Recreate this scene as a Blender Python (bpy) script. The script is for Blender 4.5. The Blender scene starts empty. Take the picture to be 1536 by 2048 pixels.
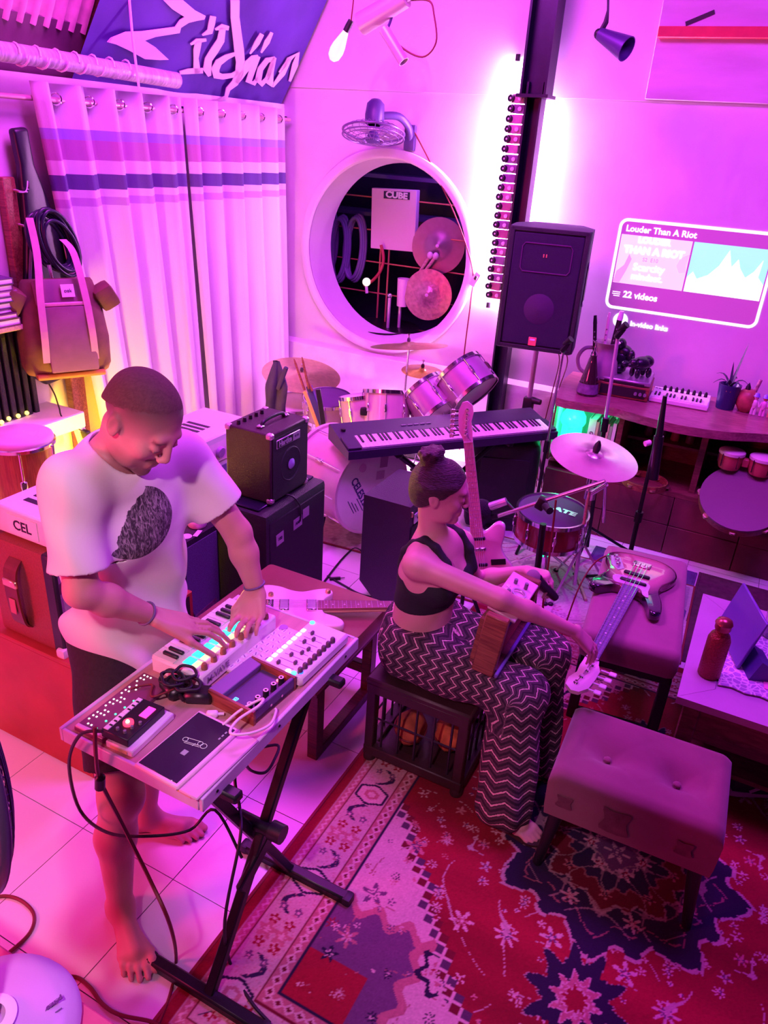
import bpy, bmesh, math, random
import numpy as np
from mathutils import Vector as V, Matrix, Euler

R = math.radians
random.seed(7)
S = bpy.context.scene
COL = S.collection

# ------------------------------------------------------------------ camera
cam = bpy.data.objects.new('camera', bpy.data.cameras.new('camera'))
COL.objects.link(cam)
cam.matrix_world = Matrix(((0.886594, -0.252256, 0.387708, 0.0), (0.458521, 0.368933, -0.808485, 0.0), (0.060907, 0.894570, 0.442758, 2.2), (0, 0, 0, 1)))
cam.data.sensor_fit = 'VERTICAL'
cam.data.sensor_height = 36.0
cam.data.sensor_width = 27.0
cam.data.lens = 26.525
cam.data.clip_start = 0.05
S.camera = cam

# ------------------------------------------------------------------ world, exposure
w = bpy.data.worlds.new('room_glow')
w.use_nodes = True
w.node_tree.nodes['Background'].inputs[0].default_value = (0.62, 0.06, 0.80, 1)
w.node_tree.nodes['Background'].inputs[1].default_value = 0.045
S.world = w
S.view_settings.view_transform = 'Standard'
S.view_settings.look = 'None'
S.view_settings.exposure = 0.16
S.view_settings.gamma = 1.0
S.view_settings.use_curve_mapping = False
S.cycles.use_denoising = True
S.cycles.max_bounces = 6
S.cycles.sample_clamp_indirect = 6.0

# ------------------------------------------------------------------ unseen room lights, with an added spot on the woman
def lamp(name, kind, loc, col, power, size=.3, aim=None, spot=60, blend=.5):
    d = bpy.data.lights.new(name, kind)
    d.color = col
    d.energy = power
    if kind == 'AREA':
        d.size = size
    else:
        d.shadow_soft_size = size
    if kind == 'SPOT':
        d.spot_size = R(spot)
        d.spot_blend = blend
    o = bpy.data.objects.new(name, d)
    COL.objects.link(o)
    o.location = loc
    if aim:
        o.rotation_euler = (V(aim) - V(loc)).to_track_quat('-Z', 'Y').to_euler()
    return o

lamp('ceiling_wash', 'AREA', (0.2, 3.0, 3.9), (0.52, 0.05, 1.0), 120, 1.2, (-.3, 2.9, 0))
lamp('back_wash', 'AREA', (-2.2, 3.0, 3.7), (0.84, 0.075, 1.0), 112, 1.2, (-2.6, 3.9, .4))
lamp('red_wash', 'AREA', (-2.9, -.7, 1.7), (1.0, 0.035, 0.17), 62, .6, (-1.3, 1.7, .6))
lamp('pink_fill_spot', 'SPOT', (-.9, -.6, 2.5), (1.0, 0.06, 0.50), 48, .12, (-.68, 2.15, .75), 27, .7)  # added fill with no visible source, brightens the seated woman
lamp('front_spot', 'SPOT', (-.5, -.35, 2.75), (1.0, 0.50, 0.80), 130, .05, (-1.25, 1.1, .5), 56, .45)

# ------------------------------------------------------------------ helpers
def mat(name, col, rough=.55, metal=0., emit=None, es=0., var=0., scale=18., bump=0., alpha=1., trans=0., sheen=0., stretch=None, coat=0.):
    m = bpy.data.materials.new(name)
    m.use_nodes = True
    nt = m.node_tree
    b = nt.nodes['Principled BSDF']
    b.inputs['Base Color'].default_value = (*col, 1)
    b.inputs['Roughness'].default_value = rough
    b.inputs['Metallic'].default_value = metal
    b.inputs['Alpha'].default_value = alpha
    b.inputs['Transmission Weight'].default_value = trans
    b.inputs['Sheen Weight'].default_value = sheen
    b.inputs['Coat Weight'].default_value = coat
    if emit:
        b.inputs['Emission Color'].default_value = (*emit, 1)
        b.inputs['Emission Strength'].default_value = es
    tc = nt.nodes.new('ShaderNodeTexCoord')
    no = nt.nodes.new('ShaderNodeTexNoise')
    no.inputs['Scale'].default_value = scale
    no.inputs['Detail'].default_value = 5
    src = tc.outputs['Object']
    if stretch:
        mp = nt.nodes.new('ShaderNodeMapping')
        mp.inputs['Scale'].default_value = stretch
        nt.links.new(src, mp.inputs[0])
        src = mp.outputs[0]
    nt.links.new(src, no.inputs['Vector'])
    if var:
        rp = nt.nodes.new('ShaderNodeValToRGB')
        rp.color_ramp.elements[0].position = .3
        rp.color_ramp.elements[1].position = .72
        rp.color_ramp.elements[0].color = (*[c * (1 - var) for c in col], 1)
        rp.color_ramp.elements[1].color = (*[min(1, c * (1 + var * .4)) for c in col], 1)
        nt.links.new(no.outputs[0], rp.inputs[0])
        nt.links.new(rp.outputs[0], b.inputs['Base Color'])
    if bump:
        bp = nt.nodes.new('ShaderNodeBump')
        bp.inputs['Strength'].default_value = bump
        bp.inputs['Distance'].default_value = .01
        nt.links.new(no.outputs[0], bp.inputs['Height'])
        nt.links.new(bp.outputs[0], b.inputs['Normal'])
    return m

def attr_mat(name, rough=.6, attr='col', bump=0., bscale=300., sheen=0., spec=.5):
    m = mat(name, (.5, .5, .5), rough, bump=bump, scale=bscale, sheen=sheen)
    nt = m.node_tree
    b = nt.nodes['Principled BSDF']
    b.inputs['Specular IOR Level'].default_value = spec
    a = nt.nodes.new('ShaderNodeVertexColor')
    a.layer_name = attr
    nt.links.new(a.outputs[0], b.inputs['Base Color'])
    return m

def wood(name, c1, c2, rough=.45, scale=(1, 14, 14), coat=0.):
    m = mat(name, c1, rough, var=.0, bump=.08, scale=6, stretch=scale, coat=coat)
    nt = m.node_tree
    b = nt.nodes['Principled BSDF']
    no = [n for n in nt.nodes if n.type == 'TEX_NOISE'][0]
    no.inputs['Distortion'].default_value = 1.2
    rp = nt.nodes.new('ShaderNodeValToRGB')
    rp.color_ramp.elements[0].color = (*c2, 1)
    rp.color_ramp.elements[1].color = (*c1, 1)
    rp.color_ramp.elements[0].position = .38
    rp.color_ramp.elements[1].position = .62
    nt.links.new(no.outputs[0], rp.inputs[0])
    nt.links.new(rp.outputs[0], b.inputs['Base Color'])
    return m

INV = {}
def thing(name, label, cat, loc=(0, 0, 0), rot=0, group=None, parent=None):
    o = bpy.data.objects.new(name, None)
    o.empty_display_size = .05
    COL.objects.link(o)
    e = Euler(rot) if isinstance(rot, (tuple, list)) else Euler((0, 0, rot))
    o.location = loc
    o.rotation_euler = e
    INV[o.name] = (Matrix.Translation(loc) @ e.to_matrix().to_4x4()).inverted()
    return tag(o, label, cat, group)

def tag(o, label=None, cat=None, group=None, kind=None):
    for k, v in (('label', label), ('category', cat), ('group', group), ('kind', kind)):
        if v:
            o[k] = v
    return o

def link(name, me, m=None, parent=None, smooth=None):
    o = bpy.data.objects.new(name, me)
    COL.objects.link(o)
    if m is not None:
        for x in (m if isinstance(m, (list, tuple)) else [m]):
            me.materials.append(x)
    if smooth is not None:
        me.shade_smooth()
        if smooth < 3:
            me.set_sharp_from_angle(angle=smooth)
    if parent is not None:
        o.parent = parent
    return o

def basis(z, x=None):
    z = V(z).normalized()
    h = V(x) if x is not None else (V((0, 0, 1)) if abs(z.z) < .9 else V((1, 0, 0)))
    x = (h - z * h.dot(z)).normalized()
    y = z.cross(x)
    return Matrix((x, y, z)).transposed()

def TR(loc, rot=(0, 0, 0), sc=1):
    return Matrix.Translation(loc) @ Euler(rot).to_matrix().to_4x4() @ Matrix.Scale(sc, 4)

def frame(o, z, x=None):
    return Matrix.Translation(o) @ basis(z, x).to_4x4()

class B:
    """collects shapes, then links them as ONE mesh object"""
    def __init__(s):
        s.v, s.f, s.mi, s.k = [], [], [], 0
    def add(s, vs, fs, M=None):
        o = len(s.v)
        s.v += [tuple(M @ V(p)) for p in vs] if M is not None else [tuple(p) for p in vs]
        s.f += [tuple(i + o for i in f) for f in fs]
        s.mi += [s.k] * len(fs)
        return s
    def box(s, c, d, rot=(0, 0, 0), bev=0, M=None):
        hx, hy, hz = d[0] / 2, d[1] / 2, d[2] / 2
        T = TR(c, rot)
        if M is not None:
            T = M @ T
        if not bev:
            vs = [(x * hx, y * hy, z * hz) for x in (-1, 1) for y in (-1, 1) for z in (-1, 1)]
            return s.add(vs, [(0, 1, 3, 2), (4, 6, 7, 5), (0, 4, 5, 1), (2, 3, 7, 6), (0, 2, 6, 4), (1, 5, 7, 3)], T)
        bev = min(bev, hx * .98, hy * .98, hz * .98)
        bm = bmesh.new()
        bmesh.ops.create_cube(bm, size=1)
        for v in bm.verts:
            v.co = V((v.co.x * d[0], v.co.y * d[1], v.co.z * d[2]))
        bmesh.ops.bevel(bm, geom=bm.edges[:], offset=bev, segments=2 if bev > .008 else 1, profile=.6, affect='EDGES')
        bm.verts.index_update()
        s.add([v.co[:] for v in bm.verts], [[v.index for v in f.verts] for f in bm.faces], T)
        bm.free()
        return s
    def tube(s, pts, r, n=8, M=None, closed=False):
        pts = [V(p) for p in pts]
        rs = r if isinstance(r, (list, tuple)) else [r] * len(pts)
        vs, fs = [], []
        N = len(pts)
        t0 = (pts[1] - pts[0]).normalized()
        x = basis(t0).col[0]
        for i, p in enumerate(pts):
            if closed:
                t = (pts[(i + 1) % N] - pts[i - 1]).normalized()
            else:
                t = (pts[min(i + 1, N - 1)] - pts[max(i - 1, 0)]).normalized()
            x = (x - t * x.dot(t)).normalized()
            y = t.cross(x)
            for j in range(n):
                a = 2 * math.pi * j / n
                vs.append(p + (x * math.cos(a) + y * math.sin(a)) * rs[i])
        for i in range(N if closed else N - 1):
            for j in range(n):
                k = (j + 1) % n
                i2 = (i + 1) % N
                fs.append((i * n + j, i * n + k, i2 * n + k, i2 * n + j))
        if not closed:
            fs += [tuple(range(n))[::-1], tuple((N - 1) * n + j for j in range(n))]
        return s.add(vs, fs, M)
    def lathe(s, prof, M=None, n=24, caps=True, sx=1, sy=1):
        vs, fs = [], []
        for r, z in prof:
            for j in range(n):
                a = 2 * math.pi * j / n
                vs.append((r * math.cos(a) * sx, r * math.sin(a) * sy, z))
        for i in range(len(prof) - 1):
            for j in range(n):
                k = (j + 1) % n
                fs.append((i * n + j, i * n + k, (i + 1) * n + k, (i + 1) * n + j))
        if caps:
            fs += [tuple(range(n))[::-1], tuple((len(prof) - 1) * n + j for j in range(n))]
        return s.add(vs, fs, M)
    def cyl(s, a, b, r, r2=None, n=16):
        return s.tube([a, b], [r, r if r2 is None else r2], n)
    def sph(s, c, r, n=12, M=None):
        r = (r, r, r) if not isinstance(r, (tuple, list)) else r
        m = n // 2 + 1
        prof = [(max(1e-5, math.sin(math.pi * i / m)), -math.cos(math.pi * i / m)) for i in range(m + 1)]
        T = Matrix.Translation(c) @ Matrix.Diagonal((*r, 1))
        return s.lathe(prof, (M @ T) if M is not None else T, n)
    def prism(s, poly, z0, z1, M=None):
        n = len(poly)
        vs = [(*p, z0) for p in poly] + [(*p, z1) for p in poly]
        fs = [tuple(range(n))[::-1], tuple(range(n, 2 * n))] + [(i, (i + 1) % n, n + (i + 1) % n, n + i) for i in range(n)]
        return s.add(vs, fs, M)
    def grid(s, fn, nu, nv):
        vs = [fn(i / nu, j / nv) for i in range(nu + 1) for j in range(nv + 1)]
        fs = [(i * (nv + 1) + j, (i + 1) * (nv + 1) + j, (i + 1) * (nv + 1) + j + 1, i * (nv + 1) + j + 1) for i in range(nu) for j in range(nv)]
        return s.add(vs, fs)
    def build(s, name, m, parent=None, smooth=.7, W=False, fix=True):
        vs = s.v
        if W and parent is not None:
            I = INV[parent.name]
            vs = [tuple(I @ V(p)) for p in vs]
        me = bpy.data.meshes.new(name)
        me.from_pydata(vs, [], s.f)
        if any(s.mi):
            me.polygons.foreach_set('material_index', s.mi)
        if fix:
            bm = bmesh.new()
            bm.from_mesh(me)
            bmesh.ops.recalc_face_normals(bm, faces=bm.faces[:])
            bm.to_mesh(me)
            bm.free()
        return link(name, me, m, parent, smooth)

def text(name, s, size, M, m, parent=None, ext=.0006, bold=0., align='CENTER', shear=0., sx=1.):
    cu = bpy.data.curves.new(name, 'FONT')
    cu.body, cu.size, cu.extrude, cu.offset, cu.shear = s, size, ext, bold, shear
    cu.align_x, cu.align_y = align, 'CENTER'
    cu.resolution_u = 3
    t = bpy.data.objects.new('tmp', cu)
    COL.objects.link(t)
    dg = bpy.context.evaluated_depsgraph_get()
    me = bpy.data.meshes.new_from_object(t.evaluated_get(dg))
    bpy.data.objects.remove(t)
    me.transform(M @ Matrix.Diagonal((sx, 1, 1, 1)))
    me.materials.clear()
    me.name = name
    return link(name, me, m, parent)

def kids(o):
    return [c for c in COL.objects if c.parent == o]

def copy_tree(o, loc=None, rot=None, parent=None, label=None):
    c = o.copy()
    COL.objects.link(c)
    if parent is not None:
        c.parent = parent
    for ch in kids(o):
        copy_tree(ch, parent=c)
    if loc is not None:
        c.location = loc
    if rot is not None:
        c.rotation_euler = rot if isinstance(rot, (tuple, list)) else (0, 0, rot)
    if label:
        c['label'] = label
    return c

def spline(pts, k=6, closed=False):
    pts = [V(p) for p in pts]
    n = len(pts)
    out = []
    for i in range(n if closed else n - 1):
        if closed:
            a, b, c, d = pts[i - 1], pts[i], pts[(i + 1) % n], pts[(i + 2) % n]
        else:
            a, b, c, d = pts[max(i - 1, 0)], pts[i], pts[i + 1], pts[min(i + 2, n - 1)]
        for j in range(k):
            t = j / k
            out.append(.5 * ((2 * b) + (c - a) * t + (2 * a - 5 * b + 4 * c - d) * t * t + (3 * b - a - 3 * c + d) * t ** 3))
    if not closed:
        out.append(pts[-1])
    return out

def cable(name, label, pts, r, m, cat='cable', k=6, n=6):
    o = B().tube(spline(pts, k), r, n).build(name, m)
    return tag(o, label, cat)

# ------------------------------------------------------------------ shared materials
M_plaster = mat('plaster', (.74, .66, .72), .85, var=.10, scale=3.0, bump=.35)
M_plaster2 = mat('rough_plaster', (.80, .72, .78), .9, var=.12, scale=9.0, bump=.9)
M_tile = mat('glazed_tile', (.80, .74, .78), .28, var=.05, scale=2.0)
M_grout = mat('grout', (.30, .22, .26), .9, var=.1)
M_black = mat('black_plastic', (.014, .012, .018), .42, var=.15, scale=40)
M_tolex = mat('black_vinyl', (.016, .014, .022), .5, bump=.5, scale=260, var=.2)
M_grille = mat('black_grille', (.012, .011, .017), .75, bump=.6, scale=420, var=.3)
M_metal = mat('black_metal', (.012, .011, .014), .38, metal=.3)
M_chrome = mat('chrome', (.78, .76, .80), .14, metal=1.)
M_brass = mat('brass', (.80, .62, .34), .28, metal=.9, var=.15, scale=30, stretch=(1, 1, 1))
M_white = mat('white_plastic', (.80, .76, .78), .4, var=.03)
M_ivory = mat('ivory_keys', (.78, .74, .76), .3)
M_grey = mat('grey_plastic', (.20, .18, .22), .45, var=.1)
M_pink = mat('pale_pink_paint', (.80, .60, .70), .35, var=.05)
M_dwood = wood('dark_wood', (.10, .026, .018), (.045, .012, .01), .4)
M_mwood = wood('brown_wood', (.30, .10, .055), (.16, .045, .025), .4)
M_lwood = wood('pale_wood', (.62, .42, .34), (.48, .30, .24), .5)
M_paper = mat('paper', (.82, .78, .80), .8)
M_ink = mat('ink', (.02, .015, .05), .7)
M_silver = mat('silver_print', (.7, .68, .74), .3, metal=.6)
M_cable = mat('black_rubber', (.012, .010, .016), .5)
M_redcable = mat('dark_red_rubber', (.16, .012, .02), .45)
M_whitecable = mat('white_rubber', (.82, .70, .74), .5)

# ------------------------------------------------------------------ the room
fl = B().box((-1.0, 2.3, -.055), (6.4, 7.0, .09)).build('floor', M_grout)
tag(fl, kind='structure')
tl = B()
h, c = .1985, .002
tl.add([(x * (h - (c if z else 0)), y * (h - (c if z else 0)), z) for z in (-.012, -.002, 0) for x, y in ((-1, -1), (1, -1), (1, 1), (-1, 1))],
       [(0, 1, 5, 4), (1, 2, 6, 5), (2, 3, 7, 6), (3, 0, 4, 7), (4, 5, 9, 8), (5, 6, 10, 9), (6, 7, 11, 10), (7, 4, 8, 11), (8, 9, 10, 11)])
t0 = tl.build('tile', M_tile, fl, smooth=None)
first = True
for i in range(13):
    for j in range(14):
        o = t0 if first else bpy.data.objects.new('tile', t0.data)
        if not first:
            COL.objects.link(o)
            o.parent = fl
        first = False
        o.location = (-3.46 + .4 * i, .23 + .4 * j - .4, random.uniform(-.0006, .0004))

# back wall with the round opening
WY = 5.2
WC, WR = (-2.63, 1.43), .655
def wall_ring(nm, x0, x1, z0, z1, ya, yb, m, ra, rb):
    b = B()
    cx, cz = WC
    angs = sorted([2 * math.pi * i / 72 for i in range(72)] + [math.atan2(z - cz, x - cx) % (2 * math.pi) for x in (x0, x1) for z in (z0, z1)])
    def out(a):
        dx, dz = math.cos(a), math.sin(a)
        t = min(((x1 if dx > 0 else x0) - cx) / dx if abs(dx) > 1e-9 else 1e9, ((z1 if dz > 0 else z0) - cz) / dz if abs(dz) > 1e-9 else 1e9)
        return cx + dx * t, cz + dz * t
    n = len(angs)
    rows = []
    for a in angs:
        ox, oz = out(a)
        rows.append([(ox, ya, oz), (cx + ra * math.cos(a), ya, cz + ra * math.sin(a)), (cx + rb * math.cos(a), yb, cz + rb * math.sin(a)), (ox, yb, oz)])
    vs = [p for r in rows for p in r]
    fs = [(i * 4 + k, ((i + 1) % n) * 4 + k, ((i + 1) % n) * 4 + (k + 1) % 4, i * 4 + (k + 1) % 4) for i in range(n) for k in range(4)]
    b.add(vs, fs)
    return tag(b.build(nm, m, smooth=.5), kind='structure')
wall_ring('wall_back', -3.75, 2.2, -.05, 2.49, WY, WY + .26, M_plaster, WR, WR - .035)
# plaster collar around the opening
rim = B()
rim.lathe([(.655, 0), (.700, 0), (.722, .012), (.712, .032), (.685, .040), (.660, .036), (.648, .02)], frame((WC[0], WY + .002, WC[1]), (0, -1, 0)), 72, caps=False)
tag(rim.build('trim_1', M_plaster), kind='structure')
# lower dado, a hand's breadth proud, with a sloped top
dado = B()
dado.prism([(WY - .001, -.01), (WY - .055, -.01), (WY - .058, .60), (WY - .05, .672), (WY - .001, .70)], -3.51, 2.2, Matrix(((0, 0, 1, 0), (1, 0, 0, 0), (0, 1, 0, 0), (0, 0, 0, 1))))
tag(dado.build('trim_2', M_plaster2), kind='structure')
# upper gable sheet above the joint, and the plywood sheet on the right
tag(B().box((-1.1, WY + .03, 3.4), (6.6, .08, 1.82)).build('trim_3', M_plaster), kind='structure')
M_ply = mat('painted_board', (.66, .52, .62), .7, var=.18, scale=2.2, bump=.12, stretch=(1, 1, 5))
tag(B().box((.23, WY - .022, 3.2), (2.40, .02, 1.40), bev=.003).build('trim_4', M_ply), kind='structure')
tag(B().box((.35, WY - .055, 2.83), (2.62, .045, .055), bev=.004).build('trim_5', mat('red_batten', (.65, .035, .06), .5, var=.15)), kind='structure')
# left wall
tag(B().box((-3.58, 2.3, 1.165), (.12, 7.0, 2.43)).build('wall_left', M_plaster), kind='structure')
# steep roof slope rising from the left wall: rafters carry the corrugated sheet
SL = Matrix(((0, .51, -.86, -3.56), (1, 0, 0, 0), (0, .86, .51, 2.36), (0, 0, 0, 1)))  # local x along wall, y up the slope, z = outward (up-left)
roof = thing('ceiling', None, None)
tag(roof, kind='structure')
b = B()
n = 66
vs = []
for j, v in enumerate((.21, 2.6)):
    for i in range(n * 4 + 1):
        u = -1.2 + i * .1 / 4 * .78
        vs.append((u, v, .11 + .018 * math.sin(2 * math.pi * i / 4 / 1.0)))
N = n * 4 + 1
b.add(vs, [(i, i + 1, N + i + 1, N + i) for i in range(N - 1)], SL)
b.build('roofing', mat('corrugated_sheet', (.80, .40, .52), .5, var=.2, scale=14), roof, smooth=3)
B().box((1.9, .10, .13), (6.8, .30, .04), M=SL).build('eave_board', mat('dark_eave_board', (.16, .06, .12), .8, var=.3, scale=6), roof)  # dark mottled board along the eave
B().box((3.45, 1.3, .065), (.10, 2.6, .11), M=SL).build('rafter', M_dwood, roof)
# small store room seen through the round opening
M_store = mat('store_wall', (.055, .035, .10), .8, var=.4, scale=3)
st = B()
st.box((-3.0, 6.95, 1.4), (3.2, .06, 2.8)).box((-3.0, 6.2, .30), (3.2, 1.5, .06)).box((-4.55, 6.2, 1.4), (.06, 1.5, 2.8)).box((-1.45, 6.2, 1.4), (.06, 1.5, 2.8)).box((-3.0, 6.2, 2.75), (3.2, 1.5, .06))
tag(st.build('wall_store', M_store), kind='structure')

# steel post: upper I-section, then a narrower channel down to the floor
M_steel = mat('painted_steel', (.020, .014, .045), .35, metal=.4, var=.3, scale=7)
post = thing('steel_post', 'black steel roof post standing against the back wall beside the loudspeaker', 'post', (-1.60, 5.07, 0))
b = B()
for dx in (-.075, .075):
    b.box((dx, 0, 3.3), (.014, .15, 1.62))
b.box((0, 0, 3.3), (.15, .012, 1.62))
b.build('upper_beam', M_steel, post)
b = B()
b.box((-.045, .01, 1.28), (.012, .10, 2.56)).box((.045, .01, 1.28), (.012, .10, 2.56)).box((0, .055, 1.28), (.10, .012, 2.56))
b.build('lower_channel', M_steel, post)
B().box((0, 0, 2.485), (.20, .17, .018)).build('joint_plate', M_steel, post)
B().box((0, 0, .01), (.2, .12, .02)).build('foot_plate', M_steel, post)

# ------------------------------------------------------------------ left wall: banner, curtains, bags
LETTERS = [('p',[(3.689,0.515),(3.832,0.54),(3.951,0.505),(4.047,0.491),(4.046,0.471),(3.99,0.455),(3.932,0.435),(3.886,0.401),(3.89,0.372),(3.856,0.363),(3.72,0.327),(3.65,0.297),(3.746,0.272),(3.877,0.219),(3.808,0.209),(3.693,0.201),(3.556,0.233),(3.461,0.251),(3.397,0.255),(3.412,0.278),(3.499,0.322),(3.61,0.341),(3.722,0.369),(3.838,0.398),(3.856,0.438),(3.885,0.459),(3.774,0.483)]),('s',[(4.014,0.32),(4.06,0.338),(4.129,0.358),(4.002,0.328),(4.036,0.361),(4.119,0.373)]),('s',[(4.038,0.353),(4.046,0.298),(4.074,0.25),(4.106,0.186),(4.129,0.162),(4.09,0.353),(4.105,0.3),(4.115,0.255),(4.163,0.196),(4.178,0.173)]),('s',[(4.008,0.146),(4.081,0.156),(4.202,0.173),(3.994,0.165),(4.061,0.187),(4.182,0.204)]),('s',[(4.083,0.498),(4.091,0.455),(4.102,0.422),(4.071,0.39),(4.135,0.5),(4.148,0.456),(4.154,0.406),(4.081,0.383)]),('s',[(4.172,0.428),(4.228,0.439),(4.283,0.445),(4.161,0.437),(4.205,0.47),(4.277,0.467)]),('s',[(4.198,0.45),(4.214,0.382),(4.19,0.327),(4.169,0.262),(4.189,0.195),(4.26,0.157),(4.252,0.453),(4.285,0.376),(4.265,0.309),(4.24,0.253),(4.259,0.206),(4.283,0.168)]),('s',[(4.419,0.331),(4.34,0.305),(4.273,0.264),(4.259,0.208),(4.316,0.154),(4.404,0.154),(4.495,0.175),(4.555,0.202),(4.441,0.314),(4.381,0.28),(4.337,0.24),(4.337,0.209),(4.347,0.192),(4.384,0.187),(4.465,0.201),(4.511,0.23)]),('s',[(4.204,0.604),(4.26,0.515),(4.333,0.428),(4.407,0.338),(4.467,0.271),(4.501,0.202),(4.499,0.155),(4.467,0.105),(4.487,0.051),(4.421,0.024),(4.304,0.009),(4.28,0.618),(4.335,0.53),(4.41,0.446),(4.492,0.356),(4.551,0.281),(4.587,0.197),(4.572,0.133),(4.518,0.092),(4.523,0.038),(4.446,-0.001),(4.322,-0.017)]),('s',[(4.572,0.255),(4.631,0.308),(4.668,0.326),(4.534,0.271),(4.59,0.329),(4.651,0.341)]),('s',[(4.592,0.313),(4.558,0.248),(4.532,0.182),(4.518,0.153),(4.646,0.299),(4.621,0.232),(4.588,0.165),(4.568,0.136)]),('s',[(4.583,0.472),(4.565,0.413),(4.562,0.339),(4.631,0.465),(4.622,0.403),(4.576,0.336)]),('s',[(4.682,0.493),(4.66,0.434),(4.668,0.359),(4.715,0.489),(4.719,0.426),(4.683,0.356)]),('s',[(4.634,0.336),(4.625,0.251),(4.637,0.161),(4.752,0.145),(4.765,0.198),(4.685,0.33),(4.691,0.244),(4.699,0.171),(4.715,0.171),(4.734,0.205)]),('s',[(4.833,0.352),(4.741,0.331),(4.702,0.261),(4.729,0.179),(4.833,0.144),(4.875,0.198),(4.865,0.312),(4.857,0.332),(4.794,0.307),(4.769,0.251),(4.795,0.189),(4.8,0.178),(4.826,0.207),(4.818,0.316)]),('s',[(4.813,0.346),(4.82,0.25),(4.866,0.171),(4.948,0.152),(4.856,0.345),(4.892,0.25),(4.934,0.186),(4.959,0.166)]),('s',[(4.973,0.364),(4.965,0.262),(4.934,0.16),(5.029,0.357),(5.031,0.249),(4.963,0.152)]),('s',[(4.969,0.253),(5.028,0.349),(5.057,0.389),(5.06,0.326),(5.104,0.21),(4.944,0.259),(4.981,0.363),(5.082,0.415),(5.135,0.322),(5.132,0.208)])]
M_banner = mat('banner_cloth', (.085, .030, .30), .8, var=.35, scale=2.5, bump=.15)
M_bletter = mat('banner_print', (.74, .50, .66), .8)
ban = thing('banner', 'purple cloth banner with big pale script lettering hung under the roof slope', 'banner', (-3.52, 4.2, 2.36))
b = B()
def bf(u, v):
    uu = 3.26 + .12 * v + (1.90 - .12 * v) * u
    return SL @ V((uu, -.03 + 1.25 * v, -.022 - .010 * math.sin(uu * 5 + v * 3) * (1 - v * .5) + .004))
b.grid(bf, 40, 16)
b.build('banner_cloth', M_banner, ban, 3, W=True)
for kind, q in LETTERS:
    b = B()
    z0, z1 = -.040, -.036
    if kind == 'p':
        b.prism(q, z0, z1, SL)
    else:
        n = len(q) // 2
        vs = [(*p, z) for z in (z0, z1) for p in q]
        fs = []
        for i in range(n - 1):
            fs += [(i, i + 1, n + i + 1, n + i), (2 * n + i, 3 * n + i, 3 * n + i + 1, 2 * n + i + 1)]
        b.add(vs, fs, SL)
    b.build('letter_stroke', M_bletter, ban, None, W=True)

# plastic-wrapped pipe hanging under the eave
M_wrap = mat('clear_wrap_on_pipe', (.55, .42, .60), .18, var=.45, scale=12, bump=.4, stretch=(1, 6, 1))
tu = thing('wrapped_pipe', 'long pipe wrapped in clear plastic slung under the eave over the curtains', 'pipe', (-3.36, 3.2, 2.45))
B().tube([(-3.38, 1.9, 2.45), (-3.37, 3.0, 2.445), (-3.35, 3.86, 2.425)], .042, 16).build('pipe', M_wrap, tu, .8, W=True)
b = B()
for i in range(7):
    y = 2.78 + i * .115
    b = B()
    b.tube([(-3.365 + .046 * math.cos(a), y + .05 * a / 6.28, 2.443 + .046 * math.sin(a)) for a in [k * math.pi / 6 for k in range(13)]], .005, 6)
    b.build('wrapping_cord', M_whitecable, tu, .8, W=True)
b = B().tube([(-3.30, 3.50, 2.36), (-3.31, 3.49, 2.6), (-3.30, 3.47, 3.1)], .007, 6)
b.build('hanging_cord', M_pink, tu, .8, W=True)

# curtain rod and the two eyelet curtains
rod = thing('curtain_rod', 'thin metal curtain rod along the left wall above the striped curtains', 'curtain rod', (-3.44, 4.0, 2.275))
B().tube([(-3.44, 2.2, 2.27), (-3.44, 5.15, 2.28)], .0125, 12).build('rod', mat('rod_paint', (.62, .34, .42), .3, metal=.4), rod, .8, W=True)
for y in (2.4, 4.02, 5.12):
    B().box((-3.49, y, 2.285), (.09, .02, .03), bev=.003).build('bracket', M_steel, rod, W=True)

def curtain_mat():
    m = mat('striped_curtain', (.60, .49, .60), .85, bump=.12, scale=60, stretch=(1, 8, 1))
    nt = m.node_tree
    N, L = nt.nodes, nt.links
    b = N['Principled BSDF']
    tc = [n for n in N if n.type == 'TEX_COORD'][0]
    sp = N.new('ShaderNodeSeparateXYZ')
    L.new(tc.outputs['Object'], sp.inputs[0])
    mr = N.new('ShaderNodeMapRange')
    mr.inputs['From Min'].default_value, mr.inputs['From Max'].default_value = -.6, 0.0
    L.new(sp.outputs['Z'], mr.inputs['Value'])
    rp = N.new('ShaderNodeValToRGB')
    cr = rp.color_ramp
    cr.interpolation = 'CONSTANT'
    base, blue, mauve, deep = (.60, .49, .60, 1), (.16, .12, .50, 1), (.38, .15, .36, 1), (.085, .045, .20, 1)
    stops = [(0, base), ((1.775 - 1.7) / .6, (.44, .24, .50, 1)), ((1.815 - 1.7) / .6, base), ((1.855 - 1.7) / .6, deep), ((1.93 - 1.7) / .6, base), ((2.0 - 1.7) / .6, mauve), ((2.095 - 1.7) / .6, (.30, .20, .55, 1)), ((2.145 - 1.7) / .6, base)]
    cr.elements[0].color = base
    cr.elements[1].position, cr.elements[1].color = stops[1]
    for p, c in stops[2:]:
        e = cr.elements.new(p)
        e.color = c
    L.new(mr.outputs[0], rp.inputs[0])
    L.new(rp.outputs[0], b.inputs['Base Color'])
    return m
M_curt = curtain_mat()
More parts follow.
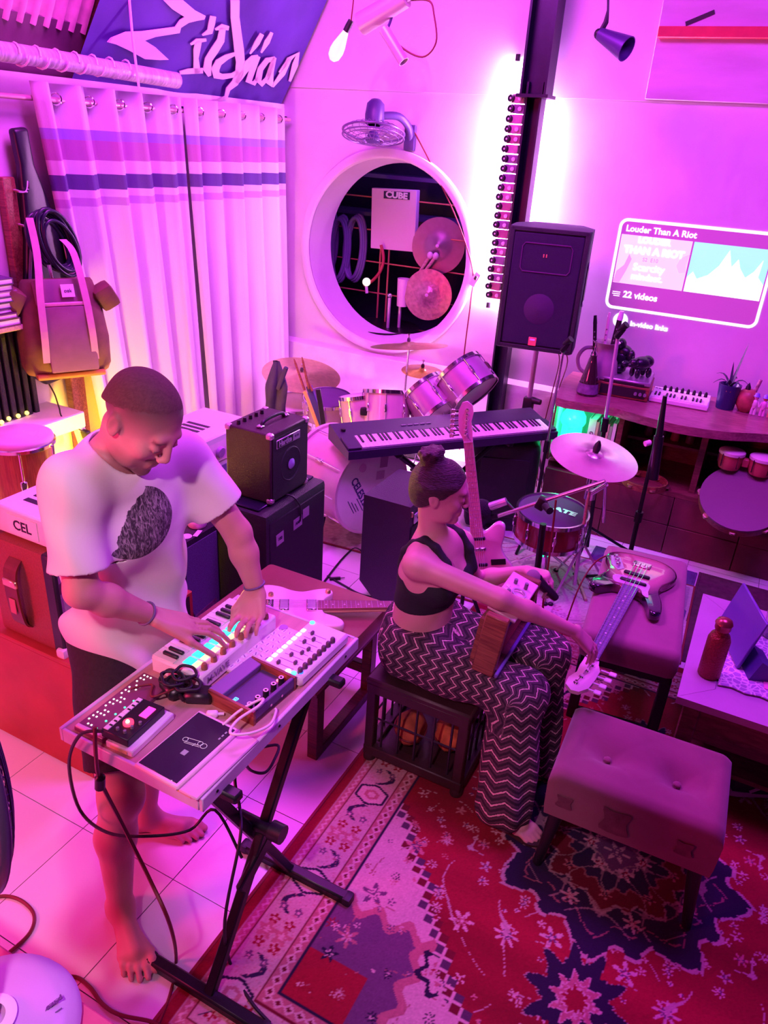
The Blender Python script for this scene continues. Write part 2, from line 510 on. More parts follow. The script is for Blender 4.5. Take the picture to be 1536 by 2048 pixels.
def curtain(label, ya, yb, ba, bb, zb, folds, seed):
    t = thing('curtain', label, 'curtain', (-3.44, (ya + yb) / 2, 2.3), 0, 'striped eyelet curtains')
    rnd = random.Random(seed)
    ph = [rnd.uniform(-.5, .5) for _ in range(9)]
    b = B()
    def fn(u, v):
        # v: 0 top .. 1 bottom
        z = 2.345 + (zb - 2.345) * v
        y = ya + (yb - ya) * u
        y2 = ba + (bb - ba) * u
        y = y + (y2 - y) * v
        a = 2 * math.pi * folds * u
        am = .050 * (1 - .15 * v) + .010 * math.sin(3 * u * 6.28 + ph[0])
        q_ = math.sin(a + .7 * v * math.sin(5 * u + ph[1]))
        x = -3.425 + am * (q_ * abs(q_) ** .4) + .012 * v * math.sin(2 * a + ph[2] + 2 * v)
        y += .012 * math.sin(2 * a) * (.4 + v)
        return (x + .03 * v, y, z)
    b.grid(fn, folds * 14, 26)
    o = b.build('drape', M_curt, t, 3, W=True)
    so = o.modifiers.new('cloth_thickness', 'SOLIDIFY')
    so.thickness = .003
    for i in range(folds * 2):
        y = ya + (yb - ya) * (i + .5 + (.0)) / (folds * 2)
        b = B().tube([(-3.44 + .0, y + .0, 2.277)] and [(-3.44 + .026 * math.cos(q), y + (.012 if i % 2 else -.012) * math.cos(q), 2.277 + .026 * math.sin(q)) for q in [k * math.pi / 8 for k in range(16)]], .005, 6, closed=True)
        b.build('eyelet', M_chrome, t, .8, W=True)
    return t
curtain('striped white curtain on the left half of the rod behind the man', 2.90, 3.97, 3.12, 4.05, .10, 5, 3)
curtain('striped white curtain on the right half of the rod beside the round opening', 3.99, 5.06, 4.08, 5.12, .08, 5, 5)

# timber rail with hooks, gig bag, cable coil, backpack hanging left of the curtains
rail = thing('coat_rail', 'short upright reddish timber rail fixed to the wall left of the curtains', 'coat rail', (-3.50, 2.74, 1.62))
B().box((-3.49, 2.74, 1.50), (.05, .075, .84), bev=.006).build('plank', M_mwood, rail, W=True)
for z in (1.86, 1.7, 1.4):
    B().tube(spline([(-3.465, 2.76, z), (-3.39, 2.77, z), (-3.37, 2.775, z + .05)], 4), .007, 6).build('hook', M_chrome, rail, W=True)

gb = thing('gig_bag', 'black guitar bag hanging neck up behind the cable coil and backpack', 'guitar bag', (-3.42, 2.9, .75))
out = [(-3.420, 2.779, 2.134), (-3.420, 2.867, 2.145), (-3.420, 2.879, 1.977), (-3.420, 2.945, 1.785), (-3.420, 3.014, 1.563), (-3.420, 3.006, 1.192), (-3.420, 2.941, 0.886), (-3.420, 2.775, 0.868), (-3.420, 2.666, 0.960), (-3.420, 2.720, 1.341), (-3.420, 2.775, 1.655), (-3.420, 2.794, 1.977)]
b = B().prism([(p[1], p[2]) for p in out], -.026, .026, Matrix(((0, 0, 1, -3.455), (1, 0, 0, 0), (0, 1, 0, 0), (0, 0, 0, 1))))
o = b.build('padded_body', mat('black_nylon', (.010, .009, .020), .38, var=.4, scale=9, bump=.25), gb, 3, W=True)
bv = o.modifiers.new('soft_edges', 'BEVEL')
bv.width, bv.segments = .018, 3
B().tube(spline([(-3.420, 2.789, 1.630), (-3.420, 2.743, 1.438), (-3.420, 2.687, 1.085)], 5), .008, 6).build('zip_edge', M_grey, gb, W=True)

co = thing('cable_coil', 'coil of thick black cable hung on a hook over the backpack', 'cable coil', (-3.33, 2.82, 1.62))
M_coil = mat('cable_sheath', (.012, .010, .035), .35)
for i in range(9):
    a = random.uniform(-.012, .012)
    cy, cz = 2.83 + a + .004 * i, 1.62 + random.uniform(-.02, .02)
    ry, rz = .098 + random.uniform(-.02, .016), .15 + random.uniform(-.03, .015)
    tl_ = .15 + .03 * i
    b = B().tube([(-3.345 + .006 * i + .02 * math.cos(q) * tl_, cy + ry * math.cos(q) - .045 * math.sin(q), cz + rz * math.sin(q)) for q in [k * math.pi / 14 for k in range(28)]], .0095, 8, closed=True)
    b.build('loop', M_coil, co, 3, W=True)
for px in ((80,560), (100,566), (117,590)):
    pass
for p in ((-3.310, 2.722, 1.484), (-3.310, 2.780, 1.485), (-3.300, 2.814, 1.395)):
    B().cyl((p[0], p[1], p[2] + .04), (p[0], p[1] + .008, p[2] - .045), .011, .008, 10).build('jack_plug', M_chrome, co, W=True)

M_canvas = mat('brown_canvas', (.16, .065, .050), .75, var=.3, scale=14, bump=.3)
M_flap = mat('mauve_canvas', (.26, .12, .20), .7, var=.2, scale=8, bump=.15)
M_strap = mat('pale_webbing', (.62, .36, .46), .7, var=.1)
bp = thing('backpack', 'brown canvas roll-top backpack hanging below the cable coil left of the curtains', 'backpack', (-3.27, 2.775, .975), R(-30))
# local: +x is out from the wall, y across, z up
b = B()
prof = [(.02, .10, .205), (.06, .125, .22), (.20, .13, .222), (.34, .11, .205), (.42, .07, .19), (.475, .030, .175), (.49, .012, .165)]
vs, fs = [], []
for z, dx, dy in prof:
    for k in range(20):
        a = 2 * math.pi * k / 20
        ca, sa = math.cos(a), math.sin(a)
        vs.append((.02 + dx * abs(ca) ** .6 * (1 if ca > 0 else -1), dy * abs(sa) ** .6 * (1 if sa > 0 else -1), z))
for i in range(len(prof) - 1):
    for k in range(20):
        fs.append((i * 20 + k, i * 20 + (k + 1) % 20, (i + 1) * 20 + (k + 1) % 20, (i + 1) * 20 + k))
fs += [tuple(range(20))[::-1], tuple(6 * 20 + k for k in range(20))]
b.add(vs, fs).build('sack', M_canvas, bp, 1.2)
b = B().box((.075, 0, .43), (.05, .25, .13), (0, -.30, 0), .015)
b.build('front_flap', M_flap, bp)
b = B().box((.148, .015, .21), (.022, .235, .33), (0, -.06, 0), .01)
b.build('front_pocket', M_flap, bp)
B().box((.135, .015, .385), (.02, .22, .016), bev=.003).build('zip', M_strap, bp)
B().box((.112, .03, .445), (.006, .062, .062), (0, -.30, 0)).build('label_patch', M_paper, bp)
text('patch_mark', 'oak', .026, frame((.117, .03, .446), (1, 0, .3), (0, 1, 0)), M_ink, bp)
for s in (-1, 1):
    B().box((.05, s * .225, .40), (.12, .10, .12), (s * .5, .1, 0), .025).build('roll_end', M_canvas, bp)
    pts = spline([(.04, s * .07 - .02, .78 - (.1 if s > 0 else 0)), (.08, s * .085, .62), (.135, s * .105, .44), (.165, s * .115, .26), (.155, s * .12, .10)], 5)
    b = B()
    vs, fs = [], []
    for p in pts:
        vs += [(p.x, p.y - .017, p.z), (p.x, p.y + .017, p.z), (p.x + .004, p.y + .017, p.z), (p.x + .004, p.y - .017, p.z)]
    for i in range(len(pts) - 1):
        for k in range(4):
            fs.append((i * 4 + k, i * 4 + (k + 1) % 4, i * 4 + 4 + (k + 1) % 4, i * 4 + 4 + k))
    b.add(vs, fs).build('strap', M_strap, bp, None)
B().box((.06, -.0, .018), (.16, .34, .03), bev=.012).build('base_panel', mat('yellow_lit_edge', (.50, .24, .06), .6), bp)  # yellow lamp light on the bag's bottom edge is put into this colour

# magazine shelf at the left edge, ribbed black screen below
sh = thing('wall_shelf', 'pale wooden wall shelf at the far left under a stack of magazines', 'shelf', (-3.4, 2.3, 1.235))
B().box((-3.40, 2.27, 1.25), (.22, .72, .026), bev=.004).build('board', M_lwood, sh, W=True)
for y in (2.05, 2.5):
    B().box((-3.44, y, 1.215), (.12, .02, .05)).build('bracket', M_steel, sh, W=True)
z = 1.2632
lab = ['bottom', 'second from bottom', 'third from bottom', 'fourth from bottom', 'fifth from bottom', 'sixth from bottom', 'seventh from bottom', 'topmost']
for i in range(8):
    th = random.choice((.022, .03, .026, .036))
    cc = random.choice(((.10, .05, .16), (.16, .06, .14), (.07, .04, .13), (.30, .16, .28)))
    t = thing('magazine', '%s worn magazine in the stack on the wall shelf at far left' % lab[i].capitalize(), 'magazine', (-3.39 + random.uniform(-.01, .01), 2.42 + random.uniform(-.012, .012), z), random.uniform(-.06, .06), 'stack of magazines on the wall shelf')
    B().box((0, 0, th / 2), (.19, .25, th - .008)).build('pages', M_paper, t)
    b = B().box((0, 0, th - .003), (.196, .256, .006), bev=.002).box((0, 0, .003), (.196, .256, .006), bev=.002)
    b.box((0, .127, th / 2), (.196, .003, th))
    b.build('cover', mat('magazine_cover', cc, .5, var=.3, scale=20), t)
    z += th + .0003
scr = thing('ribbed_screen', 'black ribbed screen panel standing under the wall shelf at far left', 'screen', (-3.42, 2.3, .75))
B().box((-3.44, 2.30, .99), (.05, .76, .48)).build('panel', M_black, scr, W=True)
for i in range(16):
    B().box((-3.405, 1.95 + i * .047, .99), (.022, .03, .478), bev=.004).build('rib', M_tolex, scr, W=True)

# white ledge with the yellow-lit face
M_ledge = mat('white_painted_ledge', (.80, .74, .76), .6, var=.06, scale=5)
lg = thing('white_ledge', 'white painted ledge along the left wall under the hanging bags', 'ledge', (-3.36, 2.1, 0))
B().box((-3.36, 2.06, .71), (.29, 1.50, .09), bev=.006).build('top_slab', M_ledge, lg, W=True)
B().box((-3.42, 2.04, .333), (.16, 1.42, .66)).build('front_panel', M_ledge, lg, W=True)
fy = thing('string_lights', 'short string of small golden lights along the back of the white ledge', 'lights', (-3.38, 2.3, .757))
B().tube([(-3.39, 1.9, .762), (-3.385, 2.3, .764), (-3.39, 2.62, .762)], .003, 5).build('wire', M_cable, fy, W=True)
M_gold = mat('golden_bulb', (.9, .7, .2), .3, emit=(1.0, .66, .10), es=3.0)
for i in range(11):
    B().sph((-3.38 + random.uniform(-.01, .01), 2.02 + i * .056, .772), .012, 8).build('bulb', M_gold, fy, 3, W=True)
ps = thing('power_strip', 'white power strip standing on end beside the white ledge with plugs in it', 'power strip', (-3.30, 2.86, .5))
B().box((0, 0, 0), (.035, .06, .30), (R(12), 0, 0), .006).build('housing', M_white, ps)
for i, z in enumerate((.11, .055, 0, -.055, -.11)):
    b = B().box((.019, -z * .21, z), (.004, .036, .036), (R(12), 0, 0), .002)
    b.build('socket', mat('socket_face', (.45, .38, .42), .5) if i == 0 else bpy.data.materials['socket_face'], ps)
B().box((.04, -.02, .10), (.05, .035, .05), (R(12), 0, 0), .006).build('plug', M_black, ps)
B().box((.035, -.008, .045), (.04, .03, .03), (R(12), 0, 0), .005).build('plug', M_white, ps)
cable('hanging_wire', 'thin dark wire running from under the bags down to the power strip', [(-3.300, 2.673, 0.927), (-3.270, 2.676, 0.871), (-3.260, 2.683, 0.802), (-3.245, 2.692, 0.737), (-3.252, 2.845, .60)], .004, M_cable)
pn = thing('timber_batten', 'dark timber batten running down the wall beside the left curtain', 'batten', (-3.44, 2.98, .0))
B().box((-3.47, 2.99, .62), (.05, .10, 1.24), bev=.004).build('batten_board', M_mwood, pn, W=True)

# ------------------------------------------------------------------ desk on a keyboard stand, with the gear on it
M_board = mat('desk_laminate', (.52, .30, .27), .45, var=.2, scale=5, stretch=(8, 1, 1))
M_edge = mat('pale_edge_band', (.62, .52, .66), .4, var=.1)
dk = thing('desk_board', 'narrow laminate desk board with pale edges resting on the black folding stand', 'desk', (-1.075, 1.30, .82))
B().box((0, 0, .015), (.428, .704, .029)).build('top', M_board, dk)
b = B().box((.218, 0, .012), (.012, .72, .040), bev=.002)
b.build('edge_band', M_edge, dk)
B().box((-.218, 0, .012), (.012, .72, .040), bev=.002).build('edge_band', M_edge, dk)
B().box((0, -.356, .012), (.424, .010, .040), bev=.002).build('edge_band', M_edge, dk)
B().box((0, .356, .012), (.424, .010, .040), bev=.002).build('edge_band', M_edge, dk)
for y in (-.31, -.06, .28):
    B().cyl((.2245, y, .015), (.226, y, .015), .004, n=8).build('screw', M_metal, dk)

ks = thing('keyboard_stand', 'black folding x-shaped keyboard stand carrying the narrow desk', 'stand', (-.93, 1.2, 0))
def bar(p, q, r=.017):
    return B().tube([p, q], r, 10)
for (y0, y1, nm) in ((.985, 1.50, 1), (1.44, 1.02, 2)):
    xo = -.93 + (.018 if nm == 1 else -.018)
    b = B()
    d = V((0, y1 - y0, .80 - .02)).normalized()
    b.box((xo, (y0 + y1) / 2, .41), (.030, .030, math.hypot(y1 - y0, .78)), (-math.atan2(y1 - y0, .78), 0, 0), .004)
    b.build('leg', M_metal, ks, W=True)
    B().box((-.925, y0, .019), (.40, .036, .034), bev=.006).build('foot_bar', M_metal, ks, W=True)
    for s in (-1, 1):
        B().box((-.925 + s * .20, y0, .019), (.03, .042, .036), bev=.010).build('rubber_foot', M_cable, ks, W=True)
    B().box((-.98, y1, .806), (.34, .034, .026), bev=.006).build('top_bar', M_metal, ks, W=True)
bar((-.99, 1.245, .43), (-.87, 1.245, .43), .02).build('pivot', M_metal, ks, W=True)
B().cyl((-.885, 1.25, .43), (-.845, 1.25, .43), .028, n=12).build('locking_knob', M_black, ks, W=True)
B().box((-.905, 1.20, .34), (.02, .17, .05), (R(30), 0, 0), .006).build('lock_plate', M_metal, ks, W=True)

# --- mini keyboard with glowing pads
kb = thing('mini_keyboard', 'white mini keyboard controller with glowing cyan pads under the mans hands', 'keyboard', (-1.172, 1.395, .8495))
B().box((0, 0, .028), (.176, .345, .052), bev=.006).build('case', M_white, kb)
M_cyan = mat('cyan_pad', (.02, .5, .6), .4, emit=(.02, .85, 1.0), es=1.6)
M_warm = mat('warm_pad', (.8, .7, .4), .4, emit=(1.0, .80, .45), es=.9)
for i in range(8):
    y = -.135 + i * .0365
    B().box((.018, y, .0555), (.028, .031, .004), bev=.0018).build('pad', M_cyan, kb)
    B().box((.043, y, .0552), (.018, .030, .003), bev=.0012).build('lit_strip', M_warm, kb)
for i in range(15):
    y = -.158 + i * .0225
    B().box((-.048, y, .0553), (.072, .0210, .004), bev=.001).build('white_key', M_ivory, kb)
for i in (0, 1, 3, 4, 5, 7, 8, 10, 11, 12):
    y = -.147 + i * .0225
    B().box((-.038, y, .061), (.050, .011, .010), bev=.002).build('black_key', M_black, kb)
for i in range(8):
    y = -.14 + i * .04
    B().lathe([(.009, 0), (.0085, .012), (.006, .018), (.004, .019)], TR((.071, y, .054)), 12).build('knob', mat('tan_knob', (.30, .14, .08), .5) if i == 0 else bpy.data.materials['tan_knob'], kb)
text('lettering', 'M-VAVE', .027, frame((.0885, -.105, .028), (1, 0, 0), (0, 1, 0)), mat('grey_print', (.30, .20, .34), .6), kb, bold=.0006)

# --- sheet of symbols
sy = thing('keypad_sheet', 'pale button pad with rows of printed symbols between keyboard and fader mixer', 'keypad', (-1.045, 1.455, .8495), R(-3))
B().box((0, 0, .006), (.085, .26, .011), bev=.003).build('plate', M_pink, sy)
M_sym = mat('symbol_print', (.36, .18, .44), .6)
for i in range(4):
    for j in range(9):
        b = B().box((-.030 + i * .019, -.112 + j * .027, .0122), (.013, .019, .0014), bev=.0005)
        b.build('button', M_white, sy)
        b = B().box((-.030 + i * .019, -.112 + j * .027, .0131), (.003, .012, .0006), (0, 0, .5 * ((i + j) % 3)))
        b.build('symbol', M_sym, sy)
B().cyl((-.025, .118, .0115), (-.025, .118, .0135), .013, n=16).build('dial', M_sym, sy)

# --- white fader mixer
fm = thing('fader_mixer', 'white fader mixer with lit white buttons on the far end of the desk', 'mixer', (-.935, 1.500, .8495), R(-1.5))
B().box((0, 0, .02), (.135, .25, .036), bev=.008).build('case', M_white, fm)
M_lit = mat('lit_white_button', (.9, .9, .9), .4, emit=(1, .95, 1), es=2.2)
for i in range(8):
    y = -.105 + i * .0235
    B().box((-.052, y, .039), (.012, .015, .004), bev=.0015).build('button', M_lit, fm)
    B().box((-.003, y, .0383), (.062, .0022, .001)).build('slot', M_sym, fm)
    xs = (-.022, .018, -.012, .008, .014, -.016, .0, -.02)[i]
    B().box((xs, y, .0425), (.008, .013, .012), bev=.002).build('fader_cap', mat('plum_cap', (.10, .05, .11), .5) if i == 0 else bpy.data.materials['plum_cap'], fm)
    B().lathe([(.0078, 0), (.0072, .012), (.005, .016), (.003, .017)], TR((.05, y, .038)), 12).build('knob', bpy.data.materials['plum_cap'], fm)
for (x, y, c, nm) in ((-.052, .107, (.05, 1, .25), 'green'), (.038, -.118, (.05, .65, 1.0), 'blue'), (.02, -.119, (.9, .9, 1), 'white'), (.052, -.105, (.03, .16, 1.0), 'deep_blue')):
    B().cyl((x, y, .0375), (x, y, .041), .0075, n=14).build(nm + '_light', mat(nm + '_led', c, .4, emit=c, es=1.8), fm)

# --- groovebox in a dark tray
M_slate = mat('slate_panel', (.10, .06, .18), .45, var=.15)
gx = thing('groovebox', 'dark groovebox with four tall knobs and a blue display on the desk front edge', 'synthesizer', (-.965, 1.285, .8495), R(-4))
B().box((0, 0, .008), (.150, .175, .014)).build('base', M_mwood, gx)
B().box((0, -.084, .022), (.152, .008, .044)).build('end_cheek', M_mwood, gx)
B().box((0, .084, .022), (.152, .008, .044)).build('end_cheek', M_mwood, gx)
B().box((-.060, 0, .028), (.042, .166, .028), (0, R(8), 0), .002).build('back_panel', mat('mauve_panel', (.24, .14, .36), .5), gx)
B().box((.069, 0, .022), (.012, .166, .040), bev=.002).build('front_rail', M_slate, gx)
B().box((.014, 0, .018), (.098, .164, .006)).build('face', M_slate, gx)
for i in range(5):
    b = B().lathe([(.0085, 0), (.008, .020), (.0075, .022), (.004, .022)], TR((.045, -.066 + i * .032, .021)), 14)
    k = b.build('knob', M_black, gx)
    B().lathe([(.0072, .0221), (.0072, .0232), (.0035, .0232), (.0035, .0221)], TR((.045, -.066 + i * .032, .021)), 14).build('pink_ring', M_pink, k)
M_blue = mat('blue_segment', (.05, .2, .9), .4, emit=(.05, .30, 1.0), es=4)
for i in range(2):
    for k in range(3):
        B().box((-.012 + .005 * (k - 1), -.064 + i * .011, .0215), (.0016, .008, .001)).build('display_segment', M_blue, gx)
    for k in (-1, 1):
        B().box((-.012, -.064 + i * .011 + k * .004, .0215), (.008, .0014, .001)).build('display_segment', M_blue, gx)
B().cyl((.03, .066, .021), (.03, .066, .025), .004, n=8).build('red_light', mat('red_led', (1, .1, .1), .4, emit=(1, .08, .12), es=5), gx)
for i in range(2):
    B().cyl((.075, -.02 + i * .045, .022), (.078, -.02 + i * .045, .022), .004, n=8).build('jack', M_chrome, gx)

# --- board of small lights
lb = thing('light_sequencer', 'flat plum coloured sequencer with rows of tiny white lights on the left desk edge', 'sequencer', (-1.215, 1.077, .8495), R(1))
B().box((0, 0, .007), (.095, .245, .013), bev=.002).build('panel', mat('plum_panel', (.20, .05, .12), .5), lb)
M_star = mat('tiny_light', (.9, .85, .85), .4, emit=(1, .88, .92), es=2.4)
M_gled = mat('tiny_green_light', (.1, .8, .4), .4, emit=(.05, 1, .40), es=2.0)
rnd = random.Random(4)
for i in range(17):
    for k in range(2 if i % 4 == 2 else 3):
        if (i * 3 + k) % 4 != 3:
            b = B()
            b.box((-.036 + k * .011, -.112 + i * .014, .0142), (.0050, .0016, .0012), (0, 0, .8)).box((-.036 + k * .011, -.112 + i * .014, .0142), (.0016, .0050, .0012), (0, 0, .8))
            b.build('light', M_star, lb)
for i in range(5):
    B().cyl((.004 + .002 * i, -.10 + i * .03, .0135), (.004 + .002 * i, -.10 + i * .03, .0152), .0028, n=8).build('green_light', M_gled, lb)
B().box((0, -.115, .010), (.09, .012, .016), bev=.002).build('end_block', M_pink, lb)

# --- drum machine on a white box
wb = thing('white_battery_box', 'flat white plastic box on the near end of the desk under the drum machine', 'box', (-1.118, 1.032, .8495), R(3))
B().box((0, 0, .010), (.082, .155, .019), bev=.003).build('shell', M_white, wb)
B().box((.0, -.0782, .010), (.05, .002, .008)).build('port', mat('yellow_port', (.75, .60, .25), .5), wb)
dm = thing('drum_machine', 'small black drum machine with a white key strip and glowing red knob', 'drum machine', (-1.135, 1.028, .8688), R(3))
B().box((0, 0, .012), (.082, .135, .023), bev=.002).build('case', M_black, dm)
for i in range(8):
    o = B().box((-.030, -.055 + i * .0157, .0245), (.014, .0148, .003), bev=.0006).build('key', M_ivory, dm)
    if i in (0, 1, 2, 4, 5, 6):
        B().box((-.027, -.047 + i * .0157, .0265), (.008, .004, .002)).build('black_key', M_black, o)
M_redglow = mat('red_glow', (.8, .02, .05), .4, emit=(1.0, .03, .10), es=2.2)
B().box((.018, .030, .0245), (.022, .038, .003), bev=.0006).build('display', mat('pink_display', (.7, .05, .3), .4, emit=(1.0, .05, .42), es=1.5), dm)
B().cyl((.004, -.022, .022), (.004, -.022, .030), .013, n=16).build('dial', M_redglow, dm)
B().sph((.004, -.024, .032), .005, 8).build('dial_light', mat('hot_led', (1, .8, .3), .4, emit=(1, .72, .22), es=6), dm)
for (x, y) in ((.022, -.03), (.018, -.05), (-.004, -.05), (.030, -.01)):
    B().cyl((x, y, .023), (x, y, .031), .004, n=8).build('knob', M_grey, dm)

# --- tablet in its folding case
M_screen = mat('dark_screen', (.030, .018, .045), .12)
tb = thing('tablet', 'tablet with a dark screen lying in an open pale case at the near desk edge', 'tablet', (-.978, 1.045, .8495), R(-2))
B().box((0, 0, .007), (.135, .225, .013), bev=.004).build('case', mat('case_pale_pink', (.74, .56, .62), .5), tb)
B().box((-.002, 0, .0137), (.118, .205, .002), bev=.0006).build('screen', M_screen, tb)
B().box((.096, .0, .0055), (.056, .222, .008), (0, R(-2), 0), .003).build('flap', mat('flap_mauve', (.62, .42, .54), .6, var=.06), tb)
B().box((.078, -.085, .002), (.05, .05, .002)).build('yellow_tab', mat('yellow_tab', (.75, .48, .12), .6), tb)
M_draw = mat('screen_line', (.5, .5, .55), .4, emit=(.62, .60, .70), es=.5)
for (x, y, r) in ((-.022, .012, .0065), (.018, .020, .0065), (.030, .018, .008)):
    b = B().tube([(x + r * math.cos(a), y + r * math.sin(a), .0152) for a in [k * math.pi / 8 for k in range(16)]], .0006, 4, closed=True)
    b.build('screen_drawing', M_draw, tb)
for (xa, ya, xb, yb) in ((-.022, .0185, .018, .0265), (-.022, .0055, .018, .0135), (-.018, .002, .024, .010), (.006, .004, .008, .014)):
    B().tube([(xa, ya, .0152), (xb, yb, .0152)], .0006, 4).build('screen_drawing', M_draw, tb)
B().box((.006, -.022, .0150), (.014, .016, .0005)).build('screen_block', mat('screen_grey', (.2, .18, .24), .4, emit=(.3, .26, .36), es=.35), tb)
for i in range(3):
    B().box((.045, .082 - .012 * i, .0150), (.004, .007, .0005)).build('screen_icon', bpy.data.materials['screen_grey'], tb)

# --- adapters and cables heaped in the middle
M_adapt = mat('black_adapter', (.015, .012, .016), .35, var=.3)
for i, (x, y, rz, lb_) in enumerate(((-1.075, 1.20, .5, 'black power adapter beside the groovebox on the desk'), (-1.15, 1.185, -.4, 'black power adapter behind the drum machine on the desk'))):
    t = thing('power_adapter', lb_, 'adapter', (x, y, .8495), rz, None)
    B().box((0, 0, .018), (.075, .05, .034), bev=.008).build('housing', M_adapt, t)
    B().cyl((.036, 0, .018), (.06, 0, .018), .007, .005, 8).build('cable_boot', M_adapt, t)
hp = thing('cable_bundle', 'tangled bundle of black cables between the keyboard and the tablet', 'cables', (-1.12, 1.18, .8495))
rnd = random.Random(11)
for i in range(5):
    cx, cy = -1.125 + rnd.uniform(-.03, .03), 1.185 + rnd.uniform(-.02, .02)
    pts = [(cx + (.026 + .012 * rnd.random()) * math.cos(a), cy + (.020 + .014 * rnd.random()) * math.sin(a), .893 + .006 * i + rnd.uniform(-.004, .004)) for a in [k * math.pi / 4 for k in range(8)]]
    B().tube(spline(pts, 4, True), .0042, 6, closed=True).build('cable_loop', M_cable, hp, 3, W=True)
B().tube(spline([(-1.12, 1.18, .89), (-1.16, 1.12, .88), (-1.20, 1.16, .875), (-1.235, 1.12, .873)], 6), .003, 6).build('patch_lead', M_redcable, hp, 3, W=True)

cable('white_cable', 'white charging cable looping over the groovebox to the tablet', [(-.955, 1.145, .862), (-.935, 1.19, .885), (-.90, 1.235, .905), (-.885, 1.20, .915), (-.905, 1.14, .905), (-.895, 1.10, .90), (-.86, 1.13, .893), (-.845, 1.19, .880), (-.868, 1.25, .865), (-.878, 1.262, .862)], .0036, M_whitecable, k=8, n=8)
t = thing('white_plug', 'white cable plug lying on the desk beside the cable heap', 'plug', (-1.005, 1.165, .8495), .6)
B().box((0, 0, .010), (.03, .018, .018), bev=.004).build('plug_body', M_white, t)
B().cyl((.014, 0, .010), (.03, 0, .010), .004, n=8).build('cable_boot', M_white, t)

cable('dangling_cable', 'black cable sagging from the desk left corner across the mans leg', [(-1.132, 0.930, 0.928), (-1.192, 0.915, 0.899), (-1.269, 0.930, 0.752), (-1.350, 1.000, 0.483), (-1.233, 0.985, 0.479), (-1.113, 1.020, 0.501), (-1.095, 1.150, 0.404), (-1.043, 1.200, 0.465), (-.945, 1.19, .34)], .0045, M_cable)
cable('red_dangling_cable', 'dark red cable with a black ferrite dropping from the desk to the floor', [(-1.149, 0.925, 0.935), (-1.147, 0.915, 0.859), (-1.164, 0.930, 0.757), (-1.136, 0.950, 0.616), (-1.054, 0.950, 0.446), (-0.978, 0.930, 0.346), (-1.066, 1.024, 0.010), (-1.014, 0.939, 0.008), (-0.988, 0.866, 0.008)], .005, M_redcable)
t = thing('cable_ferrite', 'black ferrite lump on the red cable below the desk corner', 'ferrite', (-1.165, 0.930, 0.748))
B().lathe([(.006, -.026), (.013, -.018), (.013, .018), (.006, .026)], TR((0, 0, 0), (0, .15, 0)), 12).build('core', M_black, t)
cable('looped_cable', 'thick black cable looping below the desk behind the stand', [(-1.134, 1.500, 0.398), (-1.070, 1.550, 0.409), (-1.049, 1.500, 0.397), (-1.049, 1.450, 0.387), (-1.069, 1.400, 0.431), (-1.031, 1.300, 0.595), (-0.984, 1.220, 0.594), (-0.938, 1.180, 0.543), (-0.894, 1.120, 0.515), (-0.881, 1.030, 0.312), (-0.925, 1.094, 0.012), (-0.810, 1.035, 0.012), (-0.726, 1.012, 0.012)], .0048, M_cable)

# ------------------------------------------------------------------ amplifiers and cabinets on the left
M_redpaint = mat('red_painted_board', (.42, .035, .035), .55, var=.18, scale=6, bump=.1)
rb = thing('red_cabinet', 'big red painted box standing on the floor under the brown guitar amplifier', 'cabinet', (-2.06, 1.70, 0))
B().box((0, -.285, .255), (.535, .018, .49)).build('front_panel', M_redpaint, rb)
B().box((0, .285, .255), (.535, .018, .49)).build('back_panel', M_redpaint, rb)
B().box((.26, 0, .255), (.018, .552, .49)).build('side_panel', mat('dark_side', (.02, .012, .02), .5, var=.2), rb)
B().box((-.26, 0, .255), (.018, .552, .49)).build('side_panel', bpy.data.materials['dark_side'], rb)
B().box((0, 0, .508), (.54, .59, .018), bev=.004).build('lid', M_redpaint, rb)
B().box((0, 0, .02), (.5, .54, .02)).build('base', M_redpaint, rb)

M_tan = mat('rust_vinyl', (.30, .055, .035), .5, bump=.35, scale=220, var=.2)
M_weave = mat('woven_grille', (.44, .30, .36), .8, bump=.5, scale=350, var=.25)
ba = thing('brown_amplifier', 'rust brown guitar amplifier with pale grille standing on the red cabinet', 'amplifier', (-2.03, 1.66, .5175))
B().box((-.02, 0, .20), (.28, .46, .39), bev=.014).build('cabinet', M_tan, ba)
b = B()
b.box((.13, 0, .385), (.05, .46, .022), bev=.006).box((.13, 0, .012), (.05, .46, .022), bev=.006)
b.box((.13, -.22, .20), (.05, .022, .38), bev=.006).box((.13, .22, .20), (.05, .022, .38), bev=.006)
b.build('front_frame', M_black, ba)
B().box((.128, 0, .165), (.012, .42, .29)).build('grille', M_weave, ba)
B().box((.124, 0, .345), (.03, .42, .055), (0, -.35, 0)).build('control_panel', mat('panel_plum', (.10, .05, .12), .35), ba)
for i in range(6):
    B().cyl((.139, -.17 + i * .06, .348), (.156, -.17 + i * .06, .354), .010, .008, 10).build('knob', M_black if i else M_chrome, ba)
text('script_badge', 'Fender', .055, frame((.1352, -.13, .265), (1, 0, 0), (0, 1, 0)) @ Matrix.Rotation(.25, 4, 'Z'), mat('badge_print', (.16, .05, .08), .4), ba, shear=.35, bold=.0008)
hb = B()
pts = spline([(-.02, -.232, .34), (-.02, -.262, .30), (-.02, -.268, .20), (-.02, -.258, .10), (-.02, -.232, .07)], 6)
vs, fs = [], []
for p in pts:
    vs += [(p.x - .03, p.y, p.z), (p.x + .03, p.y, p.z), (p.x + .03, p.y + .008, p.z), (p.x - .03, p.y + .008, p.z)]
for i in range(len(pts) - 1):
    for k in range(4):
        fs.append((i * 4 + k, i * 4 + (k + 1) % 4, i * 4 + 4 + (k + 1) % 4, i * 4 + 4 + k))
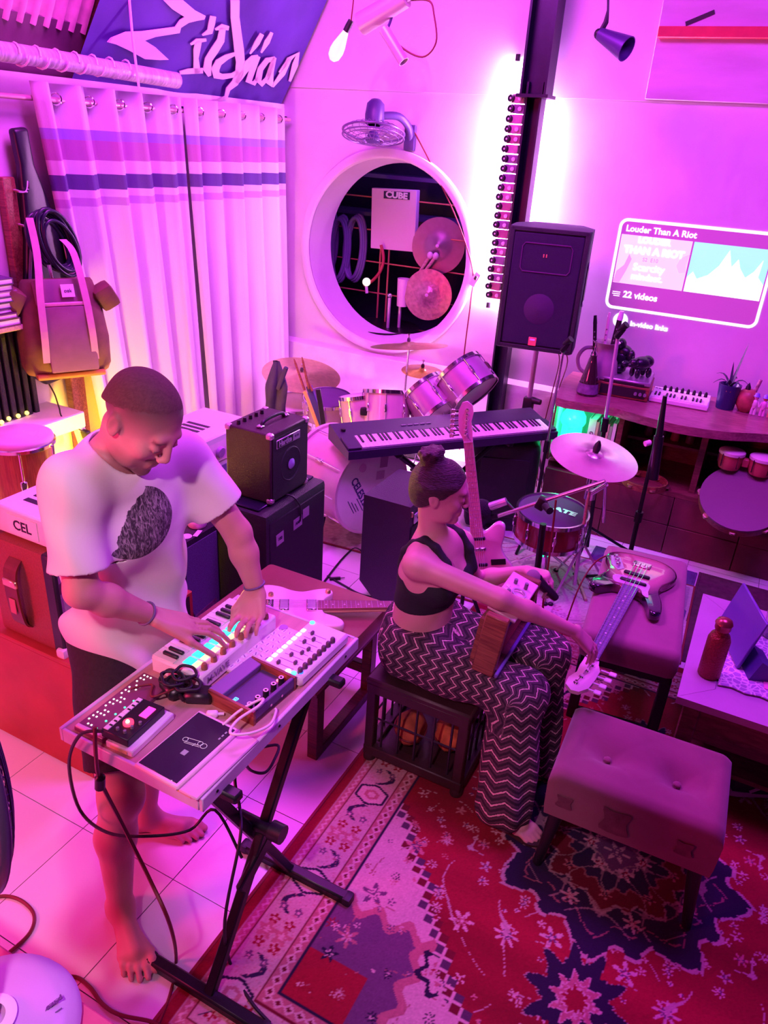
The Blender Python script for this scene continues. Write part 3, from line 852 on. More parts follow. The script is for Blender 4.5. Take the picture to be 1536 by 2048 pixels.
hb.add(vs, fs).build('leather_strap', mat('brown_leather', (.16, .030, .022), .45, var=.3, scale=20), ba, None)
B().box((-.02, -.266, .26), (.066, .012, .030), bev=.004).build('buckle', M_brass, ba)
B().box((-.02, -.27, .17), (.03, .004, .06), bev=.002).build('emblem', mat('embossed_mark', (.5, .12, .14), .5), ba)
for s in (-1, 1):
    B().box((-.15, s * .223, .388), (.05, .05, .05), bev=.016).build('corner_cap', M_tan, ba)
    B().box((.145, s * .225, .012), (.04, .04, .04), bev=.012).build('corner_cap', M_pink, ba)

def slotted(nm, label, loc, d, rz=0, sticker=None):
    t = thing(nm, label, 'amplifier', loc, rz)
    B().box((0, 0, d[2] / 2), d, bev=.008).build('case', M_white, t)
    for i in range(5):
        B().box((-.01, -.15 + i * .042, d[2] + .0005), (d[0] * .42, .022, .003)).build('vent_slot', M_black, t)
    return t
wa = slotted('white_amplifier', 'white amplifier head with dark vent slots on top of the brown amplifier', (-2.03, 1.69, .9185), (.27, .46, .105))
B().box((.005, -.2325, .052), (.14, .003, .07)).build('sticker', M_paper, wa)
text('sticker_lettering', 'CEL', .05, frame((.005, -.2345, .052), (0, -1, 0), (1, 0, 0)), M_ink, wa, bold=.001)

wc = slotted('organ_amplifier', 'old white amplifier with three round knobs and slotted top behind the red sided bass amp', (-2.50, 2.90, 0), (.34, .52, .80))
B().box((.172, .0, .715), (.008, .50, .10), (0, -.12, 0)).build('knob_panel', M_pink, wc)
for i, y in enumerate((-.21, -.14, -.05, .05, .14)):
    B().lathe([(.030, 0), (.030, .012), (.026, .018), (.001, .018)], frame((.178, y, .715), (1, 0, -.12)), 18).build('knob', mat('mauve_knob', (.36, .16, .50), .4) if i == 0 else bpy.data.materials['mauve_knob'], wc)
B().box((.172, 0, .50), (.008, .46, .26)).build('lower_panel', mat('violet_panel', (.16, .09, .34), .5), wc)
B().box((.179, -.08, .53), (.012, .085, .13), bev=.006).build('rocker_switch', M_black, wc)
B().box((.187, -.08, .56), (.006, .04, .015), bev=.002).build('switch_mark', M_grey, wc)

# black cabinet with the small bass amp on it
cb = thing('black_cabinet', 'tall black speaker cabinet with two worn stickers under the small bass amp', 'speaker cabinet', (-1.95, 2.74, 0))
B().box((0, 0, .325), (.36, .52, .648), bev=.03).build('shell', M_tolex, cb)
B().box((.178, 0, .315), (.012, .47, .58), bev=.004).build('grille', M_grille, cb)
B().box((.02, .0, .655), (.20, .47, .010), bev=.004).build('top_pad', mat('glossy_black', (.02, .016, .04), .2), cb)
for (y, z, w_, h_, r_) in ((-.16, .50, .06, .06, .06), (-.01, .52, .075, .055, .03), (.062, .545, .055, .05, .02)):
    B().box((.1850, y, z), (.0014, w_, h_), (r_, 0, 0)).build('sticker', M_silver, cb)
text('sticker_lettering', 'AMP', .022, frame((.1862, -.01, .52), (1, 0, 0), (0, 1, 0)), M_ink, cb, bold=.0008)
text('sticker_lettering', '100', .022, frame((.1862, -.16, .50), (1, 0, 0), (0, 1, 0)), M_ink, cb, bold=.0008)
B().tube(spline([(.05, -.08, .668), (.15, -.03, .664), (.192, -.01, .62), (.190, .01, .56), (.188, .005, .52)], 5), .004, 6).build('hanging_lead', M_cable, cb, 3)

M_redvinyl = mat('oxblood_vinyl', (.028, .010, .018), .5, bump=.4, scale=260)
ha = thing('bass_amplifier', 'small black bass combo amplifier with metal corners standing on the tall black cabinet', 'amplifier', (-1.94, 2.735, .6605))
B().box((0, 0, .17), (.25, .31, .338), bev=.006).build('cabinet', M_redvinyl, ha)
B().box((.1255, 0, .165), (.006, .285, .30)).build('grille', M_grille, ha)
B().box((.1295, -.02, .282), (.004, .19, .042), bev=.002).build('name_plate', M_silver, ha)
B().box((.1318, -.05, .282), (.0015, .125, .034)).build('plate_ground', M_black, ha)
text('lettering', 'Hartke', .036, frame((.1330, -.05, .281), (1, 0, 0), (0, 1, 0)), M_silver, ha, bold=.0014)
text('lettering', 'B150', .016, frame((.1320, .045, .282), (1, 0, 0), (0, 1, 0)), M_ink, ha)
B().lathe([(.0, .0), (.024, .002), (.026, .006), (.016, .013), (.001, .016)], frame((.128, .0, .155), (1, 0, 0)), 20, caps=False).build('speaker_dome', mat('violet_dome', (.30, .22, .55), .3), ha)
B().lathe([(.075, 0), (.080, .003), (.085, 0)], frame((.1285, .0, .155), (1, 0, 0)), 28, caps=False).build('cone_ring', M_tolex, ha)
for sx in (-1, 1):
    for sy_ in (-1, 1):
        for z in (.012, .327):
            B().box((sx * .113, sy_ * .143, z), (.034, .034, .030), bev=.008).build('corner', mat('pink_chrome', (.75, .6, .65), .3, metal=.7) if (sx, sy_, z) == (-1, -1, .012) else bpy.data.materials['pink_chrome'], ha)
b = B().tube(spline([(.03, -.09, .342), (.03, -.07, .362), (.03, 0, .368), (.03, .07, .362), (.03, .09, .342)], 5), .009, 8)
b.build('handle', M_black, ha, 3)
for s in (-1, 1):
    B().box((.03, s * .1, .345), (.03, .03, .012), bev=.004).build('handle_end', M_chrome, ha)
for i in range(5):
    B().cyl((-.075, -.12 + i * .045, .338), (-.075, -.12 + i * .045, .358), .010, .008, 10).build('knob', M_black, ha)

# grille-fronted amp behind the man's elbow
fa = thing('grille_amplifier', 'black amplifier with silvery woven grille standing beside the man under the tape roll', 'amplifier', (-2.16, 2.29, 0))
B().box((0, 0, .275), (.25, .36, .548), bev=.012).build('cabinet', M_tolex, fa)
B().box((.1255, 0, .29), (.008, .32, .46)).build('grille', mat('blue_silver_weave', (.15, .12, .27), .7, bump=.7, scale=300, var=.5), fa)
B().box((.131, .02, .11), (.004, .24, .085), (.12, 0, 0)).build('name_plate', mat('mauve_plate', (.20, .09, .16), .4, var=.4, scale=60), fa)
B().tube(spline([(.02, -.06, .552), (.12, -.06, .556), (.138, -.06, .50), (.137, -.08, .30), (.138, -.02, .12), (.14, .0, .03)], 5), .004, 6).build('hanging_lead', M_cable, fa, 3)
tp = thing('tape_roll', 'roll of pale pink tape on top of the grille amplifier', 'tape', (-2.10, 2.40, .5495))
B().lathe([(.040, 0), (.043, .004), (.043, .031), (.040, .035), (.014, .035), (.014, 0), (.040, 0)], None, 26, caps=False).build('roll', mat('pink_tape', (.80, .55, .66), .5), tp)
st_ = thing('sticker_sheet', 'two white stickers lying on the grille amplifier top beside the tape roll', 'stickers', (-2.07, 2.29, .5495), .3)
B().cyl((0, 0, 0), (0, 0, .0012), .024, n=20).build('round_sticker', M_paper, st_)
B().box((.035, .04, .0006), (.022, .06, .0012)).build('strip_sticker', M_paper, st_)

# conga by the ledge
M_orange = wood('orange_wood', (.42, .13, .04), (.28, .075, .025), .35, (14, 14, 1), .3)
M_skin = mat('drum_skin', (.74, .60, .64), .55, var=.12, scale=10)
cg = thing('conga_drum', 'orange wooden hand drum with pale skin standing by the white ledge at left', 'drum', (-3.00, 2.22, 0))
b = B().lathe([(.105, 0), (.110, .10), (.135, .32), (.150, .50), (.140, .70), (.136, .83)], None, 32)
b.build('shell', M_orange, cg, .9)
B().lathe([(.136, .812), (.152, .815), (.154, .832), (.150, .846), (.136, .852), (.001, .856)], None, 32, caps=False).build('skin', M_skin, cg, .9)
B().lathe([(.155, .800), (.162, .805), (.162, .820), (.155, .824)], None, 32, caps=False).build('rim', M_chrome, cg, .9)
for i in range(6):
    a = i * math.pi / 3 + .35
    c_, s_ = math.cos(a), math.sin(a)
    b = B().cyl((.164 * c_, .164 * s_, .81), (.160 * c_, .160 * s_, .66), .006, n=8).box((.158 * c_, .158 * s_, .65), (.03, .03, .05), (0, 0, a), .006)
    b.build('tension_lug', M_chrome, cg)
ly = thing('yellow_lamp', 'small yellow lamp glowing on the floor between the conga and the curtain at left', 'lamp', (-3.02, 2.66, .0))
B().lathe([(.06, 0), (.06, .015), (.012, .02), (.012, .10)], None, 20).build('base', M_metal, ly)
B().sph((0, 0, .16), (.05, .05, .06), 16).build('globe', mat('yellow_globe', (1, .8, .1), .3, emit=(1.0, .74, .02), es=14), ly)
yl = lamp('yellow_lamp_light', 'POINT', (-2.98, 2.62, .30), (1.0, .60, .002), 55, .05)

# ------------------------------------------------------------------ instruments
M_fret = mat('fret_wire', (.50, .38, .55), .4, metal=.3)
def guitar(t, body_m, board_m, head_m, sc=1., ys=1., strings=6, bass=False, pick=None, L=.648, flip=1):
    """electric guitar lying in the xy plane of t: bridge at x=0, neck along +x, face up (+z)"""
    pts = [(-.115, 0), (-.105, .08), (-.06, .145), (.01, .16), (.07, .135), (.12, .112), (.17, .118), (.225, .142), (.275, .138), (.292, .112), (.272, .085), (.225, .058), (.212, .03), (.212, -.03), (.222, -.055), (.25, -.09), (.255, -.116), (.235, -.135), (.19, -.13), (.13, -.112), (.08, -.125), (.03, -.155), (-.03, -.165), (-.08, -.13), (-.108, -.07)]
    if bass:
        pts = [(-.105, .0), (-.10, .07), (-.06, .125), (.0, .142), (.06, .128), (.11, .105), (.17, .105), (.24, .128), (.31, .140), (.338, .125), (.332, .103), (.285, .085), (.235, .06), (.212, .03), (.205, -.03), (.21, -.06), (.24, -.09), (.265, -.115), (.258, -.142), (.22, -.150), (.16, -.128), (.10, -.113), (.05, -.125), (-.01, -.148), (-.06, -.14), (-.095, -.09)]
    poly = [(p.x * sc, p.y * ys * flip) for p in spline([(x, y, 0) for x, y in pts], 4, True)]
    b = B()
    n = len(poly)
    cx = sum(p[0] for p in poly) / n
    def ring(k, z):
        return [(cx + (p[0] - cx) * k, p[1] * k, z) for p in poly]
    vs = ring(.955, .0) + ring(1, .009) + ring(1, .033) + ring(.975, .040) + ring(.93, .042)
    fs = [(i * n + j, i * n + (j + 1) % n, (i + 1) * n + (j + 1) % n, (i + 1) * n + j) for i in range(4) for j in range(n)]
    fs += [tuple(range(n))[::-1], tuple(4 * n + j for j in range(n))]
    b.add(vs, fs).build('body', body_m, t, 1.0)
    w0, w1 = (.030, .021) if not bass else (.034, .022)
    z = .048
    x0 = .19 * sc if not bass else .20 * sc
    b = B()
    b.add([(x0, -w0, z - .010), (x0, w0, z - .010), (L, w1, z - .010), (L, -w1, z - .010), (x0, -w0, z), (x0, w0, z), (L, w1, z), (L, -w1, z)],
          [(0, 3, 2, 1), (4, 5, 6, 7), (0, 1, 5, 4), (1, 2, 6, 5), (2, 3, 7, 6), (3, 0, 4, 7)])
    b.build('fretboard', board_m, t, None)
    b = B().tube([(x0 + .02, 0, 0), (L, 0, 0)], [w0 * .93, w1 * .93], 14, Matrix.Translation((0, 0, z - .0195)) @ Matrix.Diagonal((1, 1, .42, 1)))
    b.build('neck_back', head_m, t, 1.2)
    nf = 20
    for i in range(1, nf + 1):
        x = L - L * (1 - 2 ** (-i / 12))
        if x > x0:
            w = w1 + (w0 - w1) * (L - x) / (L - x0)
            B().box((x, 0, z + .0004), (.0016, 2 * w * .98, .0012)).build('fret', M_fret, t)
    for i in (3, 5, 7, 9, 12, 15, 17):
        x = L - L * (1 - 2 ** (-(i - .5) / 12))
        B().cyl((x, 0, z), (x, 0, z + .0006), .004, n=10).build('inlay', M_ivory, t)
    # headstock
    hs = [(0, w1), (.02, w1 + .004), (.05, .038), (.10, .036), (.15, .030), (.182, .010), (.186, -.012), (.165, -.034), (.13, -.036), (.09, -.022), (.05, -.024), (.02, -w1), (0, -w1)]
    k = 1.2 if bass else 1.0
    hp_ = [(L + x * k, y * k * flip) for x, y in hs]
    B().prism(hp_, z - .018, z - .004).build('headstock', head_m, t, 1.0)
    for i in range(strings):
        f = i / (strings - 1)
        hx, hy = L + (.035 + .13 * f * (.86)) * k, (-.008 + .018 * (1 - f)) * k * flip
        p = B().cyl((hx, hy, z - .005), (hx, hy, z + .008), .0045 * k, n=10)
        o = p.build('tuning_post', M_chrome, t)
        B().cyl((hx, hy, z - .004), (hx, hy, z - .001), .0085 * k, n=14).build('bushing', M_chrome, o)
        e = B().cyl((hx, hy + .028 * flip * k, z - .011), (hx, hy + .058 * flip * k, z - .011), .004, n=8).box((hx, hy + .064 * flip * k, z - .011), (.020 * k, .022 * k, .008), bev=.003)
        e.build('tuning_key', M_chrome if not bass else M_ivory, o)
        yb, yn = (f - .5) * w0 * 1.7, (f - .5) * w1 * 1.7
        B().tube([(0, yb, z + .006), (L, yn, z + .003), (hx, hy, z + .003)], .0011 if bass else .0007, 5).build('string', M_chrome, t)
    B().box((L, 0, z + .001), (.005, 2 * w1, .005)).build('nut', M_ivory, t)
    b = B().box((-.012, 0, .0455), (.05, .08, .006), bev=.002)
    br = b.build('bridge', M_chrome, t)
    for i in range(strings):
        B().box((-.004, (i / (strings - 1) - .5) * w0 * 1.8, .0505), (.022, .0085 if not bass else .013, .007), bev=.002).build('saddle', M_chrome, br)
    return t

# --- bench with the white guitar on it
M_leather = mat('brown_leather_top', (.26, .10, .075), .42, var=.25, scale=6, bump=.1)
bn = thing('bench', 'low dark wood bench with a brown leather top under the white guitar', 'bench', (-1.42, 2.12, 0))
B().box((0, .03, .405), (.62, .60, .085), bev=.02).build('cushion', M_leather, bn)
B().box((0, .03, .345), (.58, .52, .035)).build('seat_frame', M_dwood, bn)
for sx in (-1, 1):
    for y in (-.185, .245):
        B().box((sx * .262, y, .165), (.045, .05, .33), bev=.003).build('leg', M_dwood, bn)
    B().box((sx * .262, .03, .022), (.045, .39, .044), bev=.003).build('sled_bar', M_dwood, bn)
B().box((0, .245, .14), (.48, .035, .05), bev=.003).build('cross_bar', M_dwood, bn)
M_cream = mat('cream_lacquer', (.82, .66, .70), .25, var=.04, coat=.4)
M_rose = mat('rosewood', (.30, .13, .16), .45, var=.2, scale=30)
g1 = thing('white_guitar', 'white electric guitar with two metal pickups lying on the bench behind the desk', 'guitar', (-1.487, 2.105, .4485), (0, 0, R(33)))
guitar(g1, M_cream, M_rose, M_lwood, L=.58, flip=-1)
for x in (.055, .165):
    o = B().box((x, 0, .046), (.04, .078, .010), bev=.003).build('pickup', M_chrome, g1)
    B().box((x, 0, .0515), (.032, .070, .001)).build('pickup_cover', M_silver, o)
for (x, y) in ((.0, .075), (-.04, .09), (.235, .098)):
    B().lathe([(.012, 0), (.011, .012), (.008, .015), (.001, .015)], TR((x, y, .042)), 14).build('knob', M_brass, g1)
B().box((.03, -.085, .044), (.012, .05, .004), (0, 0, .3), .002).build('switch_plate', mat('rust_plate', (.5, .2, .25), .4), g1)

# --- drum kit
def drum(nm, label, c, axis, r, d, shell_m, head_m, lugs=8, hoop=M_chrome, group=None, cat='drum', sticker=False):
    """axis points out of the playing head; c is the head's centre"""
    t = thing(nm, label, cat, c, 0, group)
    F = basis(axis).to_4x4()
    B().lathe([(r * .97, -d), (r * .97, 0)], F, 40).build('shell', shell_m, t, .9)
    B().lathe([(r * .985, .001), (r * .955, .006), (.001, .007)], F, 40, caps=False).build('head', head_m, t, .9)
    for z in (.0, -d):
        B().lathe([(r * 1.0, z - .014), (r * 1.03, z - .012), (r * 1.03, z + .012), (r * .975, z + .012), (r * .975, z - .002)], F, 40, caps=False).build('hoop', hoop, t, .9)
    for i in range(lugs):
        a = 2 * math.pi * (i + .5) / lugs
        ca, sa = r * 1.005 * math.cos(a), r * 1.005 * math.sin(a)
        b = B().tube([(ca * 1.02, sa * 1.02, -.01), (ca * 1.02, sa * 1.02, -d + .01)], .0035, 6, F)
        b.box((ca, sa, -d / 2), (.024, .018, min(.06, d * .5)), (0, 0, a), .005, M=F)
        b.build('lug', M_chrome, t)
    return t
def cymbal(nm, label, c, r, tilt, stand=None, m=None):
    t = thing(nm, label, 'cymbal', c, tilt, None)
    B().lathe([(.006, .012), (r * .12, .010), (r * .2, .0), (r * .22, -.003), (r * .6, -.010), (r, -.018), (r, -.0195), (r * .6, -.0115), (r * .22, -.0045), (r * .2, -.0015), (r * .12, .0085), (.006, .0105)], None, 56, caps=False).build('plate', m or M_brass, t, 1.)
    B().lathe([(.011, .012), (.013, .02), (.011, .034), (.006, .04), (.001, .04)], None, 12).build('felt', mat('felt', (.05, .02, .05), .9) if 'felt' not in bpy.data.materials else bpy.data.materials['felt'], t, .9)
    B().lathe([(.005, .03), (.005, .058), (.010, .058), (.010, .066), (.001, .066)], None, 10).build('wing_nut', M_chrome, t, .9)
    return t
def stand(nm, label, top, foot, legr=.22, m=M_chrome, r=.011, cat='stand', rot=.4, legz=.30):
    t = thing(nm, label, cat, foot)
    fx, fy, fz = foot
    mid = V(foot) + (V(top) - V(foot)) * .5
    B().tube([V(foot) + V((0, 0, .05)), mid], r, 10).build('lower_tube', m, t, W=True)
    B().tube([mid - V((0, 0, .02)), V(top)], r * .68, 10).build('upper_tube', m, t, W=True)
    b = B().tube([mid - V((0, 0, .02)), mid + V((0, 0, .025))], r * 1.6, 10)
    b.build('clamp', m, t, W=True)
    for i in range(3):
        a = rot + i * 2.094
        b = B().tube([(fx + .012 * math.cos(a), fy + .012 * math.sin(a), legz), (fx + legr * .93 * math.cos(a), fy + legr * .93 * math.sin(a), .03), (fx + legr * math.cos(a), fy + legr * math.sin(a), .012)], r * .6, 6)
        l = b.build('leg', m, t, W=True)
        B().sph((fx + legr * math.cos(a), fy + legr * math.sin(a), .013), (.016, .016, .013), 8).build('rubber_foot', M_cable, l, W=False).location = (-fx, -fy, 0)
    return t

M_shell = mat('champagne_shell', (.66, .48, .50), .3, var=.1, scale=8, coat=.3)
M_shell2 = mat('mauve_shell', (.50, .30, .48), .35, metal=.3, var=.15, scale=6)
M_dhead = mat('drum_head', (.78, .68, .72), .5, var=.10, scale=5)
bd = drum('bass_drum', 'big pale bass drum with printed front head lying under the digital piano', (-1.80, 3.56, .375), (.93, -.37, .02), .268, .42, M_shell, M_dhead, 10, M_shell)
F = frame((-1.80, 3.56, .375), (.93, -.37, .02), (.37, .93, 0))
I = INV[bd.name]
for (u, v, w_, h_, c_) in ((.085, .155, .055, .072, (.30, .16, .26)), (.06, .075, .06, .05, (.45, .28, .38))):
    B().box((u, v, .0085), (w_, h_, .0015), (0, 0, -.1), M=I @ F).build('print_block', mat('print_%d' % int(c_[0] * 100), c_, .6), bd)
B().cyl(I @ F @ V((-.075, .15, .0075)), I @ F @ V((-.075, .15, .009)), .026, n=20).build('print_dot', mat('print_dot', (.55, .28, .45), .6), bd)
text('head_lettering', 'CELESTION', .066, I @ F @ TR((-.075, -.03, .0085), (0, 0, R(-62))), mat('blue_ink', (.05, .03, .16), .6), bd, bold=.0016, sx=.86)
for i in range(5):
    B().box((-.155 + .022 * i, -.075 - .005 * (i % 3), .0085), (.10 - .02 * (i % 3), .004, .0012), (0, 0, R(-62)), M=I @ F).build('small_print', bpy.data.materials['blue_ink'], bd)
for s in (-1, 1):
    b = B().tube([(-1.93 + s * .22 * .37, 3.60 + s * .22 * .93, .20), (-1.84 + s * .36 * .37, 3.57 + s * .36 * .93, .015)], .009, 8)
    b.build('spur', M_metal, bd, W=True)
drum('rack_tom', 'champagne rack tom with a small oval badge behind the left end of the piano', (-2.111, 4.330, 0.708), (-.15, .25, .95), .16, .21, M_shell, M_dhead, 8)
rt = bpy.data.objects['rack_tom']
B().lathe([(.026, 0), (.024, .004), (.001, .004)], frame((.052, -.15, -.11), (.33, -.92, .2)), 18, sx=1.5).build('badge', mat('badge_plum', (.16, .06, .14), .4), rt)
B().box((-.085, -.155, -.11), (.05, .06, .05), (0, 0, .4), .012).build('mount_block', M_metal, rt)
drum('small_tom', 'small champagne tom with red tinted shell left of the rack tom', (-2.297, 4.270, 0.652), (-.25, .1, .95), .125, .18, M_shell, M_dhead, 6)
drum('floor_tom', 'wide floor tom with pale mauve head standing by the curtain', (-2.922, 4.450, 0.431), (0, -.05, 1), .20, .28, M_shell2, M_dhead, 8)
drum('pad_drum', 'snare drum with a dark practice pad in front of the floor tom', (-2.568, 4.330, 0.568), (.05, -.12, 1), .165, .14, M_shell2, mat('dark_pad', (.10, .03, .14), .8), 8)
drum('timbale', 'upright tilted steel timbale nearer the piano with lugs on its shell', (-1.901, 4.420, 0.744), (-.72, .18, .55), .155, .20, M_shell2, M_dhead, 6)
drum('timbale', 'tilted steel timbale nearer the steel post behind its twin', (-1.689, 4.470, 0.893), (-.72, .18, .55), .17, .19, M_shell2, M_dhead, 6)
for nm, tp_, ft, lb_ in (('floor_tom_stand', (-2.921, 4.450, 0.316), (-2.93, 4.47, 0), 'chrome stand carrying the wide floor tom by the curtain'), ('pad_drum_stand', (-2.557, 4.330, 0.472), (-2.575, 4.34, 0), 'chrome stand under the drum with the dark practice pad'), ('tom_stand', (-2.099, 4.330, 0.590), (-2.15, 4.45, 0), 'chrome stand carrying the champagne rack tom'), ('small_tom_stand', (-2.289, 4.270, 0.559), (-2.36, 4.36, 0), 'chrome stand carrying the small champagne tom'), ('timbale_stand', (-1.736, 4.440, 0.731), (-1.78, 4.47, 0), 'chrome stand carrying the two tilted steel timbales')):
    stand(nm, lb_, tp_, ft, .16)
cymbal('crash_cymbal', 'bronze crash cymbal tilted at the left of the drum kit by the curtain', (-2.905, 4.520, 0.647), .285, (.10, .16, 0))
cymbal('ride_cymbal', 'thin bronze ride cymbal highest in the kit just under the round opening', (-2.174, 4.750, 0.937), .27, (-.10, -.14, 0))
cymbal('splash_cymbal', 'small splash cymbal half hidden behind the tilted timbales', (-2.099, 4.850, 0.747), .15, (.05, .05, 0))
stand('crash_stand', 'chrome stand holding the tilted crash cymbal by the curtain', (-2.905, 4.520, 0.636), (-2.90, 4.60, 0), .2)
stand('ride_stand', 'tall chrome stand holding the ride cymbal under the round opening', (-2.173, 4.750, 0.926), (-2.20, 4.78, 0), .2)
stand('splash_stand', 'chrome stand holding the small splash cymbal behind the timbales', (-2.098, 4.850, 0.737), (-2.05, 4.90, 0), .16)

# dark cloth over a pole, and a stick holder, left of the piano
cl = thing('draped_cloth', 'dark folded cloth draped over a short pole behind the small bass amp', 'cloth', (-2.781, 4.000, 0.466))
b = B()
def drf(u, v):
    a = u * 2 * math.pi
    r_ = (.016 + .052 * min(1, v * 2.2)) * (1 + .28 * math.sin(3 * a + 1) + .15 * math.sin(5 * a + 4 * v))
    return (r_ * math.cos(a) + .03 * (1 - v) * .6, r_ * .8 * math.sin(a), .40 - .37 * v)
b.grid(drf, 28, 14)
b.build('cloth', mat('dark_violet_cloth', (.045, .025, .09), .8, var=.4, scale=9), cl, 3)
B().box((.075, -.02, .30), (.03, .035, .17), (0, .35, .2), .014).build('fold', bpy.data.materials['dark_violet_cloth'], cl)
B().cyl((0, 0, -.49), (0, 0, .40), .009, n=8).build('pole', M_metal, cl)
B().lathe([(.09, 0), (.09, .012), (.012, .02)], TR((0, 0, -.493)), 20).build('foot', M_metal, cl)
sh_ = thing('stick_holder', 'black stick holder with sticks and a yellow ruler clipped to a thin stand', 'stick holder', (-2.350, 3.850, 0.376))
p0, p1 = (-2.353, 3.850, -0.111), (-2.372, 3.850, 0.517)
B().tube([(p1[0], p1[1], .02), p1], .009, 8).build('rod', M_metal, sh_, W=True)
for a in (-.5, 1.6, 3.7):
    B().tube([(p1[0], p1[1], .14), (p1[0] + .2 * math.cos(a), p1[1] + .2 * math.sin(a), .012)], .008, 6).build('leg', M_metal, sh_, W=True)
def slab(nm, pa, pb, w_, th, m):
    d = V(pb) - V(pa)
    B().box((0, 0, d.length / 2), (w_, th, d.length), bev=.003, M=frame(pa, d, (.88, .46, 0))).build(nm, m, sh_, W=True)
slab('yellow_ruler', (-2.339, 3.850, 0.537), (-2.451, 3.850, 0.763), .022, .006, mat('yellow_plastic', (.80, .50, .10), .5))
slab('black_sleeve', (-2.309, 3.860, 0.551), (-2.359, 3.860, 0.792), .030, .03, M_black)
slab('back_sleeve', (-2.352, 3.900, 0.547), (-2.450, 3.900, 0.784), .040, .02, mat('blue_sleeve', (.06, .04, .22), .6))
for (xa, ya, xb, yb) in ((610, 780, 602, 718), (618, 775, 627, 716), (624, 778, 612, 735), (630, 780, 615, 750)):
    pass
for nm, pa, pb in (('drumstick', (-2.457, 3.860, 0.766), (-2.537, 3.860, 0.949)), ('drumstick', (-2.437, 3.880, 0.772), (-2.492, 3.880, 0.965)), ('drumstick', (-2.417, 3.890, 0.760), (-2.474, 3.890, 0.852))):
    B().tube([pa, V(pa).lerp(V(pb), .85), pb], [.008, .007, .003], 8).build(nm, M_mwood, sh_, W=True)

# --- digital piano
PC, PR = (-1.505, 3.905, .645), math.atan2(1.04, .87)
M_pcase = mat('piano_case', (.035, .022, .06), .35, var=.15, scale=8)
pn_ = thing('digital_piano', 'long dark digital piano on a folding stand in front of the drum kit', 'piano', PC, PR)
b = B().prism([(-.165, 0), (.165, 0), (.165, .085), (.150, .095), (-.01, .070), (-.165, .046)], -.67, .67, Matrix(((0, 0, 1, 0), (1, 0, 0, 0), (0, 1, 0, 0), (0, 0, 0, 1))))
b.build('case', M_pcase, pn_)
kw = 1.21 / 52
sl_ = math.atan2(.024, .155)
for i in range(52):
    x = -.585 + kw * (i + .5)
    if i == 0:
        k0 = B().box((0, -.087, .0655), (kw * .94, .130, .012), (sl_, 0, 0)).build('white_key', M_ivory, pn_)
        k0.location = (x, 0, 0)
    else:
        k = k0.copy(); COL.objects.link(k); k.location = (x, 0, 0)
first = None
for i in range(51):
    if (i % 7) in (0, 2, 3, 5, 6):
        x = -.585 + kw * (i + 1)
        if first is None:
            first = B().box((0, -.062, .0745), (kw * .56, .084, .013), (sl_, 0, 0), .002).build('black_key', M_black, pn_)
            first.location = (x, 0, 0)
        else:
            k = first.copy(); COL.objects.link(k); k.location = (x, 0, 0)
B().box((-.628, -.087, .0665), (.075, .135, .012), (sl_, 0, 0), .002).build('left_block', M_pcase, pn_)
B().box((.648, -.087, .0665), (.035, .135, .012), (sl_, 0, 0), .002).build('right_block', M_pcase, pn_)
for i in range(5):
    B().box((-.25 + i * .04, .06, .0845), (.028, .010, .004), (.16, 0, 0)).build('panel_button', M_grey, pn_)
B().cyl((-.62, .06, .078), (-.62, .06, .094), .014, n=14).build('volume_knob', M_black, pn_)
px = thing('piano_stand', 'black folding x-shaped stand under the long digital piano', 'stand', (-1.505, 3.905, 0), PR)
for s in (-1, 1):
    d = V((.76, 0, .60))
    for q in ((-.018, 1), (.018, -1)):
        pass
for s, off in ((1, -.02), (-1, .02)):
    B().tube([(-s * .36, off, .03), (s * .36, off, .625)], .017, 8).build('leg', M_metal, px)
    B().box((-s * .36, 0, .018), (.036, .36, .034), bev=.005).build('foot_bar', M_metal, px)
    B().box((s * .36, 0, .630), (.036, .30, .026), bev=.005).build('top_bar', M_metal, px)
B().cyl((0, -.045, .33), (0, .045, .33), .03, n=12).build('locking_knob', M_black, px)

# lit lamp bar on the floor behind the kit
lbv = thing('floor_light_bar', 'bright magenta light bar lying on the floor behind the drum kit', 'lamp', (-2.15, 4.98, 0), 0)
B().box((0, 0, .03), (.62, .06, .05), bev=.008).build('housing', M_metal, lbv)
M_tube = mat('magenta_tube', (1, .5, 1), .3, emit=(1.0, .36, .98), es=120)
B().tube([(-.28, 0, .075), (.28, 0, .075)], .018, 12).build('tube', M_tube, lbv)

# small wedge amp behind the woman
we = thing('wedge_amplifier', 'black wedge amplifier with a silver control strip behind the seated woman', 'amplifier', (-1.475, 3.24, 0))
b = B().prism([(-.10, .10), (.0, .0), (.16, .0), (.16, .60), (-.10, .60)], -.20, .20, Matrix(((1, 0, 0, 0), (0, 0, -1, 0), (0, 1, 0, 0), (0, 0, 0, 1))))
b.build('cabinet', mat('plum_vinyl', (.035, .015, .045), .5, bump=.3, scale=200), we)
B().box((.163, .0, .25), (.008, .36, .46), bev=.003).build('grille', M_grille, we)
B().box((.166, .0, .52), (.008, .32, .055), bev=.002).build('control_strip', M_silver, we)
for i in range(5):
    B().cyl((.170, -.12 + i * .045, .52), (.186, -.12 + i * .045, .52), .010, .008, 10).build('knob', M_black, we)
B().tube(spline([(.185, -.10, .515), (.24, -.07, .47), (.27, -.02, .38), (.25, .04, .30)], 5), .006, 6).build('grey_lead', M_silver, we, 3)
B().box((.16, -.185, .555), (.02, .012, .03), bev=.003).build('corner_clip', M_brass, we)

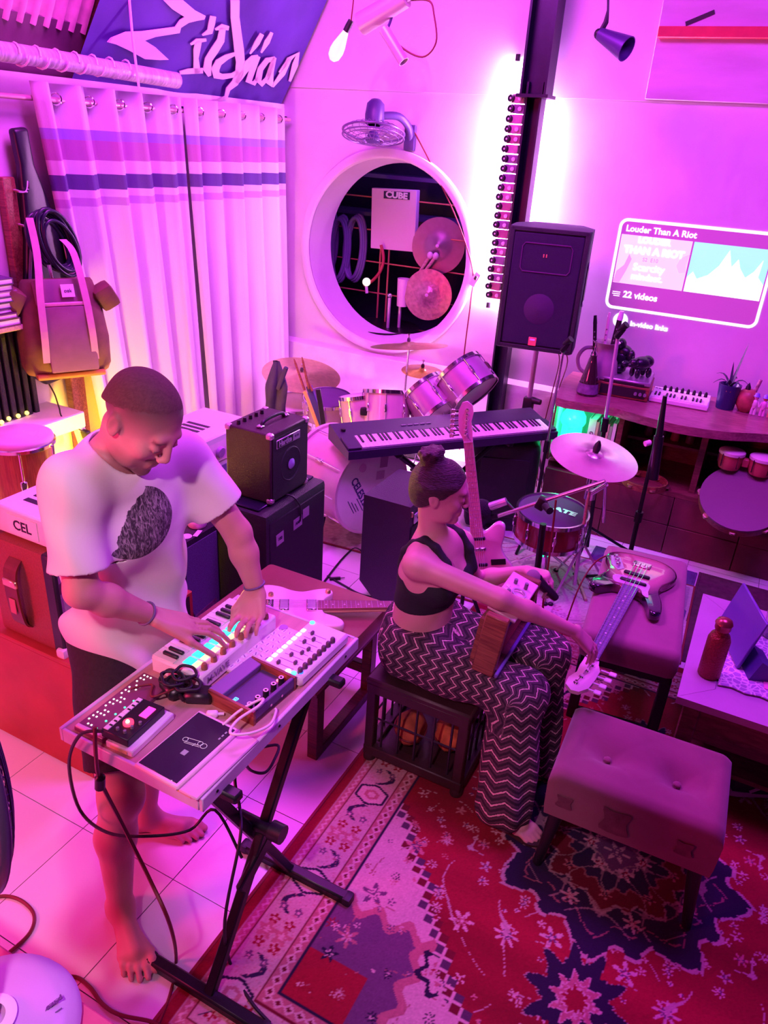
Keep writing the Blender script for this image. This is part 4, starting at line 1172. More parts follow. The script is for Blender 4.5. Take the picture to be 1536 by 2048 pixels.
# upright pale guitar on its stand
g2 = thing('upright_guitar', 'pale pink electric guitar standing upright behind the seated woman', 'guitar', (0, 0, 0))
x_ax = (V((-1.143, 3.220, 0.947)) - V((-0.977, 3.100, 0.384))).normalized()
F = frame((-0.939, 3.100, 0.334), V((.30, -.95, .12)), x_ax)
e = F.to_euler()
bpy.data.objects.remove(g2)
g2 = thing('upright_guitar', 'pale pink electric guitar standing upright behind the seated woman', 'guitar', F.translation, tuple(e))
M_pinkg = mat('pink_lacquer', (.78, .50, .62), .3, var=.06, coat=.3)
guitar(g2, M_pinkg, mat('maple', (.72, .44, .44), .4, var=.1), M_pinkg, L=.66)
for x, m_ in ((.05, M_black), (.13, M_chrome), (.185, M_black)):
    B().box((x, 0, .046), (.018, .075, .010), bev=.004).build('pickup', m_, g2)
B().box((.06, -.09, .0435), (.03, .07, .003), bev=.001).build('control_plate', M_black, g2)
gs = thing('guitar_stand', 'black folding guitar stand holding the upright pale guitar', 'stand', (-1.02, 3.16, 0))
B().tube([(-1.06, 3.24, .02), (-1.06, 3.22, .34)], .011, 8).build('post', M_metal, gs, W=True)
for p in ((-1.20, 3.12, .012), (-.88, 3.10, .012), (-1.06, 3.42, .012)):
    B().tube([(-1.06, 3.22, .22), p], .010, 8).build('leg', M_metal, gs, W=True)
for s in (-1, 1):
    B().tube([(-1.06, 3.22, .22), (-1.04 + s * .10, 3.16, .21), (-1.04 + s * .10, 3.08, .22), (-1.04 + s * .10, 3.06, .26)], .009, 8).build('cradle_arm', M_cable, gs, W=True)

# padded black speaker in its cover
pc = thing('covered_speaker', 'black speaker in a padded cover standing under the right end of the piano', 'speaker', (-1.27, 4.34, 0), R(22))
B().box((0, 0, .305), (.42, .34, .608), bev=.055).build('padded_cover', mat('padded_nylon', (.010, .009, .016), .55, var=.4, scale=7, bump=.3), pc, 1.2)
B().box((0, -.172, .30), (.30, .008, .40), bev=.02).build('front_patch', M_black, pc)
b = B().tube(spline([(-.07, -.02, .60), (-.06, -.02, .635), (.06, -.02, .635), (.07, -.02, .60)], 5), .010, 8)
b.build('handle', M_cable, pc, 3)
cable('floor_cable', 'dark cable curving over the tiles between the black cabinet and the wedge amp', [(-1.78, 2.95, .006), (-1.845, 3.362, 0.006), (-1.806, 3.473, 0.006), (-1.50, 3.22, .006)], .006, M_cable)
cable('instrument_cable', 'dark cable with a jack plug on the tiles beside the bench', [(-1.815, 3.115, 0.006), (-1.681, 3.078, 0.006), (-1.573, 3.052, 0.006), (-1.444, 3.065, 0.006), (-1.333, 3.052, 0.006)], .006, M_cable)
jk = thing('jack_plug', 'black jack plug lying on the tiles by the bench', 'plug', (-1.764, 3.111, 0.009), R(-50))
B().cyl((0, -.03, 0), (0, .03, 0), .009, n=10).build('sleeve', M_black, jk)
B().cyl((0, .03, 0), (0, .055, 0), .0035, n=8).build('tip', M_chrome, jk)

# ------------------------------------------------------------------ back wall: lights, rack, loudspeaker, fan, store room
M_led = mat('led_tube', (1, .6, 1), .3, emit=(.93, .34, 1.0), es=380)
tb_ = thing('led_tube', 'glowing white magenta light tube upright along the left side of the steel post', 'lamp', (-1.775, 5.165, 1.22))
B().tube([(0, 0, 0), (0, 0, 1.46)], .012, 12).build('tube', M_led, tb_)
for z in (-.02, 1.475):
    B().cyl((0, 0, z - .02), (0, 0, z + .02), .015, n=12).build('end_cap', M_black, tb_)
t2 = thing('led_tube', 'second light tube, unseen, added behind the steel post to brighten the wall', 'lamp', (-1.60, 5.168, 1.20))  # added tube out of view, whitens the wall right of the post
B().tube([(0, 0, 0), (0, 0, 1.25)], .011, 12).build('tube', M_led, t2)

rk = thing('connector_rack', 'tall narrow strip of mauve metal plates with round connectors beside the steel post', 'rack', (-1.715, 5.10, 1.26))
M_plate = [mat('plate_%d' % i, c, .45, var=.2, scale=30) for i, c in enumerate(((.42, .10, .24), (.28, .10, .32), (.55, .22, .40)))]
B().box((.045, .03, .62), (.012, .03, 1.25)).build('rail', M_steel, rk)
rnd = random.Random(2)
for i in range(22):
    z = .025 + i * .0565
    wv = rnd.uniform(-.006, .006)
    p = B().box((-.002 + wv, 0, z), (.088, .04, .050), (0, 0, rnd.uniform(-.1, .1)), .003).build('plate', M_plate[rnd.randrange(3)], rk)
    B().lathe([(.021, -.001), (.021, .020), (.015, .023), (.012, .018), (.0, .018)], frame((-.036 + wv, -.018, z), (-.25, -1, 0)), 14, caps=False).build('connector', M_black, p)
    B().lathe([(.006, 0), (.006, .006), (.001, .006)], frame((-.038 + wv, -.034, z), (-.25, -1, 0)), 8).build('connector_core', M_pink, p)
    if i % 3 != 1:
        B().lathe([(.013, 0), (.013, .010), (.008, .012), (.0, .012)], frame((.018 + wv, -.019, z), (0, -1, 0)), 12).build('connector', M_pink, p)

# loudspeaker on its tripod
sp = thing('loudspeaker', 'large black loudspeaker on a tripod stand in front of the steel post', 'loudspeaker', (-1.272, 4.74, 1.09), R(9))
b = B().prism([(-.225, -.19), (.225, -.19), (.235, -.17), (.235, .02), (.15, .20), (-.15, .20), (-.235, .02), (-.235, -.17)], .0, .705)
b.build('cabinet', mat('carpeted_cabinet', (.022, .016, .055), .6, bump=.4, scale=240), sp, .3)
B().box((0, -.198, .352), (.40, .018, .645), bev=.006).build('grille', mat('speaker_grille', (.026, .012, .055), .7, bump=.8, scale=420, var=.3), sp)
b = B()
for s in (-1, 1):
    b = B().box((s * .217, -.196, .352), (.030, .022, .70), bev=.005).build('frame_side', M_tolex, sp)
for z in (.012, .692):
    B().box((0, -.196, z), (.45, .022, .026), bev=.005).build('frame_end', M_tolex, sp)
b = B().tube([(x, -.208, z) for x, z in ((-.13, .46), (.13, .46), (.145, .48), (.145, .60), (.13, .62), (-.13, .62), (-.145, .60), (-.145, .48))], .004, 6, closed=True)
b.build('horn_outline', mat('horn_line', (.09, .02, .10), .6), sp)
B().lathe([(.09, 0), (.085, .002), (.001, .010)], frame((0, -.207, .25), (0, -1, 0)), 28, caps=False).build('cone_shape', mat('cone_tint', (.05, .015, .075), .7), sp)
B().box((-.01, -.209, .055), (.048, .004, .052), bev=.004).build('badge', mat('red_badge', (.75, .06, .14), .4, emit=(1, .1, .2), es=.15), sp)
B().box((-.01, -.212, .066), (.030, .001, .012)).build('badge_mark', M_paper, sp)
for s in (-1, 1):
    B().box((-.008 + s * .008, -.2085, .555), (.008, .003, .020), bev=.002).build('horn_mark', mat('orange_mark', (.6, .25, .12), .5) if s < 0 else bpy.data.materials['orange_mark'], sp)
B().box((.238, -.06, .40), (.006, .10, .22), bev=.010).build('side_handle', M_black, sp)
for z in (.29, .51):
    B().box((.242, -.06, z), (.006, .11, .03), bev=.003).build('handle_trim', M_silver, sp)
st3 = thing('speaker_stand', 'tripod loudspeaker stand with black clamp and pale pole under the large loudspeaker', 'stand', (-1.27, 4.74, 0))
M_palepole = mat('pale_metal_pole', (.66, .52, .66), .35, metal=.5)
B().tube([(0, 0, .55), (0, 0, 1.088)], .017, 14).build('upper_pole', M_palepole, st3)
B().tube([(0, 0, .12), (0, 0, .66)], .023, 14).build('lower_pole', M_palepole, st3)
B().box((0, 0, .68), (.065, .065, .11), bev=.012).build('clamp', M_black, st3)
B().cyl((.03, -.01, .72), (.085, -.02, .72), .024, .018, 12).build('knob', M_black, st3)
B().box((0, 0, .56), (.12, .12, .06), bev=.014).build('leg_hub', M_black, st3)
for a in (-.55, 1.54, 3.64):
    c_, s_ = math.cos(a), math.sin(a)
    l = B().tube([(.05 * c_, .05 * s_, .56), (.40 * c_, .40 * s_, .02)], .013, 8).build('leg', M_palepole, st3)
    B().tube([(.0, .0, .15), (.26 * c_, .26 * s_, .24)], .008, 6).build('brace', M_palepole, l)
for i, (x0, x1, x2) in enumerate(((-1.18, -1.17, -1.21), (-1.13, -1.115, -1.17))):
    cable('speaker_cable', ('left' if i == 0 else 'right') + ' one of two thin cables hanging from the loudspeaker against the wall', [(x0, 4.80, 1.095), (x1, 4.98, .95), (x2, 5.10, .70), (x2 - .01, 5.05, .40), (x2 + .02, 5.0, .008)], .004, M_redcable)

# wall fan
wf = thing('wall_fan', 'wall mounted fan tipped face down above the round opening', 'fan', (-2.63, 4.93, 2.235))
F = basis((.10, -.26, -1.0), (1, 0, 0)).to_4x4()
M_fanp = mat('fan_purple_plastic', (.07, .035, .16), .4)
M_wire = mat('fan_wire', (.20, .11, .30), .35, metal=.5)
for r_, z, rr in ((.205, .0, .007), (.205, .03, .005), (.07, .055, .004), (.12, .045, .003), (.17, .036, .003)):
    B().tube([(r_ * math.cos(a), r_ * math.sin(a), z) for a in [k * math.pi / 20 for k in range(40)]], rr, 6, F, closed=True).build('guard_ring', M_wire, wf, 3)
for i in range(24):
    a = i * math.pi / 12
    c_, s_ = math.cos(a), math.sin(a)
    B().tube(spline([(.05 * c_, .05 * s_, .058), (.15 * c_, .15 * s_, .042), (.205 * c_, .205 * s_, .015), (.16 * c_, .16 * s_, -.03), (.06 * c_, .06 * s_, -.045)], 3), .0020, 4, F).build('guard_spoke', M_wire, wf, 3)
for i in range(3):
    a0 = i * 2.094
    b = B()
    vs, fs = [], []
    for k in range(7):
        rr = .03 + .15 * k / 6
        for s in (-1, 1):
            a = a0 + s * (.42 - .02 * k)
            vs.append((rr * math.cos(a), rr * math.sin(a), .012 * s))
    for k in range(6):
        fs.append((2 * k, 2 * k + 1, 2 * k + 3, 2 * k + 2))
    b.add(vs, fs, F).build('blade', mat('fan_blade', (.50, .34, .60), .3, alpha=.9) if i == 0 else bpy.data.materials['fan_blade'], wf, 1)
B().lathe([(.001, .062), (.045, .060), (.05, .05), (.03, .0)], F, 20, caps=False).build('hub_badge', M_fanp, wf)
B().lathe([(.04, -.04), (.062, -.05), (.066, -.10), (.058, -.17), (.035, -.195), (.001, -.20)], F, 20, caps=False).build('motor', M_fanp, wf, .9)
B().tube(spline([(.04, .05, .10), (.12, .12, .10), (.16, .20, .04), (.15, .262, -.04)], 5), .024, 10).build('arm', M_fanp, wf, 1)
B().box((.15, .25, -.02), (.08, .035, .16), bev=.012).build('wall_plate', M_fanp, wf)
sw = thing('wall_switch', 'pale switch box on the wall at the right rim of the round opening', 'switch', (-1.885, 5.145, 1.36))
B().box((0, 0.02, 0), (.055, .05, .11), (0, R(28), 0), .008).build('box', M_white, sw)
B().box((.006, -.01, .012), (.02, .012, .03), (0, R(28), 0), .004).build('rocker', M_black, sw)
cable('fan_cord', 'dark red cord running from the wall fan past the round opening to the switch', [(-2.48, 5.165, 2.30), (-2.30, 5.185, 2.05), (-2.06, 5.150, 1.72), (-1.915, 5.150, 1.42), (-1.905, 5.155, 1.20), (-1.90, 5.13, .80), (-1.86, 5.125, .55), (-1.85, 5.12, .10)], .005, M_redcable)

# pendant lamps at the top
M_lampmetal = mat('lamp_pale_metal', (.62, .46, .52), .35, metal=.4)
M_lampdark = mat('lamp_purple_metal', (.10, .05, .22), .35, metal=.4)
bl = thing('pendant_bulb', 'hanging glass bulb lamp with a lit filament left of the tube spotlights', 'lamp', (-2.52, 4.3, 2.76))
ax = (V((-2.560, 4.300, 2.623)) - V((-2.484, 4.300, 2.748))).normalized()
F = frame((-2.484, 4.300, 2.748), ax)
I = INV[bl.name]
B().lathe([(.016, -.03), (.018, .0), (.018, .03)], I @ F, 14).build('socket', M_black, bl)
B().lathe([(.016, .03), (.024, .06), (.037, .11), (.040, .14), (.034, .175), (.015, .195), (.001, .198)], I @ F, 20, caps=False).build('glass', mat('warm_bulb_glass', (.95, .85, .80), .1, emit=(1.0, .72, .62), es=.9), bl)
B().cyl(I @ F @ V((0, 0, .05)), I @ F @ V((0, 0, .16)), .006, n=8).build('filament', mat('filament', (1, .9, .6), .3, emit=(1, .85, .5), es=8), bl)
B().tube([I @ F @ V((0, 0, -.03)), I @ V((-2.45, 4.3, 2.95)), I @ V((-2.40, 4.3, 3.4))], .004, 6).build('cord', M_redcable, bl)
s1 = thing('tube_spotlight', 'large pale cylinder spotlight at the top edge beside the hanging bulb', 'lamp', (-2.35, 4.3, 2.82))
F = frame((-2.139, 4.300, 2.879), V((-2.405, 4.300, 2.758)) - V((-2.139, 4.300, 2.879)))
I = INV[s1.name]
L_ = (V((-2.405, 4.300, 2.758)) - V((-2.139, 4.300, 2.879))).length
b = B().lathe([(.001, 0), (.050, 0), (.058, L_), (.052, L_), (.046, .02), (.001, .02)], I @ F, 24, caps=False).build('shade', M_lampmetal, s1, .6)
B().cyl(I @ F @ V((0, 0, -.05)), I @ F @ V((0, 0, .0)), .025, n=12).build('neck', M_lampmetal, s1)
B().tube([I @ F @ V((0, 0, -.05)), I @ V((-2.05, 4.3, 3.3))], .006, 6).build('cord', M_redcable, s1)
s2 = thing('small_spotlight', 'small pale cylinder spotlight hanging on looped cable right of the large one', 'lamp', (-2.2, 4.3, 2.72))
I = INV[s2.name]
F = frame((-2.261, 4.300, 2.735), V((-2.127, 4.300, 2.582)) - V((-2.261, 4.300, 2.735)))
L_ = (V((-2.127, 4.300, 2.582)) - V((-2.261, 4.300, 2.735))).length
B().lathe([(.001, 0), (.030, 0), (.030, L_), (.026, L_), (.024, .02), (.001, .02)], I @ F, 20, caps=False).build('shade', M_lampmetal, s2, .6)
B().tube([I @ V((-2.247, 4.300, 2.721)), I @ V((-2.226, 4.300, 2.765)), I @ V((-2.206, 4.300, 2.822)), I @ V((-2.201, 4.300, 2.911))], .008, 6).build('stem', M_lampdark, s2)
B().tube(spline([I @ V((-2.240, 4.300, 2.753)), I @ V((-2.167, 4.320, 2.659)), I @ V((-2.036, 4.340, 2.611)), I @ V((-1.962, 4.340, 2.679)), I @ V((-1.986, 4.340, 2.804)), I @ V((-2.021, 4.340, 2.867)), I @ V((-2.129, 4.330, 2.870))], 6), .005, 6).build('looped_cord', M_redcable, s2, 3)
s3 = thing('purple_spotlight', 'dark purple spotlight hanging right of the steel post', 'lamp', (-1.1, 4.6, 2.76))
I = INV[s3.name]
F = frame((-1.151, 4.600, 2.754), V((-0.989, 4.550, 2.684)) - V((-1.151, 4.600, 2.754)))
L_ = (V((-0.989, 4.550, 2.684)) - V((-1.151, 4.600, 2.754))).length
B().lathe([(.001, 0), (.030, 0), (.060, L_), (.055, L_), (.026, .02), (.001, .02)], I @ F, 22, caps=False).build('shade', M_lampdark, s3, .6)
B().sph(I @ V((-1.157, 4.600, 2.754)), .026, 12).build('joint', M_black, s3)
B().tube([I @ V((-1.152, 4.600, 2.759)), I @ V((-1.130, 4.600, 2.807)), I @ V((-1.130, 4.600, 2.859)), I @ V((-1.146, 4.600, 2.955))], [.014, .014, .006, .006], 8).build('stem', M_black, s3)
tp2 = thing('tape_strip', 'short strip of black tape stuck on the painted board at upper right', 'tape', (-0.755, 5.165, 2.901))
B().box((0, 0, 0), (.15, .003, .022), (0, R(-22), 0)).build('strip', M_black, tp2)

# store room behind the opening
M_rod = mat('orange_rod', (.55, .16, .12), .45, metal=.3)
gr = thing('wire_shelving', 'orange wire shelving grid inside the store room behind the round opening', 'shelf', (-2.9, 5.85, .34))
for z in (.72, .97, 1.22, 1.47, 1.72):
    B().tube([(-3.9, 5.85, z + .05), (-1.9, 5.85, z + .05)], .006, 6).build('shelf_rod', M_rod, gr, W=True)
for x in (-3.72, -3.62, -3.0, -2.92):
    B().tube([(x, 5.85, .34), (x, 5.85, 1.62)], .008, 6).build('upright', M_rod, gr, W=True)
B().box((-2.9, 6.20, 1.92), (2.6, .30, .03)).build('upper_board', M_slate, gr, W=True)
B().box((-2.9, 6.20, 1.62), (2.6, .30, .03)).build('upper_board', M_slate, gr, W=True)
cbx = thing('cube_box', 'pale cardboard box front with dark CUBE lettering inside the round opening', 'box', (-2.878, 5.800, 1.619))
B().box((0, .03, 0), (.40, .06, .46), (0, R(-2), 0), .004).build('carton', mat('pale_carton', (.74, .52, .66), .7), cbx)
B().box((.02, -.002, .185), (.23, .004, .055), (0, R(-2), 0)).build('lettering_ground', M_ink, cbx)
text('lettering', 'CUBE', .062, frame((.02, -.005, .184), (0, -1, 0), (1, 0, 0)), M_paper, cbx, bold=.003, sx=1.25)
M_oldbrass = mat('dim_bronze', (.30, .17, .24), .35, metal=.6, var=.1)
def hung(nm, label, c, r, m, tilt):
    t = thing(nm, label, 'cymbal', c, tilt)
    B().lathe([(.006, .020), (r * .14, .018), (r * .22, .004), (r * .6, -.004), (r, -.010), (r, -.012), (r * .22, .001), (r * .14, .015), (.006, .017)], None, 44, caps=False).build('plate', m, t, 1.)
    B().lathe([(.012, .019), (.014, .026), (.001, .030)], None, 12).build('felt', M_pink, t)
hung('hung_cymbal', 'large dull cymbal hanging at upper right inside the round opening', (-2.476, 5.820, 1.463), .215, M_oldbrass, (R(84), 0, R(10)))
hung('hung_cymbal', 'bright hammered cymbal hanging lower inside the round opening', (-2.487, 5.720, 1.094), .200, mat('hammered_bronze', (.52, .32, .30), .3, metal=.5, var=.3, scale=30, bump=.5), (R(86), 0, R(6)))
for i, (px_, label) in enumerate((((-3.52, 5.83, 1.40), 'leftmost loop of thick grey cable on the wire shelving'), ((-3.38, 5.80, 1.36), 'second loop of thick grey cable on the wire shelving'), ((-3.24, 5.82, 1.38), 'grey cable loop nearest the cardboard box inside the opening'))):
    t = thing('hanging_cable', label, 'cable coil', px_, 0)
    for k in range(3):
        B().tube([(.08 * math.cos(a) + .012 * k, .02 * math.sin(a) + .014 * k - .014, -.02 + (.24 + .012 * k) * math.sin(a)) for a in [q * math.pi / 12 for q in range(24)]], .016, 8, closed=True).build('loop', mat('violet_cable', (.12, .07, .22), .5) if 'violet_cable' not in bpy.data.materials else bpy.data.materials['violet_cable'], t, 3)
t = thing('red_hose', 'curved dark red hose hanging below the cardboard box inside the opening', 'hose', (-2.973, 5.760, 1.224))
B().tube(spline([(.02, 0, .20), (.05, 0, .10), (.03, 0, 0), (-.04, 0, -.09), (-.12, 0, -.14)], 6), .013, 8).build('hose', mat('red_hose_rubber', (.40, .03, .06), .5), t, 3)
t = thing('small_bulb', 'small white bulb lit beside the red hose inside the round opening', 'lamp', (-3.059, 5.740, 1.119))
B().sph((0, 0, 0), (.035, .035, .035), 12).build('globe', mat('cold_bulb', (.9, .9, .8), .3, emit=(.9, .95, .75), es=.9), t)
B().cyl((0, 0, -.03), (.008, 0, -.09), .013, n=8).build('socket', M_white, t)
t = thing('stick_cup', 'tall pink cup holding two pale beaters inside the round opening', 'cup', (-2.716, 5.740, 0.971))
B().lathe([(.045, 0), (.052, .22), (.046, .22), (.040, .01), (.001, .01)], None, 18, caps=False).build('cup', M_pink, t)
for dx in (0, .05):
    bt = thing('beater', ('left' if dx == 0 else 'right') + ' one of two pale beaters leaning in the pink cup', 'beater', V((-2.716, 5.740, 0.971)) + V((0, 0, .02)))
    B().tube([(-.01 + dx * .2, 0, .012), (.19 + dx, .03, .38)], [.010, .014], 8).build('handle', M_lwood, bt)
    B().sph((.20 + dx, .03, .40), (.026, .026, .030), 10).build('tip', M_cream, bt)
t = thing('dark_pan', 'flat black pan lying on the floor of the round opening', 'pan', (-2.823, 5.620, 0.785))
B().lathe([(.001, 0), (.26, 0), (.30, .03), (.29, .032), (.25, .008), (.001, .008)], None, 36, caps=False).build('pan', M_metal, t, .9)
for i, (x, y, h_) in enumerate(((775, 652, .28), (795, 640, .34))):
    t = thing('metal_post', ('left' if i == 0 else 'right') + ' short chrome post standing in the black pan', 'post', ((-2.796, 5.660, 0.774), (-2.733, 5.740, 0.770))[i])
    B().cyl((0, 0, .009), (0, 0, h_), .014, n=10).build('rod', M_palepole, t)
    B().sph((0, 0, h_), .022, 10).build('knob', M_chrome, t)
lamp('store_fill_light', 'POINT', (-2.3, 5.62, 2.2), (.40, .10, 1.0), 16, .15)  # added unseen light that lifts the store room interior

# projected picture on the wall
pj_ = thing('projected_screen', 'projected video card with white rounded outline glowing on the back wall', 'screen', (-.52, WY, 1.57))
M_pw = mat('projected_white', (.9, .9, .95), .8, emit=(.86, .95, 1.0), es=1.05)
M_band = mat('projected_plum', (.45, .14, .40), .8, emit=(.30, .06, .28), es=.55)
def rr(w_, h_, r_, n=6):
    pts = []
    for cx, cz, a0 in ((w_ / 2 - r_, h_ / 2 - r_, 0), (-w_ / 2 + r_, h_ / 2 - r_, 90), (-w_ / 2 + r_, -h_ / 2 + r_, 180), (w_ / 2 - r_, -h_ / 2 + r_, 270)):
        pts += [(cx + r_ * math.cos(R(a0 + 90 * k / n)), cz + r_ * math.sin(R(a0 + 90 * k / n))) for k in range(n + 1)]
    return pts
FW = Matrix(((1, 0, 0, 0), (0, 0, -1, 0), (0, 1, 0, 0), (0, 0, 0, 1)))
o_, i_ = rr(.93, .555, .05), rr(.895, .52, .035)
n = len(o_)
b = B().add([(*p, z) for z in (.001, .003) for p in o_ + i_], [(k, (k + 1) % n, n + (k + 1) % n, n + k) for k in range(n)] + [(2 * n + k, 3 * n + k, 3 * n + (k + 1) % n, 2 * n + (k + 1) % n) for k in range(n)] + [((k + 1) % n, k, 2 * n + k, 2 * n + (k + 1) % n) for k in range(n)] + [(n + k, n + (k + 1) % n, 3 * n + (k + 1) % n, 3 * n + k) for k in range(n)], FW)
b.build('outline', M_pw, pj_, None)
B().prism(i_, .0006, .0014, FW).build('card', M_band, pj_, None)
M_pinkpic = mat('projected_pink', (.9, .6, .8), .8, emit=(.98, .58, .86), es=.95)
M_cyanpic = mat('projected_cyan', (.3, .8, .9), .8, emit=(.20, .80, .95), es=1.0)
M_creampic = mat('projected_cream', (.95, .85, .7), .8, emit=(1.0, .88, .72), es=1.0)
B().box((-.225, -.0018, .035), (.43, .0012, .295)).build('left_picture', M_pinkpic, pj_)
B().box((.22, -.0018, .035), (.44, .0012, .295)).build('right_picture', M_cyanpic, pj_)
b = B().prism([(.0, -.112), (.44, -.112), (.44, -.02), (.40, .02), (.405, .12), (.37, .05), (.33, .01), (.29, .06), (.27, .11), (.24, .06), (.21, .155), (.17, .06), (.12, .0), (.06, -.03), (.03, .01), (.0, -.03)], .0026, .0034, FW)
b.build('hand_shapes', M_creampic, pj_, None)
B().prism([(-.02, .04), (-.008, .11), (-.06, .08), (-.075, .03), (-.05, -.01), (-.01, .0)], .0026, .0034, FW).build('grey_shape', mat('projected_grey', (.6, .6, .6), .8, emit=(.55, .55, .58), es=.8), pj_, None)
B().prism([(-.44, -.11), (-.40, -.11), (-.37, -.03), (-.35, .04), (-.37, .07), (-.39, .0), (-.43, -.04)], .0026, .0034, FW).build('red_shape', mat('projected_rose', (.9, .35, .5), .8, emit=(1.0, .32, .50), es=.8), pj_, None)
def wt(s, size, x, z, m=M_pw, al='LEFT', bold=.001):
    text('lettering', s, size, frame((x, -.0044, z), (0, -1, 0), (1, 0, 0)), m, pj_, bold=bold, align=al)
wt('Louder Than A Riot', .052, -.42, .218, bold=.0016)
wt('THAN A RIOT', .058, -.225, .095, al='CENTER', bold=.003)
wt('LOUDER', .05, -.235, .158, al='CENTER', bold=.003)
wt('S2  E10', .032, -.235, .045, bpy.data.materials['projected_rose'], 'CENTER')
wt('Scarcity', .062, -.235, -.005, al='CENTER')
wt('mindset.', .058, -.235, -.062, al='CENTER')
wt('22 videos', .056, -.36, -.180, bold=.002)
for k in range(3):
    B().box((-.405 + .004 * (k == 2), -.003, -.170 - .012 * k), (.05 - .01 * (k == 2), .001, .005)).build('list_icon', M_pw, pj_)
B().cyl((-.345, -.001, -.345), (-.345, -.004, -.345), .047, n=28).build('round_icon', M_pw, pj_)
B().lathe([(.026, 0), (.026, .002), (.020, .002), (.020, 0)], frame((-.345, -.004, -.345), (0, -1, 0)), 24).build('icon_ring', mat('projected_pale_grey', (.8, .8, .8), .8, emit=(.8, .78, .85), es=.8), pj_)
wt('In-video links', .045, -.28, -.357, bold=.0014)
wt('7', .06, .40, .285, bold=.002)

# ------------------------------------------------------------------ counter on the right with everything on it
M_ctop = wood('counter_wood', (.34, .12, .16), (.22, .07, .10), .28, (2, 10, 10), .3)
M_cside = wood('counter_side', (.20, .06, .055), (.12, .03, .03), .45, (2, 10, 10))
ct = thing('counter', 'long curved wooden counter with open compartments along the back wall at right', 'counter', (.2, 4.8, 0))
edge = [(-1.10, 5.14), (-1.10, 4.92), (-1.045, 4.47), (-.97, 4.445)] + [(p.x, p.y) for p in spline([(-.68, 4.485, 0), (-.52, 4.44, 0), (-.30, 4.405, 0), (-.06, 4.45, 0), (.16, 4.56, 0), (.45, 4.62, 0), (.9, 4.5, 0), (1.5, 4.45, 0)], 5)] + [(1.5, 5.14)]
b = B().prism([(x - .2, y - 4.8) for x, y in edge], .80, .85)
o = b.build('worktop', M_ctop, ct, .5)
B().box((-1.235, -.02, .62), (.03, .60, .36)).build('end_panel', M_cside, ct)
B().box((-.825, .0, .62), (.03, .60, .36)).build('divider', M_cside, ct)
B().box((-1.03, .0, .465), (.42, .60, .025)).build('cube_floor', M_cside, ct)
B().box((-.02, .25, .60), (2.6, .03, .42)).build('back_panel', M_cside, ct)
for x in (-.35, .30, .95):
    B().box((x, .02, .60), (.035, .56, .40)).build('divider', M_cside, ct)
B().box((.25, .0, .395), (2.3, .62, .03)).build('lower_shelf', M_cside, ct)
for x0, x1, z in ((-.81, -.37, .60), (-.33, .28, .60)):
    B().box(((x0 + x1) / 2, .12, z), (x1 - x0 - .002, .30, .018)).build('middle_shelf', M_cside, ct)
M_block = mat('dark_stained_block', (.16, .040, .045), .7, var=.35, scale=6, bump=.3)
rnd = random.Random(9)
for j in range(2):
    for i in range(7):
        w_ = .40
        x = -1.03 + i * w_
        B().box((x, -.26 + rnd.uniform(-.003, .003), .095 + j * .19), (w_ - .004, .10, .187), bev=.003).build('block', M_block, ct)
B().box((.10, .05, .19), (2.7, .44, .376)).build('plinth', M_cside, ct)

# cube compartment: green lamp, books
M_green = mat('green_glass', (.05, .9, .5), .25, emit=(.02, 1.0, .42), es=1.5)
gl = thing('green_lamp', 'small glowing green dome lamp in the counter cube compartment', 'lamp', (-.935, 4.62, .4835))
B().lathe([(.001, 0), (.075, 0), (.078, .02), (.060, .05), (.058, .16), (.066, .17)], None, 24, caps=False).build('ribbed_base', M_green, gl, .8)
B().lathe([(.070, .17), (.080, .19), (.076, .23), (.055, .262), (.02, .278), (.001, .28)], None, 24, caps=False).build('dome', M_green, gl, 1.2)
for i in range(10):
    a = i * math.pi / 5
    B().tube([(.061 * math.cos(a), .061 * math.sin(a), .05), (.060 * math.cos(a), .060 * math.sin(a), .165)], .005, 6).build('rib', M_green, gl)
lamp('green_lamp_light', 'POINT', (-.90, 4.50, .765), (.02, 1.0, .40), 5, .03)
M_liner = mat('pale_liner', (.75, .75, .72), .7)
B().box((-1.03, .16, .63), (.40, .012, .31)).build('cube_liner', M_liner, ct)
B().box((-1.217, .0, .63), (.006, .54, .31)).build('cube_liner', M_liner, ct)
B().box((-1.03, 0, .480), (.40, .56, .005)).build('cube_liner', M_liner, ct)
t = thing('green_box', 'small box leaning beside the green lamp in the counter cube', 'box', (-.845, 4.585, .4835), (0, R(-24), 0))
B().box((.0, 0, .06), (.04, .06, .12), bev=.004).build('carton', M_white, t)
B().box((.0, -.031, .06), (.03, .002, .09)).build('front_label', M_paper, t)
bkc = ((.74, .70, .70), (.60, .30, .26), (.10, .05, .08), (.70, .62, .50), (.62, .34, .30), (.30, .45, .24), (.78, .72, .70))
bw = (.045, .016, .028, .016, .014, .018, .02)
x = -.815
for i in range(7):
    t = thing('book', ('wide white', 'thin rust', 'thick black', 'cream', 'thin salmon', 'green', 'rightmost white')[i] + ' book standing beside the green lamp in the counter cube', 'book', (x + bw[i] / 2, 4.60, .4835), (0, 0, 0), 'books in the counter cube')
    hgt = .265 - .012 * (i % 3)
    B().box((0, .002, hgt / 2), (bw[i] * .8, .17, hgt - .008)).build('pages', M_paper, t)
    b = B().box((-bw[i] / 2 + .001, 0, hgt / 2), (.002, .18, hgt)).box((bw[i] / 2 - .0015, 0, hgt / 2), (.002, .18, hgt)).box((0, -.089, hgt / 2), (bw[i] - .001, .003, hgt))
    b.build('cover', mat('book_cover_%d' % i, bkc[i], .6), t)
    if i == 0:
        text('spine_lettering', 'GENERAL', .032, frame((0, -.0915, .12), (0, -1, 0), (0, 0, -1)), M_ink, t)
    x += bw[i] + .0015

